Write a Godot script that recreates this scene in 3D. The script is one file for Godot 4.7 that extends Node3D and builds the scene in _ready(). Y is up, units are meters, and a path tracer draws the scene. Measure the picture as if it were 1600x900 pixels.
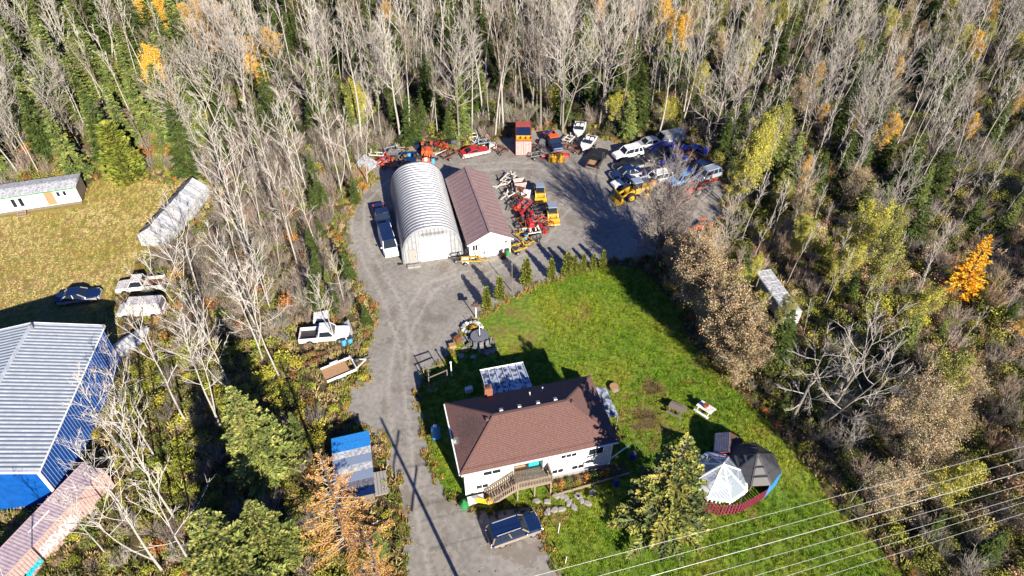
extends Node3D
# A rural property seen from a drone: house, lawn, gravel yard, Quonset hut, workshop, scrap vehicles, autumn woods.

const CAM_H := 56.0
const FOCAL := 1067.0
const PITCH := 42.0
const SUN_ELEVATION := 27.0
const SUN_AZIMUTH := 28.0

var M := {}
var T := {}
var taken := {}
var rng := RandomNumberGenerator.new()
var gravel_poly := PackedVector2Array()
var lawn_poly := PackedVector2Array()
var field_poly := PackedVector2Array()
var keep_clear: Array = []

# ---------- pixel of the photograph (1600 x 900) -> point at height h above the ground ----------
func G(px: float, py: float, h := 0.0) -> Vector3:
	var a := deg_to_rad(PITCH)
	var d := Vector3(0, -sin(a), -cos(a)) + Vector3(1, 0, 0) * ((px - 800.0) / FOCAL) - Vector3(0, cos(a), -sin(a)) * ((py - 450.0) / FOCAL)
	return Vector3(0, CAM_H, 0) + d * ((CAM_H - h) / -d.y)

func pix(p: Vector3) -> Vector2:
	var a := deg_to_rad(PITCH)
	var q := p - Vector3(0, CAM_H, 0)
	var z := q.dot(Vector3(0, -sin(a), -cos(a)))
	return Vector2(800.0 + FOCAL * q.x / z, 450.0 - FOCAL * q.dot(Vector3(0, cos(a), -sin(a))) / z)

func height_to(b: Vector3, top_py: float) -> float:
	var lo := 0.0
	var hi := 40.0
	for i in 24:
		var m := (lo + hi) / 2.0
		if pix(b + Vector3(0, m, 0)).y > top_py:
			lo = m
		else:
			hi = m
	return lo

# ---------- mesh builder ----------
class MB:
	var v := PackedVector3Array()
	var n := PackedVector3Array()
	var c := PackedColorArray()
	var u := PackedVector2Array()
	var col := Color.WHITE
	var xf := Transform3D.IDENTITY
	var use_uv := false

	func tri(a: Vector3, b: Vector3, d: Vector3) -> void:
		a = xf * a
		b = xf * b
		d = xf * d
		var nn := (b - a).cross(d - a).normalized()
		v.append(a); v.append(d); v.append(b)
		n.append(nn); n.append(nn); n.append(nn)
		c.append(col); c.append(col); c.append(col)

	func tri_n(a: Vector3, b: Vector3, d: Vector3, na: Vector3, nb: Vector3, nd: Vector3) -> void:
		v.append(a); v.append(d); v.append(b)
		n.append(na); n.append(nd); n.append(nb)
		c.append(col); c.append(col); c.append(col)

	func quad(a: Vector3, b: Vector3, d: Vector3, e: Vector3) -> void:
		tri(a, b, d)
		tri(a, d, e)

	# box with its top edges chamfered by k
	func box(p: Vector3, s: Vector3, k := 0.0, turn := Basis.IDENTITY) -> void:
		var h := s / 2.0
		var lv := [[-h.y, 0.0], [h.y, 0.0]] if k <= 0.0 else [[-h.y, 0.0], [h.y - k, 0.0], [h.y, k]]
		var rings := []
		for l in lv:
			var x: float = h.x - l[1]
			var z: float = h.z - l[1]
			rings.append([p + turn * Vector3(-x, l[0], z), p + turn * Vector3(x, l[0], z), p + turn * Vector3(x, l[0], -z), p + turn * Vector3(-x, l[0], -z)])
		loft(rings)

	# rings of equal length, counter-clockwise seen from the end the rings run towards
	func loft(rings: Array, cap0 := true, cap1 := true) -> void:
		var m: int = rings[0].size()
		for i in rings.size() - 1:
			for j in m:
				var k := (j + 1) % m
				quad(rings[i][j], rings[i][k], rings[i + 1][k], rings[i + 1][j])
		if cap1:
			var e: Array = rings[-1]
			for j in range(1, m - 1):
				tri(e[0], e[j], e[j + 1])
		if cap0:
			var e: Array = rings[0]
			for j in range(1, m - 1):
				tri(e[0], e[j + 1], e[j])

	func beam(a: Vector3, b: Vector3, w: float, h: float, up := Vector3.UP) -> void:
		var z := (b - a).normalized()
		if absf(z.dot(up)) > 0.98:
			up = Vector3(1, 0, 0)
		var x := up.cross(z).normalized()
		var y := z.cross(x)
		var r := []
		for p in [a, b]:
			r.append([p - x * w / 2 - y * h / 2, p + x * w / 2 - y * h / 2, p + x * w / 2 + y * h / 2, p - x * w / 2 + y * h / 2])
		loft(r)

	func tube(pts: Array, rad: Array, sides := 6, caps := false) -> void:
		var d: Vector3 = ((pts[-1] as Vector3) - (pts[0] as Vector3)).normalized()
		var s := d.cross(Vector3(0.31, 0.2, 0.93) if absf(d.y) > 0.7 else Vector3.UP).normalized()
		var t := d.cross(s).normalized()
		var pr := PackedVector3Array()
		var pn := PackedVector3Array()
		for i in pts.size():
			for j in sides:
				var a := TAU * j / sides
				var o := s * cos(a) + t * sin(a)
				pr.append(xf * ((pts[i] as Vector3) + o * float(rad[i])))
				pn.append(xf.basis * o)
		for i in pts.size() - 1:
			for j in sides:
				var k := (j + 1) % sides
				var a0 := i * sides + j
				var a1 := i * sides + k
				var b0 := a0 + sides
				var b1 := a1 + sides
				tri_n(pr[a0], pr[a1], pr[b1], pn[a0], pn[a1], pn[b1])
				if rad[i + 1] > 0.0:
					tri_n(pr[a0], pr[b1], pr[b0], pn[a0], pn[b1], pn[b0])
		if caps:
			var e := (pts.size() - 1) * sides
			var keep := xf
			xf = Transform3D.IDENTITY
			for j in range(1, sides - 1):
				tri(pr[0], pr[j + 1], pr[j])
				tri(pr[e], pr[e + j], pr[e + j + 1])
			xf = keep

	func spike(p: Vector3, q: Vector3, r: float) -> void:
		var d := q - p
		var s := d.cross(Vector3(0.3, 0.5, 0.8)).normalized()
		var t := d.cross(s).normalized()
		var a := p + s * r
		var b := p - s * r * 0.5 + t * r * 0.87
		var e := p - s * r * 0.5 - t * r * 0.87
		tri(a, b, q)
		tri(b, e, q)
		tri(e, a, q)

	func disc(p: Vector3, ax: Vector3, r: float, sides := 12) -> void:
		var s := ax.cross(Vector3.UP if absf(ax.y) < 0.9 else Vector3.RIGHT).normalized()
		var t := ax.cross(s).normalized()
		for j in sides:
			var a := TAU * j / sides
			var b := TAU * (j + 1) / sides
			tri(p, p + (s * cos(a) + t * sin(a)) * r, p + (s * cos(b) + t * sin(b)) * r)

	func mesh(material: Material) -> ArrayMesh:
		var arr := []
		arr.resize(Mesh.ARRAY_MAX)
		arr[Mesh.ARRAY_VERTEX] = v
		arr[Mesh.ARRAY_NORMAL] = n
		arr[Mesh.ARRAY_COLOR] = c
		if use_uv:
			arr[Mesh.ARRAY_TEX_UV] = u
		var am := ArrayMesh.new()
		am.add_surface_from_arrays(Mesh.PRIMITIVE_TRIANGLES, arr)
		if material:
			am.surface_set_material(0, material)
		return am

# ---------- naming ----------
func numbered(called: String) -> String:
	if not taken.has(called):
		taken[called] = 0
		return called
	taken[called] += 1
	return "%s_%03d" % [called, taken[called]]

func tag(o: Node, label: String, category: String, group := "", kind := "") -> Node:
	if label: o.set_meta("label", label)
	if category: o.set_meta("category", category)
	if group: o.set_meta("group", group)
	if kind: o.set_meta("kind", kind)
	return o

func thing(called: String, label: String, category: String, at := Vector3.ZERO, yaw := 0.0, group := "") -> Node3D:
	var o := Node3D.new()
	o.name = numbered(called)
	add_child(o)
	o.position = at
	o.rotation.y = yaw
	tag(o, label, category, group)
	return o

func part(called: String, b: MB, material: Material, parent: Node, label := "") -> MeshInstance3D:
	var o := MeshInstance3D.new()
	o.name = numbered(called) if parent == self else called
	o.mesh = b.mesh(material)
	parent.add_child(o, true)
	if label: o.set_meta("label", label)
	return o

func part_mesh(called: String, mesh: Mesh, parent: Node, at := Transform3D.IDENTITY) -> MeshInstance3D:
	var o := MeshInstance3D.new()
	o.name = called
	o.mesh = mesh
	o.transform = at
	parent.add_child(o, true)
	return o

func bxp(called: String, parent: Node, p: Vector3, s: Vector3, material: Material, k := 0.0, turn := Basis.IDENTITY) -> MeshInstance3D:
	var b := MB.new()
	b.box(p, s, k, turn)
	return part(called, b, material, parent)

func beamp(called: String, parent: Node, a: Vector3, b: Vector3, w: float, h: float, material: Material) -> MeshInstance3D:
	var m := MB.new()
	m.beam(a, b, w, h)
	return part(called, m, material, parent)

func copy(o: Node3D, at: Vector3, yaw: float, label := "", group := "") -> Node3D:
	var r: Node3D = o.duplicate()
	r.name = numbered(String(o.name).rstrip("0123456789").rstrip("_") if "_0" in String(o.name) else String(o.name))
	add_child(r)
	r.position = at
	r.rotation = Vector3(0, yaw, 0)
	if label: r.set_meta("label", label)
	if group: r.set_meta("group", group)
	return r

# ---------- materials ----------
func noise_tex(key: String, size: int, freq: float, oct: int, lo: float, hi: float, sd: int, type := FastNoiseLite.TYPE_SIMPLEX_SMOOTH) -> void:
	var f := FastNoiseLite.new()
	f.noise_type = type
	f.seed = sd
	f.frequency = freq
	f.fractal_octaves = oct
	var t := NoiseTexture2D.new()
	t.width = size
	t.height = size
	t.seamless = true
	t.noise = f
	var gr := Gradient.new()
	gr.set_color(0, Color(lo, lo, lo))
	gr.set_color(1, Color(hi, hi, hi))
	t.color_ramp = gr
	T[key] = t

func ramp_tex(key: String, size: int, freq: float, oct: int, stops: Array, sd: int) -> void:
	noise_tex(key, size, freq, oct, 0, 1, sd)
	var gr := Gradient.new()
	var offs := PackedFloat32Array()
	var cols := PackedColorArray()
	for s in stops:
		offs.append(s[0])
		cols.append(s[1])
	gr.offsets = offs
	gr.colors = cols
	T[key].color_ramp = gr

# colour given in linear values
func mat(key: String, r: float, g: float, b: float, rough := 0.8, metal := 0.0, tex := "", scale := Vector3.ONE, world := false) -> StandardMaterial3D:
	var m := StandardMaterial3D.new()
	m.resource_name = key
	m.albedo_color = Color(r, g, b).linear_to_srgb()
	m.roughness = rough
	m.metallic = metal
	if tex:
		m.albedo_texture = T[tex]
		m.uv1_triplanar = true
		m.uv1_world_triplanar = world
		m.uv1_scale = scale
	M[key] = m
	return m

func leafy(key: String, back := 0.35) -> void:
	var m := mat(key, 1, 1, 1, 0.75)
	m.vertex_color_use_as_albedo = true
	m.backlight_enabled = back > 0.0
	m.backlight = Color(back, back, back)
	m.metallic_specular = 0.3

func detail(key: String, tex: String, scale: float) -> void:
	var m: StandardMaterial3D = M[key]
	m.detail_enabled = true
	m.detail_blend_mode = BaseMaterial3D.BLEND_MODE_MUL
	m.detail_albedo = T[tex]
	m.detail_uv_layer = BaseMaterial3D.DETAIL_UV_2
	m.uv2_triplanar = true
	m.uv2_world_triplanar = true
	m.uv2_scale = Vector3.ONE * scale

func setup_materials() -> void:
	noise_tex("grain", 512, 0.06, 4, 0.62, 1.0, 3)
	noise_tex("blotch", 512, 0.012, 5, 0.55, 1.0, 9)
	noise_tex("soft", 256, 0.02, 4, 0.82, 1.0, 14)
	noise_tex("streak", 512, 0.02, 4, 0.6, 1.0, 21)
	ramp_tex("rusty", 512, 0.02, 5, [[0.0, Color(0.35, 0.17, 0.09)], [0.30, Color(0.62, 0.42, 0.30)], [0.37, Color(0.9, 0.9, 0.9)], [1.0, Color(1, 1, 1)]], 33)
	ramp_tex("litter", 1024, 0.035, 5, [[0.0, Color(0.17, 0.15, 0.09)], [0.4, Color(0.32, 0.27, 0.18)], [0.55, Color(0.42, 0.35, 0.23)], [0.7, Color(0.34, 0.36, 0.17)], [1.0, Color(0.52, 0.40, 0.25)]], 5)
	ramp_tex("drygrass", 1024, 0.012, 6, [[0.0, Color(0.46, 0.475, 0.16)], [0.35, Color(0.56, 0.52, 0.21)], [0.52, Color(0.62, 0.545, 0.27)], [0.7, Color(0.58, 0.47, 0.26)], [1.0, Color(0.68, 0.60, 0.40)]], 8)
	ramp_tex("shingle", 1024, 0.03, 5, [[0.0, Color(0.40, 0.29, 0.265)], [0.45, Color(0.49, 0.36, 0.33)], [0.6, Color(0.53, 0.395, 0.365)], [1.0, Color(0.60, 0.46, 0.43)]], 51)
	ramp_tex("zinc", 512, 0.012, 5, [[0.0, Color(0.16, 0.18, 0.22)], [0.36, Color(0.28, 0.31, 0.36)], [0.5, Color(0.62, 0.66, 0.72)], [1.0, Color(0.80, 0.83, 0.88)]], 61)
	var m := mat("forest_floor", 1, 1, 1, 0.95, 0, "litter", Vector3.ONE * 0.11, true)
	detail("forest_floor", "grain", 0.9)
	m = mat("dry_field", 1, 1, 1, 0.95, 0, "drygrass", Vector3.ONE * 0.03, true)
	detail("dry_field", "grain", 0.8)
	mat("soil", 0.16, 0.10, 0.06, 0.95, 0, "grain", Vector3.ONE * 0.6)
	mat("stone", 0.36, 0.34, 0.31, 0.85, 0, "grain", Vector3.ONE * 0.7)
	mat("concrete", 0.40, 0.39, 0.37, 0.85, 0, "grain", Vector3.ONE * 0.4)
	mat("white_paint", 0.78, 0.78, 0.76, 0.55, 0, "soft", Vector3.ONE * 0.3)
	mat("white_trim", 0.80, 0.80, 0.79, 0.5)
	mat("siding", 0.76, 0.75, 0.71, 0.6, 0, "soft", Vector3.ONE * 0.25)
	m = mat("roof_shingle", 1, 1, 1, 0.92, 0, "shingle", Vector3(0.12, 0.12, 0.35))
	detail("roof_shingle", "grain", 1.3)
	mat("roof_cap", 0.09, 0.055, 0.05, 0.9)
	mat("dark_shingle", 0.06, 0.062, 0.068, 0.5, 0, "grain", Vector3.ONE * 0.8)
	mat("brown_metal", 0.30, 0.205, 0.20, 0.42, 0.15, "soft", Vector3.ONE * 0.2)
	mat("steel_rib", 0.44, 0.46, 0.49, 0.38, 0.5, "soft", Vector3.ONE * 0.3)
	mat("zinc_sheet", 1, 1, 1, 0.5, 0.25, "zinc", Vector3.ONE * 0.22)
	mat("blue_metal", 0.004, 0.085, 0.36, 0.4, 0.0, "soft", Vector3.ONE * 0.2)
	mat("pale_rib", 0.50, 0.53, 0.58, 0.4, 0.1)
	mat("pale_roof", 0.60, 0.65, 0.70, 0.36, 0.2, "soft", Vector3.ONE * 0.2)
	mat("end_sheet", 0.36, 0.38, 0.40, 0.5, 0.1, "soft", Vector3.ONE * 0.3)
	mat("end_rib", 0.20, 0.215, 0.235, 0.5, 0.1)
	mat("blue_rib", 0.16, 0.22, 0.42, 0.4, 0.1)
	mat("grey_rib", 0.17, 0.20, 0.23, 0.5, 0.1)
	mat("container_top", 0.46, 0.37, 0.40, 0.6, 0.1, "soft", Vector3.ONE * 0.3)  # roof toned apart from the sides: sunlight difference put into the colour
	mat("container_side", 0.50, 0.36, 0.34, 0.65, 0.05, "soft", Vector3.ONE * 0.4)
	mat("red_steel", 0.42, 0.075, 0.06, 0.6, 0.05, "blotch", Vector3.ONE * 0.5)
	mat("red_paint", 0.50, 0.025, 0.025, 0.35, 0.0, "soft", Vector3.ONE * 0.5)
	mat("orange_paint", 0.62, 0.11, 0.03, 0.5, 0.0, "soft", Vector3.ONE * 0.6)
	mat("yellow_paint", 0.70, 0.42, 0.03, 0.45, 0.0, "blotch", Vector3.ONE * 0.8)
	mat("blue_paint", 0.01, 0.045, 0.42, 0.3, 0.1, "soft", Vector3.ONE * 0.5)
	mat("light_blue", 0.06, 0.28, 0.62, 0.5)
	mat("navy_paint", 0.008, 0.022, 0.075, 0.22, 0.2)
	mat("black_paint", 0.012, 0.012, 0.014, 0.25, 0.1)
	mat("silver_paint", 0.42, 0.43, 0.45, 0.3, 0.4)
	mat("tan_paint", 0.36, 0.31, 0.25, 0.32, 0.3)
	mat("dull_white", 0.66, 0.66, 0.64, 0.5, 0, "rusty", Vector3.ONE * 0.5)
	mat("white_car", 0.74, 0.75, 0.76, 0.3, 0.0, "soft", Vector3.ONE * 0.4)
	mat("steel_blue", 0.25, 0.31, 0.40, 0.3, 0.3)
	mat("turquoise", 0.02, 0.42, 0.55, 0.45)
	mat("green_paint", 0.02, 0.20, 0.06, 0.5)
	mat("burgundy", 0.20, 0.016, 0.05, 0.65, 0, "soft", Vector3.ONE)
	mat("tarp_blue", 0.02, 0.22, 0.62, 0.55, 0, "soft", Vector3.ONE * 0.6)
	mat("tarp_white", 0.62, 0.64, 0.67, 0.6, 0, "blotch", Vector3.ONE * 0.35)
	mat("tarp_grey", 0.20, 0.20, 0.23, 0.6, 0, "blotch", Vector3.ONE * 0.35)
	mat("rust", 0.24, 0.085, 0.035, 0.9, 0.1, "blotch", Vector3.ONE)
	mat("iron", 0.10, 0.10, 0.105, 0.6, 0.5, "grain", Vector3.ONE)
	mat("steel", 0.38, 0.39, 0.40, 0.45, 0.5, "grain", Vector3.ONE)
	mat("rubber", 0.018, 0.018, 0.019, 0.9)
	mat("rim", 0.36, 0.36, 0.37, 0.4, 0.6)
	mat("plastic_dark", 0.02, 0.02, 0.022, 0.6)
	mat("seat_cloth", 0.10, 0.085, 0.07, 0.9)
	mat("tail_red", 0.42, 0.008, 0.008, 0.25)
	mat("lamp_clear", 0.7, 0.7, 0.68, 0.12)
	mat("glass_dark", 0.012, 0.018, 0.028, 0.06)
	mat("brick", 0.34, 0.13, 0.075, 0.9, 0, "grain", Vector3.ONE * 2.0)
	mat("deck_wood", 0.40, 0.31, 0.23, 0.8, 0, "streak", Vector3(0.6, 2, 0.6))
	mat("new_wood", 0.50, 0.30, 0.15, 0.75, 0, "streak", Vector3(1.2, 2, 0.6))
	mat("grey_wood", 0.24, 0.20, 0.16, 0.9, 0, "streak", Vector3(1.2, 2, 0.6))
	mat("pole_wood", 0.16, 0.12, 0.09, 0.9, 0, "streak", Vector3(2, 0.4, 2))
	mat("brown_panel", 0.085, 0.042, 0.03, 0.8, 0, "soft", Vector3.ONE)
	mat("wire", 0.42, 0.42, 0.41, 0.4, 0.3)
	mat("yellow_leaf_toy", 0.72, 0.42, 0.02, 0.5)
	mat("bark_pale", 0.56, 0.53, 0.48, 0.85, 0, "blotch", Vector3(1.4, 0.7, 1.4))
	mat("bark_grey", 0.30, 0.27, 0.235, 0.9, 0, "blotch", Vector3(2, 1, 2))
	mat("bark_dark", 0.10, 0.075, 0.055, 0.95, 0, "grain", Vector3(2, 1, 2))
	mat("twigs_pale", 0.46, 0.43, 0.39, 0.85)
	mat("twigs_grey", 0.33, 0.305, 0.275, 0.88)
	mat("twigs_brown", 0.20, 0.16, 0.125, 0.9)
	mat("twigs_mauve", 0.27, 0.235, 0.215, 0.88)
	leafy("needles", 0.15)
	leafy("leaves", 0.4)
	var br := mat("brush", 1, 1, 1, 0.92)
	br.vertex_color_use_as_albedo = true
	leafy("grass_blades", 0.35)
	var gl := mat("pane", 0.30, 0.36, 0.43, 0.4)
	gl.albedo_color.a = 0.6
	gl.transparency = BaseMaterial3D.TRANSPARENCY_ALPHA

# ---------- ground ----------
func outline(pts: Array, step := 0.9, rough := 0.4, sd := 1) -> PackedVector2Array:
	var f := FastNoiseLite.new()
	f.seed = sd
	f.frequency = 0.35
	var out := PackedVector2Array()
	for i in pts.size():
		var a3 := G(pts[i][0], pts[i][1])
		var b3 := G(pts[(i + 1) % pts.size()][0], pts[(i + 1) % pts.size()][1])
		var a := Vector2(a3.x, a3.z)
		var b := Vector2(b3.x, b3.z)
		var k := maxi(1, int(a.distance_to(b) / step))
		for j in k:
			var p := a.lerp(b, float(j) / k)
			out.append(p + Vector2(f.get_noise_2d(p.x, p.y), f.get_noise_2d(p.x + 91.0, p.y)) * rough * 2.0)
	return out

func sheet(called: String, poly: PackedVector2Array, y: float, material: Material, lo: Vector2, span: float) -> MeshInstance3D:
	var b := MB.new()
	b.use_uv = true
	var idx := Geometry2D.triangulate_polygon(poly)
	for i in range(0, idx.size(), 3):
		var q := [poly[idx[i]], poly[idx[i + 1]], poly[idx[i + 2]]]
		if (q[1] - q[0]).cross(q[2] - q[0]) > 0.0:
			q = [q[0], q[2], q[1]]
		b.tri(Vector3(q[0].x, y, q[0].y), Vector3(q[1].x, y, q[1].y), Vector3(q[2].x, y, q[2].y))
		for p in [q[0], q[2], q[1]]:
			b.u.append((p - lo) / span)
	var o := part(called, b, material, self)
	o.set_meta("kind", "structure")
	return o

func dist_poly(p: Vector2, line: PackedVector2Array) -> float:
	var best := 1e9
	for i in line.size() - 1:
		best = minf(best, p.distance_to(Geometry2D.get_closest_point_to_segment(p, line[i], line[i + 1])))
	return best

func pline(pts: Array) -> PackedVector2Array:
	var o := PackedVector2Array()
	for q in pts:
		var p := G(q[0], q[1])
		o.append(Vector2(p.x, p.z))
	return o

func gravel_texture(lo: Vector2, span: float) -> ImageTexture:
	var S := 900
	var im := Image.create_empty(S, S, false, Image.FORMAT_RGB8)
	var f1 := FastNoiseLite.new(); f1.seed = 2; f1.frequency = 0.09; f1.fractal_octaves = 4
	var f2 := FastNoiseLite.new(); f2.seed = 7; f2.frequency = 1.4; f2.fractal_octaves = 3
	var f3 := FastNoiseLite.new(); f3.seed = 11; f3.frequency = 0.22; f3.fractal_octaves = 4
	# wheel tracks worn along the drive, stamped into a mask
	var mask := PackedFloat32Array()
	mask.resize(S * S)
	for d in [[[[665, 960], [640, 820], [628, 700], [618, 600], [630, 520], [668, 450], [720, 425]], 0.85], [[[640, 560], [612, 470], [585, 420], [560, 370], [560, 320], [600, 280]], 0.8], [[[668, 450], [760, 420], [840, 380], [900, 300], [880, 262]], 0.8], [[[720, 262], [800, 258], [880, 262], [940, 280]], 0.9]]:
		var pl := pline(d[0])
		for i in pl.size() - 1:
			var dir := (pl[i + 1] - pl[i]).normalized()
			var side := Vector2(-dir.y, dir.x)
			var steps := int(pl[i].distance_to(pl[i + 1]) / 0.07)
			for s in steps:
				var c := pl[i].lerp(pl[i + 1], float(s) / steps)
				for off in [-float(d[1]), float(d[1])]:
					var w := f3.get_noise_2d(c.x * 0.7 + off * 40.0, c.y * 0.7)
					var q: Vector2 = (c + side * (off + w * 0.25) - lo) / span * S
					var r := 3 + int(2.0 * (w + 0.5))
					for yy in range(-r, r + 1):
						for xx in range(-r, r + 1):
							var X := int(q.x) + xx
							var Y := int(q.y) + yy
							if X >= 0 and Y >= 0 and X < S and Y < S:
								mask[Y * S + X] = maxf(mask[Y * S + X], 1.0 - Vector2(xx, yy).length() / (r + 0.5))
	for y in S:
		for x in S:
			var wx := lo.x + span * x / S
			var wz := lo.y + span * y / S
			var n1 := f1.get_noise_2d(wx, wz)
			var n2 := f2.get_noise_2d(wx, wz)
			var n3 := f3.get_noise_2d(wx, wz)
			var k := 0.60 + n1 * 0.09 + n2 * 0.08 + n3 * 0.04
			var col := Color(k * 1.01, k * 0.98, k * 0.93)
			# packed mud showing through, with its own outline
			if n3 + n2 * 0.35 > 0.30:
				col = col.lerp(Color(0.44, 0.40, 0.35), 0.45)
			elif n1 - n2 * 0.3 < -0.34:
				col = col.lerp(Color(0.66, 0.63, 0.58), 0.6)
			var t := mask[y * S + x]
			if t > 0.0 and n2 > -0.35:
				col = col.lerp(Color(0.75, 0.73, 0.69), t * 0.55)
			im.set_pixel(x, y, col)
	im.generate_mipmaps()
	return ImageTexture.create_from_image(im)

var lawn_image: Image

func lawn_texture(lo: Vector2, span: float) -> ImageTexture:
	var S := 700
	var im := Image.create_empty(S, S, false, Image.FORMAT_RGB8)
	var f1 := FastNoiseLite.new(); f1.seed = 4; f1.frequency = 0.10; f1.fractal_octaves = 4
	var f2 := FastNoiseLite.new(); f2.seed = 17; f2.frequency = 1.6; f2.fractal_octaves = 3
	var f3 := FastNoiseLite.new(); f3.seed = 31; f3.frequency = 0.35; f3.fractal_octaves = 4
	# worn, yellowed or bare spots: pixel of the photograph, radius in metres, strength
	var worn := []
	for w in [[1015, 625, 3.4, 0.9], [985, 655, 3.2, 0.6], [1040, 660, 3.0, 0.5], [790, 500, 4.0, 0.45], [1090, 590, 3.5, 0.6], [1020, 600, 1.6, 1.2], [1000, 690, 3.4, 0.7], [1160, 600, 3.0, 0.8], [1130, 720, 3.0, 0.35], [820, 545, 3.0, 0.4], [860, 800, 2.2, 0.5], [1185, 790, 2.6, 0.5]]:
		var p := G(w[0], w[1])
		worn.append([Vector2(p.x, p.z), w[2], w[3]])
	for y in S:
		for x in S:
			var p := Vector2(lo.x + span * x / S, lo.y + span * y / S)
			var n1 := f1.get_noise_2d(p.x, p.y)
			var n2 := f2.get_noise_2d(p.x, p.y)
			var n3 := f3.get_noise_2d(p.x, p.y)
			var col := Color(0.40, 0.52, 0.10).lerp(Color(0.53, 0.57, 0.16), clampf(0.45 + n1 * 1.1 + n3 * 0.4, 0, 1))
			var w := 0.0
			for e in worn:
				var d: float = p.distance_to(e[0]) / e[1]
				if d < 1.0:
					w += (1.0 - d) * e[2]
			w = w + n3 * 0.8 + n2 * 0.4 + n1 * 0.35
			if w > 0.42:
				col = col.lerp(Color(0.52, 0.45, 0.25), clampf((w - 0.42) * 3.0, 0, 0.8))
			if w > 0.85:
				col = col.lerp(Color(0.36, 0.30, 0.22), 0.6)
			var k := 1.0 + n2 * 0.30
			im.set_pixel(x, y, Color(col.r * k, col.g * k, col.b * k))
	lawn_image = im.duplicate()
	im.generate_mipmaps()
	return ImageTexture.create_from_image(im)

func build_ground() -> void:
	var b := MB.new()
	b.quad(Vector3(-900, 0, 400), Vector3(900, 0, 400), Vector3(900, 0, -1400), Vector3(-900, 0, -1400))
	part("ground", b, M.forest_floor, self).set_meta("kind", "structure")
	gravel_poly = outline([[628, 985], [632, 900], [632, 800], [626, 765], [606, 725], [602, 690], [572, 668], [535, 645], [545, 606], [580, 592], [566, 560], [574, 535], [586, 500], [576, 470], [560, 440], [545, 400], [539, 362], [548, 330], [568, 300], [588, 278], [572, 262], [600, 248], [640, 228], [700, 238], [760, 226], [792, 214], [830, 203], [882, 204], [932, 214], [990, 228], [1050, 230], [1112, 256], [1136, 292], [1128, 340], [1108, 385], [1060, 398], [1000, 404], [952, 408], [930, 418], [880, 434], [830, 452], [792, 470], [764, 490], [738, 505], [716, 525], [704, 548], [690, 566], [664, 582], [654, 612], [660, 645], [666, 692], [682, 745], [694, 776], [735, 792], [762, 800], [842, 794], [852, 850], [872, 900], [900, 985]], 0.8, 0.3, 5)
	lawn_poly = outline([[930, 418], [945, 416], [1000, 418], [1050, 470], [1082, 540], [1130, 590], [1190, 650], [1256, 720], [1305, 790], [1365, 850], [1420, 905], [1500, 990], [900, 985], [872, 900], [852, 850], [842, 794], [762, 800], [735, 792], [694, 776], [682, 745], [666, 692], [660, 645], [654, 612], [664, 582], [690, 566], [704, 548], [716, 525], [738, 505], [764, 490], [792, 470], [830, 452], [880, 434]], 0.8, 0.3, 5)
	field_poly = outline([[-420, 345], [-200, 340], [0, 330], [128, 312], [142, 284], [185, 272], [245, 284], [305, 292], [316, 330], [260, 390], [212, 402], [226, 432], [186, 444], [180, 482], [200, 540], [60, 540], [-200, 560], [-420, 560]], 1.2, 0.6, 6)
	var lo := Vector2(-34, -102)
	var m := mat("gravel", 1, 1, 1, 0.95)
	m.albedo_texture = gravel_texture(lo, 84.0)
	detail("gravel", "grain", 1.1)
	sheet("gravel_yard", gravel_poly, 0.012, m, lo, 84.0)
	var lo2 := Vector2(-16, -70)
	m = mat("lawn_turf", 1, 1, 1, 0.95)
	m.albedo_texture = lawn_texture(lo2, 52.0)
	detail("lawn_turf", "grain", 1.6)
	sheet("lawn", lawn_poly, 0.008, m, lo2, 52.0)
	sheet("field", field_poly, 0.004, M.dry_field, Vector2.ZERO, 1.0)
	# flower bed along the house front
	var bed := outline([[856, 775], [852, 752], [968, 722], [985, 738]], 0.5, 0.12, 9)
	sheet("flower_bed_soil", bed, 0.02, M.soil, Vector2.ZERO, 1.0)

func inside_open(p: Vector2) -> bool:
	if Geometry2D.is_point_in_polygon(p, gravel_poly) or Geometry2D.is_point_in_polygon(p, lawn_poly) or Geometry2D.is_point_in_polygon(p, field_poly):
		return true
	for k in keep_clear:
		if Geometry2D.is_point_in_polygon(p, k):
			return true
	return false

func clear_rect(a: Vector3, b: Vector3, c: Vector3, d: Vector3) -> void:
	keep_clear.append(PackedVector2Array([Vector2(a.x, a.z), Vector2(b.x, b.z), Vector2(c.x, c.z), Vector2(d.x, d.z)]))

func clear_box(o: Node3D, hx: float, hz: float) -> void:
	var t := o.transform
	clear_rect(t * Vector3(-hx, 0, hz), t * Vector3(hx, 0, hz), t * Vector3(hx, 0, -hz), t * Vector3(-hx, 0, -hz))

# ---------- plants ----------
func rv(r: RandomNumberGenerator) -> Vector3:
	return Vector3(r.randf_range(-1, 1), r.randf_range(-1, 1), r.randf_range(-1, 1))

func limb(b: MB, p: Vector3, dir: Vector3, length: float, r0: float, r1: float, segs: int, sides: int, wob: float, lift: float, r: RandomNumberGenerator) -> Array:
	var pts := [p]
	var rad := [r0]
	for i in segs:
		dir = (dir + rv(r) * wob + Vector3(0, lift, 0)).normalized()
		p = p + dir * length / segs
		pts.append(p)
		rad.append(lerpf(r0, r1, float(i + 1) / segs))
	b.tube(pts, rad, sides)
	return pts

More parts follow.
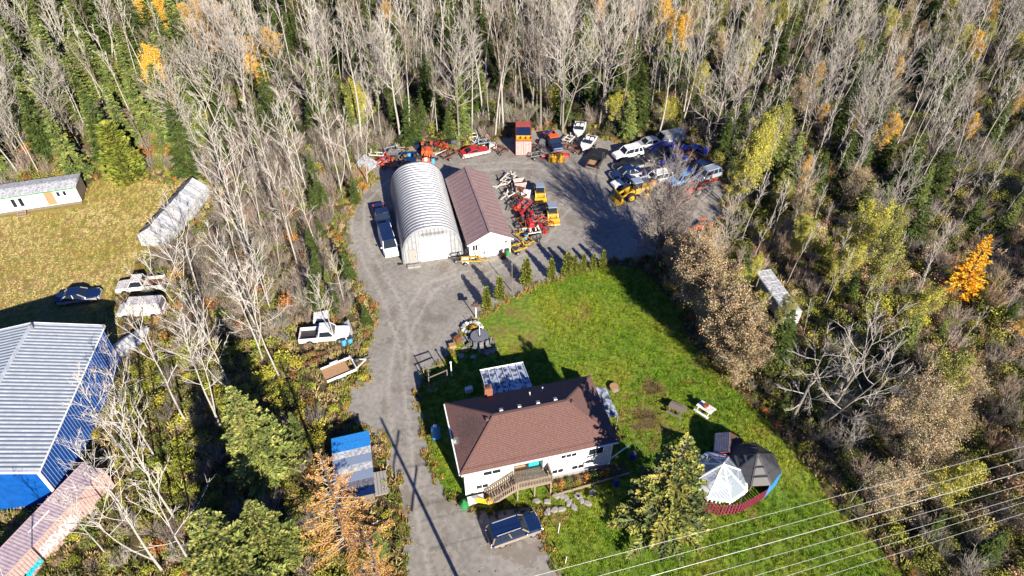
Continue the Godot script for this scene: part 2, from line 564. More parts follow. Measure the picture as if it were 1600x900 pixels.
# opts: clear (share of bare trunk), nb, len (branch length share of height), out (0 upright .. 1 level), sub, twig, r (trunk radius), tw (twig radius), fork
func skeleton(sd: int, ht: float, o: Dictionary) -> Dictionary:
	var r := RandomNumberGenerator.new()
	r.seed = sd
	var trunk := MB.new()
	var crown := MB.new()
	var tips := []
	var tw: float = o.get("tw", 0.013)
	var stems := [[Vector3.ZERO, Vector3(r.randf_range(-0.06, 0.06), 1, r.randf_range(-0.06, 0.06)), ht, float(o.get("r", 0.15))]]
	for k in int(o.get("fork", 0)):
		var a := r.randf() * TAU
		stems.append([Vector3(0, ht * r.randf_range(0.0, o.get("forkat", 0.35)), 0), Vector3(cos(a) * 0.35, 1, sin(a) * 0.35), ht * r.randf_range(0.55, 0.8), float(o.get("r", 0.15)) * 0.7])
	for st in stems:
		var base: Vector3 = st[0]
		var sh: float = st[2]
		var pts := limb(trunk, base - Vector3(0, 0.1, 0), st[1], sh, st[3], 0.02, 9, 7, 0.05, 0.06, r)
		var nb := int(o.nb * sh / ht)
		for k in nb:
			var t: float = lerpf(o.clear, 0.98, (k + r.randf()) / nb)
			var fi := t * 9.0
			var i := mini(int(fi), 8)
			var p: Vector3 = (pts[i] as Vector3).lerp(pts[i + 1], fi - i)
			var az := k * 2.4 + r.randf() * 0.9
			var shape := sin(PI * clampf((t - o.clear) / (1.0 - o.clear) * 0.8 + 0.18, 0, 1))
			var bl: float = ht * o.len * (0.35 + 0.65 * shape) * r.randf_range(0.7, 1.15)
			var lev: float = o.out * r.randf_range(0.7, 1.2) * (1.15 - 0.5 * t)
			var dir := Vector3(cos(az) * lev, 1.05 - lev * 0.75, sin(az) * lev).normalized()
			var br: float = maxf(tw * 1.6, st[3] * (1.0 - t) * 0.42 + 0.012)
			var bp := limb(crown, p, dir, bl, br, tw, 4, 4, 0.16, 0.10, r)
			tips.append(bp[-1])
			for s in int(o.sub):
				var u: float = r.randf_range(0.25, 0.98) * 4.0
				var ii := mini(int(u), 3)
				var q: Vector3 = (bp[ii] as Vector3).lerp(bp[ii + 1], u - ii)
				var d2: Vector3 = ((bp[ii + 1] - bp[ii]).normalized() + rv(r) * 0.75 + Vector3(0, 0.15, 0)).normalized()
				var sl := bl * r.randf_range(0.25, 0.5)
				var sp := limb(crown, q, d2, sl, tw * 1.25, tw * 0.8, 2, 3, 0.25, 0.08, r)
				tips.append(sp[-1])
				for w in int(o.twig):
					var x: Vector3 = (sp[0] as Vector3).lerp(sp[-1], r.randf_range(0.2, 1.0))
					var e: Vector3 = x + ((sp[-1] - sp[0]).normalized() + rv(r) * 0.8 + Vector3(0, 0.2, 0)).normalized() * sl * r.randf_range(0.35, 0.75)
					crown.spike(x, e, tw * 0.85)
					tips.append(e)
	return {"trunk": trunk, "crown": crown, "tips": tips}

func leaf(b: MB, p: Vector3, s: float, r: RandomNumberGenerator, flat := 0.0) -> void:
	var a := rv(r).normalized()
	var n := (rv(r) + Vector3(0, flat, 0)).normalized()
	a = (a - n * a.dot(n)).normalized()
	var w := n.cross(a) * s * 0.38
	var q := p + a * s
	var m := p + a * s * 0.5 + n * s * 0.1
	b.tri(p, m + w, q)
	b.tri(p, q, m - w)

func vary(c: Color, r: RandomNumberGenerator, k := 0.25) -> Color:
	var f := r.randf_range(1.0 - k, 1.0 + k)
	return Color(c.r * f * r.randf_range(0.92, 1.08), c.g * f * r.randf_range(0.95, 1.05), c.b * f)

func proto(called: String, label: String, category: String, group: String, parts: Array) -> Dictionary:
	return {"called": called, "label": label, "category": category, "group": group, "parts": parts}

func bare_kind(sd: int, ht: float, o: Dictionary, trunk_mat: String, twig_mat: String) -> Dictionary:
	var k := skeleton(sd, ht, o)
	return {"parts": [["trunk", k.trunk.mesh(M[trunk_mat])], ["crown", k.crown.mesh(M[twig_mat])]], "h": ht}

func leafy_kind(sd: int, ht: float, o: Dictionary, trunk_mat: String, cols: Array, per_tip: int, size: float, spread: float) -> Dictionary:
	var k := skeleton(sd, ht, o)
	var r := RandomNumberGenerator.new()
	r.seed = sd + 77
	var lv := MB.new()
	for t in k.tips:
		var base: Color = cols[r.randi() % cols.size()]
		for i in per_tip:
			lv.col = vary(base, r, 0.3)
			leaf(lv, t + rv(r) * spread, size * r.randf_range(0.6, 1.3), r, 0.4)
	return {"parts": [["trunk", k.trunk.mesh(M[trunk_mat])], ["branches", k.crown.mesh(M[o.get("twigmat", "twigs_grey")])], ["crown", lv.mesh(M.leaves)]], "h": ht}

func conifer_kind(sd: int, ht: float, rad: float, o: Dictionary, cols: Array) -> Dictionary:
	var r := RandomNumberGenerator.new()
	r.seed = sd
	var tr := MB.new()
	tr.tube([Vector3(0, -0.1, 0), Vector3(0.03, ht * 0.5, 0.02), Vector3(0, ht, 0)], [rad * 0.055 + 0.05, rad * 0.035 + 0.03, 0.015], 7)
	var b := MB.new()
	var br := MB.new()
	var whorls := int(ht * o.get("whorls", 2.3))
	var lw: float = o.get("lw", 0.16)
	for w in whorls:
		var t := (w + r.randf() * 0.8) / whorls
		var y: float = lerpf(ht * o.get("clear", 0.06), ht * 0.99, t)
		var rr: float = rad * pow(1.0 - t, o.get("pow", 0.8)) + 0.12
		var nb := int(o.get("nb", 8) * (0.6 + 0.5 * (1.0 - t)))
		for k in nb:
			var az := TAU * (k + r.randf()) / nb + w
			var l := rr * r.randf_range(0.6, 1.12)
			var rise: float = o.get("rise", -0.15) + r.randf_range(-0.15, 0.15) + t * 0.35
			var d := Vector3(cos(az), rise, sin(az)).normalized()
			var p0 := Vector3(0, y, 0)
			var base: Color = vary(cols[r.randi() % cols.size()], r, 0.2)
			if o.get("wood", false):
				br.spike(p0, p0 + d * l, 0.035)
			var m := maxi(3, int(l * o.get("sprays", 5.0)))
			for s in m:
				var u := lerpf(o.get("hollow", 0.25), 1.0, (s + r.randf()) / m)
				var p := p0 + d * l * u + Vector3(0, -0.10 * l * u * u, 0) + rv(r) * 0.06
				for side in [-1.0, 1.0]:
					var sd_dir: Vector3 = (d * r.randf_range(0.5, 1.0) + Vector3(-d.z, 0, d.x) * side * r.randf_range(0.5, 1.1) + Vector3(0, r.randf_range(-0.3, 0.35), 0)).normalized()
					var ln: float = (0.28 + 0.34 * l * (1.15 - u)) * r.randf_range(0.7, 1.3) * o.get("ln", 1.0)
					var q := p + sd_dir * ln
					var wd := sd_dir.cross(Vector3(r.randf_range(-0.5, 0.5), 1, r.randf_range(-0.5, 0.5))).normalized() * lw * r.randf_range(0.7, 1.3)
					b.col = vary(base, r, 0.22)
					var mid := p.lerp(q, 0.45) + Vector3(0, 0.04, 0)
					b.tri(p, mid + wd, q)
					b.tri(p, q, mid - wd)
	var res := {"parts": [["trunk", tr.mesh(M.bark_dark)], ["crown", b.mesh(M.needles)]], "h": ht}
	if o.get("wood", false):
		res.parts.append(["branches", br.mesh(M.twigs_grey)])
	return res

func put_tree(k: Dictionary, called: String, label: String, category: String, group: String, at: Vector3, ht: float, yaw: float, lean := Vector2.ZERO, wide := 1.0) -> Node3D:
	var o := thing(called, label, category, at, 0.0, group)
	var s: float = ht / k.h
	o.transform = Transform3D(Basis.from_euler(Vector3(lean.x, yaw, lean.y)).scaled(Vector3(1, 1, 1)), at)
	for p in k.parts:
		part_mesh(p[0], p[1], o, Transform3D(Basis.from_scale(Vector3(s * wide, s, s * wide)), Vector3.ZERO))
	return o

func tree_xf(k: Dictionary, at: Vector3, ht: float, yaw: float, lean: Vector2, wide := 1.0) -> Transform3D:
	var s: float = ht / k.h
	return Transform3D(Basis.from_euler(Vector3(lean.x, yaw, lean.y)) * Basis.from_scale(Vector3(s * wide, s, s * wide)), at)

func multi(called: String, mesh: Mesh, xfs: Array, cols: Array, parent: Node) -> MultiMeshInstance3D:
	var mm := MultiMesh.new()
	mm.transform_format = MultiMesh.TRANSFORM_3D
	mm.use_colors = cols.size() > 0
	mm.mesh = mesh
	mm.instance_count = xfs.size()
	for i in xfs.size():
		mm.set_instance_transform(i, xfs[i])
		if cols.size():
			mm.set_instance_color(i, cols[i])
	var o := MultiMeshInstance3D.new()
	o.name = called
	o.multimesh = mm
	parent.add_child(o, true)
	return o

func bush_twigs(sd: int, stems: int, ht: float, rad: float) -> Mesh:
	var r := RandomNumberGenerator.new()
	r.seed = sd
	var b := MB.new()
	for i in stems:
		var a := r.randf() * TAU
		var d := Vector3(cos(a) * r.randf_range(0.1, 0.8), 1, sin(a) * r.randf_range(0.1, 0.8)).normalized()
		var p := Vector3(cos(a), 0, sin(a)) * r.randf() * rad * 0.3
		b.col = vary(Color(1, 1, 1), r, 0.35)
		var pts := limb(b, p, d, ht * r.randf_range(0.6, 1.15), 0.022, 0.012, 2, 3, 0.2, 0.1, r)
		for k in 7:
			var x: Vector3 = (pts[0] as Vector3).lerp(pts[-1], r.randf_range(0.3, 1.0))
			b.spike(x, x + (d + rv(r) * 0.8).normalized() * ht * r.randf_range(0.2, 0.42), 0.013)
	return b.mesh(M.brush)

func bush_leaves(sd: int, count: int, ht: float, rad: float, size: float, stems := 9) -> Mesh:
	var r := RandomNumberGenerator.new()
	r.seed = sd
	var b := MB.new()
	var cl := []
	for i in 14:
		var a := r.randf() * TAU
		var q := sqrt(r.randf()) * rad * 0.75
		cl.append(Vector3(cos(a) * q, ht * r.randf_range(0.25, 0.9) * (1.0 - 0.35 * q / rad), sin(a) * q))
	b.col = Color(0.5, 0.45, 0.4)
	for i in stems:
		b.spike(Vector3.ZERO, cl[i % 14] * 1.1, 0.02)
	for i in count:
		b.col = vary(Color(1, 1, 1), r, 0.4)
		var c: Vector3 = cl[r.randi() % 14]
		leaf(b, c + rv(r) * rad * 0.36, size * r.randf_range(0.6, 1.4), r, 0.5)
	return b.mesh(M.leaves)

func tuft(sd: int, blades: int, ht: float, rad: float) -> Mesh:
	var r := RandomNumberGenerator.new()
	r.seed = sd
	var b := MB.new()
	for i in blades:
		var a := r.randf() * TAU
		var p := Vector3(cos(a), 0, sin(a)) * sqrt(r.randf()) * rad
		var d := Vector3(r.randf_range(-0.6, 0.6), 1, r.randf_range(-0.6, 0.6)) * ht * r.randf_range(0.6, 1.2)
		var w := Vector3(cos(a + 1.3), 0, sin(a + 1.3)) * ht * 0.16
		b.col = vary(Color(1, 1, 1), r, 0.35)
		b.tri(p - w, p + w, p + d)
	return b.mesh(M.grass_blades)

# ---------- buildings ----------
func yaw_of(a: Vector3, b: Vector3) -> float:   # local +x runs from a to b
	return atan2(-(b.z - a.z), b.x - a.x)

func window_at(parent: Node, p: Vector3, w: float, h: float, panes: int, yaw := 0.0) -> void:
	var f := MB.new()
	var tb := Basis(Vector3.UP, yaw)
	f.box(p, Vector3(w + 0.14, h + 0.14, 0.06), 0.0, tb)
	var fr := part("window", f, M.white_trim, parent)
	var pw := w / panes
	for i in panes:
		var g := MB.new()
		g.box(p + tb * Vector3(-w / 2 + pw * (i + 0.5), 0, 0.035), Vector3(pw - 0.06, h, 0.02), 0.0, tb)
		part("pane", g, M.glass_dark, fr)

func slope_panel(parent: Node, called: String, a: Vector3, b: Vector3, c: Vector3, d: Vector3, th: float, material: Material) -> MeshInstance3D:
	var m := MB.new()
	var n := (b - a).cross(d - a).normalized() * th
	m.loft([[a - n, b - n, c - n, d - n], [a, b, c, d]])
	return part(called, m, material, parent)

func build_house() -> void:
	var o := thing("bungalow", "white bungalow with reddish brown hipped shingle roof and front deck", "house", Vector3(1.63, 0, -38.65), deg_to_rad(13.9))
	clear_box(o, 7.5, 4.3)
	var EX := 7.22; var EZ := 3.98; var EY := 4.5; var RX := 3.35; var RY := 6.62
	var WX := 6.85; var WZ := 3.62
	bxp("foundation", o, Vector3(0, 0.3, 0), Vector3(WX * 2 - 0.06, 0.6, WZ * 2 - 0.06), M.concrete)
	# walls: two blocks with the porch recess between them
	var w := bxp("wall", o, Vector3((-WX - 2.4) / 2, 2.5, 0), Vector3(WX - 2.4, 3.8, WZ * 2), M.siding)
	w.set_meta("label", "white siding wall beside the deck stairs")
	bxp("wall", o, Vector3((WX + 0.3) / 2, 2.5, 0), Vector3(WX - 0.3, 3.8, WZ * 2), M.siding)
	bxp("wall", o, Vector3(-1.05, 2.5, -0.6), Vector3(2.7, 3.8, WZ * 2 - 1.2), M.siding)
	# clapboard courses on the front
	for blk in [[-WX, -2.4], [0.3, WX]]:
		for i in 15:
			var y := 0.75 + i * 0.245
			bxp("siding_board", o, Vector3((blk[0] + blk[1]) / 2, y, WZ + 0.012), Vector3(blk[1] - blk[0], 0.225, 0.022), M.siding, 0.008)
	bxp("corner_trim", o, Vector3(-WX, 2.5, WZ + 0.015), Vector3(0.12, 3.8, 0.06), M.white_trim)
	bxp("corner_trim", o, Vector3(WX, 2.5, WZ + 0.015), Vector3(0.12, 3.8, 0.06), M.white_trim)
	window_at(o, Vector3(-5.35, 1.55, WZ + 0.05), 1.1, 0.5, 2)
	window_at(o, Vector3(1.75, 1.35, WZ + 0.05), 1.1, 0.5, 2)
	window_at(o, Vector3(3.7, 1.35, WZ + 0.05), 1.2, 0.5, 2)
	window_at(o, Vector3(2.7, 3.55, WZ + 0.05), 1.5, 0.55, 3)
	window_at(o, Vector3(-4.4, 3.6, WZ + 0.05), 1.6, 0.8, 2)
	window_at(o, Vector3(5.3, 3.3, WZ + 0.05), 1.4, 0.9, 2)
	window_at(o, Vector3(-1.9, 3.0, 3.08), 0.9, 0.8, 1)
	window_at(o, Vector3(-WX - 0.05, 3.2, 0.5), 1.3, 0.9, 2, -PI / 2)
	var d := bxp("door", o, Vector3(-0.4, 3.1, 3.06), Vector3(0.95, 2.05, 0.08), M.turquoise, 0.01)
	bxp("handle", d, Vector3(-0.75, 3.05, 3.13), Vector3(0.06, 0.14, 0.06), M.steel)
	bxp("flower_box", o, Vector3(-1.75, 2.75, 3.2), Vector3(1.0, 0.2, 0.22), M.new_wood)
	# roof
	var roof := MB.new()
	roof.box(Vector3(0, EY - 0.09, 0), Vector3(EX * 2, 0.18, EZ * 2))
	var rf := part("roof", roof, M.white_trim, o)
	var fl := Vector3(-EX, EY, EZ); var frr := Vector3(EX, EY, EZ); var bl := Vector3(-EX, EY, -EZ); var brr := Vector3(EX, EY, -EZ)
	var r0 := Vector3(-RX, RY, 0); var r1 := Vector3(RX, RY, 0)
	var q := func(v: Vector3) -> Vector3: return v + Vector3(signf(v.x), 0.2, signf(v.z)) * Vector3(0.05, 0.05, 0.05)
	var s := MB.new(); s.quad(q.call(fl), q.call(frr), r1, r0); part("slope", s, M.roof_shingle, rf)
	s = MB.new(); s.quad(q.call(brr), q.call(bl), r0, r1); part("slope", s, M.roof_shingle, rf)
	s = MB.new(); s.tri(q.call(bl), q.call(fl), r0); part("slope", s, M.roof_shingle, rf)
	s = MB.new(); s.tri(q.call(frr), q.call(brr), r1); part("slope", s, M.roof_shingle, rf)
	# courses of shingles show as faint steps on the front slope
	var cs := MB.new()
	for i in 30:
		var t := (i + 0.5) / 30.0
		var a: Vector3 = (q.call(fl) as Vector3).lerp(r0, t) + Vector3(0.06, 0.012, 0.004)
		var b: Vector3 = (q.call(frr) as Vector3).lerp(r1, t) + Vector3(-0.06, 0.012, 0.004)
		cs.beam(a, b, 0.05, 0.014)
	part("shingle_course", cs, M.roof_shingle, rf)
	beamp("ridge_cap", rf, r0 + Vector3(0, 0.02, 0), r1 + Vector3(0, 0.02, 0), 0.28, 0.05, M.roof_cap)
	for c in [[fl, r0], [bl, r0], [frr, r1], [brr, r1]]:
		beamp("hip_cap", rf, q.call(c[0]) + Vector3(0, 0.02, 0), c[1] + Vector3(0, 0.02, 0), 0.2, 0.04, M.roof_shingle)
	# dark lichen speckling the shingles of one hip
	var st := MB.new()
	var r := RandomNumberGenerator.new(); r.seed = 41
	var hn := (fl - bl).cross(r0 - bl).normalized()
	for i in 420:
		var u := clampf(0.52 + r.randfn() * 0.20, 0.05, 0.95)
		var vv := clampf(0.40 + r.randfn() * 0.16, 0.03, 0.8)
		var p: Vector3 = (q.call(bl) as Vector3).lerp(q.call(fl), u).lerp(r0, vv) + hn * 0.008
		var e1 := (fl - bl).normalized() * r.randf_range(0.03, 0.11)
		var e2 := hn.cross(e1.normalized()) * r.randf_range(0.02, 0.06)
		st.quad(p - e1 - e2, p + e1 - e2, p + e1 + e2, p - e1 + e2)
	part("lichen_speckle", st, M.roof_cap, rf)
	for x in [-2.6, -0.9, 0.85, 2.5]:
		var vb := MB.new()
		vb.box(Vector3(x, 6.55, -0.42), Vector3(0.34, 0.34, 0.34), 0.05)
		part("roof_vent", vb, M.steel, rf)
	for x in [-4.0, 4.0]:
		var vb := MB.new()
		vb.box(Vector3(x, 6.32, 0.1), Vector3(0.3, 0.3, 0.3), 0.05)
		part("roof_vent", vb, M.roof_cap, rf)
	for e in [[0.6, -2.3], [2.0, -2.8]]:
		var vb := MB.new()
		var y: float = RY - (RY - EY) * absf(e[1]) / EZ
		vb.tube([Vector3(e[0], y - 0.1, e[1]), Vector3(e[0], y + 0.5, e[1])], [0.06, 0.06], 8, true)
		part("vent_pipe", vb, M.white_trim, rf)
	# gutters
	beamp("gutter", rf, Vector3(-EX, EY - 0.05, EZ + 0.11), Vector3(EX, EY - 0.05, EZ + 0.11), 0.11, 0.11, M.white_trim)
	beamp("gutter", rf, Vector3(-EX - 0.11, EY - 0.05, -EZ), Vector3(-EX - 0.11, EY - 0.05, EZ), 0.11, 0.11, M.white_trim)
	var ch := bxp("chimney", o, Vector3(-3.05, 2.9, -3.95), Vector3(0.75, 5.8, 0.62), M.brick, 0.03)
	for i in 18:
		bxp("brick_course", ch, Vector3(-3.05, 3.25 + i * 0.14, -3.95), Vector3(0.77, 0.105, 0.64), M.brick)
	bxp("flue", ch, Vector3(-3.05, 5.9, -3.95), Vector3(0.35, 0.3, 0.35), M.iron)
	# satellite dish on the eave
	var ds := MB.new()
	ds.tube([Vector3(-7.0, 4.8, 0.9), Vector3(-7.0, 5.25, 0.9)], [0.03, 0.03], 6)
	var dd := part("dish_mast", ds, M.steel, o)
	var db := MB.new()
	var ax := Vector3(-0.3, 0.45, 0.85).normalized()
	var s1 := ax.cross(Vector3.UP).normalized(); var s2 := s1.cross(ax).normalized()
	for i in 16:
		var a0 := TAU * i / 16; var a1 := TAU * (i + 1) / 16
		var c0 := Vector3(-7.0, 5.35, 0.95)
		var e0 := c0 + (s1 * cos(a0) * 0.3 + s2 * sin(a0) * 0.38) + ax * 0.1
		var e1 := c0 + (s1 * cos(a1) * 0.3 + s2 * sin(a1) * 0.38) + ax * 0.1
		db.tri(c0, e0, e1)
		db.tri(c0, e1, e0)
	part("dish", db, M.steel, dd)
	build_deck(o)
	# rear porch roof of weathered metal sheets
	var ex := MB.new()
	var P0 := Vector3(-2.95, 3.35, -8.3); var P1 := Vector3(1.5, 3.35, -8.3); var P2 := Vector3(1.5, 3.75, -4.35); var P3 := Vector3(-2.95, 3.75, -4.35)
	ex.box(Vector3(-0.72, 1.6, -5.9), Vector3(4.1, 3.2, 4.5))
	var ew := part("rear_porch", ex, M.grey_wood, o)
	for i in 6:
		var t0 := i / 6.0; var t1 := (i + 1) / 6.0 - 0.006
		var lift := Vector3(0, 0.012 * (i % 2), 0)
		slope_panel(ew, "roof_sheet", P3.lerp(P2, t0) + lift - Vector3(0, 0.1, 0), P3.lerp(P2, t1) + lift - Vector3(0, 0.1, 0), P0.lerp(P1, t1) + lift - Vector3(0, 0.1, 0), P0.lerp(P1, t0) + lift - Vector3(0, 0.1, 0), 0.05, M.zinc_sheet)
	for i in 7:
		beamp("seam", ew, P3.lerp(P2, i / 6.0) + Vector3(0, -0.04, 0), P0.lerp(P1, i / 6.0) + Vector3(0, -0.04, 0), 0.06, 0.09, M.pale_rib)
	beamp("edge_trim", ew, P0 + Vector3(-0.06, -0.06, -0.04), P1 + Vector3(0.06, -0.06, -0.04), 0.07, 0.14, M.white_trim)
	# lean-to roof against the side wall
	var L0 := Vector3(7.6, 3.2, -3.6); var L1 := Vector3(8.95, 2.6, -3.6)
	for i in 5:
		var z := i * 0.75
		slope_panel(o, "lean_to_sheet", L0 + Vector3(0, 0.01 * (i % 2), z + 0.74), L1 + Vector3(0, 0.01 * (i % 2), z + 0.74), L1 + Vector3(0, 0.01 * (i % 2), z), L0 + Vector3(0, 0.01 * (i % 2), z), 0.04, M.zinc_sheet)
	for z in [-3.5, -1.6, 0.0]:
		beamp("lean_to_post", o, Vector3(8.85, 0, z), Vector3(8.85, 2.6, z), 0.1, 0.1, M.grey_wood)
	beamp("lean_to_rail", o, Vector3(7.0, 1.0, 3.4), Vector3(9.3, 1.0, 2.4), 0.08, 0.14, M.white_trim)

func build_deck(o: Node3D) -> void:
	var DY := 2.0
	var dk := thing("front_deck", "weathered wooden deck with stairs and slatted railings on the house front", "deck", o.position, o.rotation.y)
	for i in 22:
		bxp("deck_board", dk, Vector3(-2.42 + 0.145 * i, DY - 0.03, 4.0), Vector3(0.13, 0.05, 2.1), M.deck_wood, 0.008)
	for x in [-2.4, -0.8, 0.72]:
		for z in [4.0, 4.95]:
			beamp("post", dk, Vector3(x, 0, z), Vector3(x, DY - 0.06, z), 0.13, 0.13, M.deck_wood)
	bxp("joist", dk, Vector3(-0.85, DY - 0.16, 4.98), Vector3(3.3, 0.2, 0.08), M.deck_wood)
	bxp("joist", dk, Vector3(-0.85, DY - 0.16, 3.72), Vector3(3.3, 0.2, 0.08), M.deck_wood)
	var rail := func(a: Vector3, b: Vector3, n: int) -> void:
		beamp("handrail", dk, a + Vector3(0, 1.0, 0), b + Vector3(0, 1.0, 0), 0.12, 0.07, M.deck_wood)
		beamp("bottom_rail", dk, a + Vector3(0, 0.12, 0), b + Vector3(0, 0.12, 0), 0.05, 0.08, M.deck_wood)
		for i in n + 1:
			var p := a.lerp(b, float(i) / n)
			beamp("baluster", dk, p + Vector3(0, 0.05, 0), p + Vector3(0, 1.0, 0), 0.07 if i % n else 0.1, 0.05 if i % n else 0.1, M.deck_wood)
	rail.call(Vector3(-2.35, DY, 5.02), Vector3(0.75, DY, 5.02), 22)
	rail.call(Vector3(0.75, DY, 5.02), Vector3(0.75, DY, 3.75), 8)
	# stairs run down along the wall
	for i in 10:
		var t := (i + 0.5) / 10.0
		bxp("tread", dk, Vector3(-2.55 - t * 2.6, DY - 0.1 - t * 1.85, 4.4), Vector3(0.3, 0.045, 1.2), M.deck_wood, 0.008)
	for z in [3.8, 5.0]:
		beamp("stringer", dk, Vector3(-2.5, DY - 0.15, z), Vector3(-5.2, 0.05, z), 0.06, 0.24, M.deck_wood)
		rail.call(Vector3(-2.5, DY - 0.05, z), Vector3(-5.15, 0.05, z), 14)
	# planter box with yellow flowers against the wall
	var pl := thing("planter_box", "white planter with yellow toy slide leaning on the house front", "planter", o.transform * Vector3(-6.1, 0, 4.15), o.rotation.y)
	bxp("box", pl, Vector3(0, 0.35, 0), Vector3(1.5, 0.7, 0.5), M.white_paint, 0.03)
	for i in 3:
		bxp("board", pl, Vector3(0, 0.12 + i * 0.22, 0.26), Vector3(1.54, 0.19, 0.03), M.white_paint, 0.01)
	var sl := thing("toy_slide", "yellow plastic toy slide by the planter at the house front", "toy", o.transform * Vector3(-5.3, 0, 4.75), o.rotation.y)
	for e in [[Vector3(-0.9, 1.15, -0.1), Vector3(0.5, 0.5, 0.1)], [Vector3(0.2, 1.0, -0.1), Vector3(0.45, 0.1, 0.45)], [Vector3(0.3, 1.0, 0.0), Vector3(0.8, 0.2, 0.2)]]:
		beamp("slide_panel", sl, e[0], e[1], 0.42, 0.09, M.yellow_leaf_toy)
	var gb := thing("garden_sphere", "green round plastic tub on the grass at the house corner", "tub", o.transform * Vector3(-7.2, 0, 4.3), 0)
	var b := MB.new()
	b.tube([Vector3(0, 0, 0), Vector3(0, 0.35, 0), Vector3(0, 0.6, 0), Vector3(0, 0.75, 0)], [0.4, 0.46, 0.36, 0.12], 14, true)
	part("shell", b, M.green_paint, gb)
	b = MB.new()
	b.tube([Vector3(0, 0.74, 0), Vector3(0, 0.82, 0)], [0.14, 0.1], 10, true)
	part("lid", b, M.green_paint, gb)

func build_quonset() -> void:
	var A := Vector3(-13.7, 0, -66.71); var B := Vector3(-6.45, 0, -68.38); var C := Vector3(-17.3, 0, -82.0)
	var W := A.distance_to(B) / 2.0
	var Ln := A.distance_to(C)
	var o := thing("quonset_hut", "arched Quonset hut of ribbed bright galvanised steel with white door", "building", (A + B) / 2.0, yaw_of(A, B))
	clear_rect(A, B, B + C - A, C)
	var Ht := 5.05
	var arch := func(t: float, z: float, grow: float) -> Vector3:   # t 0..1 over the arch
		var a := PI * (1.0 - t)
		var cx := signf(cos(a)) * pow(absf(cos(a)), 0.82)
		return Vector3(cx * (W + grow), pow(sin(a), 0.72) * (Ht + grow), z)
	var N := 26
	var S := 28
	for i in N:
		var b := MB.new()
		var z0 := -Ln * i / N
		var dz := Ln / N
		var prof := [[0.0, 0.0], [0.12, 0.0], [0.22, 0.15], [0.36, 0.19], [0.64, 0.19], [0.78, 0.15], [0.88, 0.0], [1.0, 0.0]]
		for k in prof.size() - 1:
			for j in S:
				var t0 := float(j) / S; var t1 := float(j + 1) / S
				var za: float = z0 - dz * prof[k][0]; var zb: float = z0 - dz * prof[k + 1][0]
				b.quad(arch.call(t0, za, prof[k][1]), arch.call(t1, za, prof[k][1]), arch.call(t1, zb, prof[k + 1][1]), arch.call(t0, zb, prof[k + 1][1]))
		part("arch_panel", b, M.steel_rib, o)
	for z in [-0.12, -Ln + 0.1]:
		var e := MB.new()
		for j in S:
			var p0: Vector3 = arch.call(float(j) / S, z, -0.02); var p1: Vector3 = arch.call(float(j + 1) / S, z, -0.02)
			var g0 := Vector3(p0.x, 0, z); var g1 := Vector3(p1.x, 0, z)
			if z > -1.0:
				e.quad(g0, g1, p1, p0)
			else:
				e.quad(g1, g0, p0, p1)
		part("end_wall", e, M.end_sheet, o)
	# vertical panel ribs of the end wall
	for i in 15:
		var x := -W + 0.3 + i * (W * 2 - 0.6) / 14.0
		var t := 0.5
		var yy: float = pow(maxf(0.0, 1.0 - pow(absf(x) / W, 2.44)), 0.36) * Ht - 0.12
		if absf(x - 0.3) < 1.95:
			bxp("wall_rib", o, Vector3(x, (3.75 + yy) / 2, -0.09), Vector3(0.08, maxf(0.1, yy - 3.75), 0.06), M.end_rib)
		else:
			bxp("wall_rib", o, Vector3(x, yy / 2, -0.09), Vector3(0.08, yy, 0.06), M.end_rib)
	var d := bxp("overhead_door", o, Vector3(0.3, 1.8, -0.06), Vector3(3.8, 3.6, 0.1), M.white_paint)
	for i in 4:
		bxp("door_section", d, Vector3(0.3, 0.46 + i * 0.9, 0.0), Vector3(3.76, 0.88, 0.05), M.white_paint, 0.01)
	var sd := bxp("side_door", o, Vector3(-2.6, 1.05, -0.06), Vector3(0.95, 2.1, 0.1), M.concrete)
	bxp("handle", sd, Vector3(-2.25, 1.0, 0.02), Vector3(0.06, 0.12, 0.06), M.iron)
	for i in 6:
		bxp("louvre", o, Vector3(-1.0 + i * 0.5, 4.2, -0.07), Vector3(0.4, 0.35, 0.06), M.steel)
	var st := thing("door_slab", "pale concrete step at the grey side door of the Quonset hut", "step", o.transform * Vector3(-2.6, 0, 0.75), o.rotation.y)
	bxp("slab", st, Vector3(-0.42, 0.12, 0), Vector3(0.8, 0.22, 0.6), M.concrete, 0.02)
	bxp("slab", st, Vector3(0.42, 0.11, 0), Vector3(0.8, 0.2, 0.6), M.concrete, 0.02)

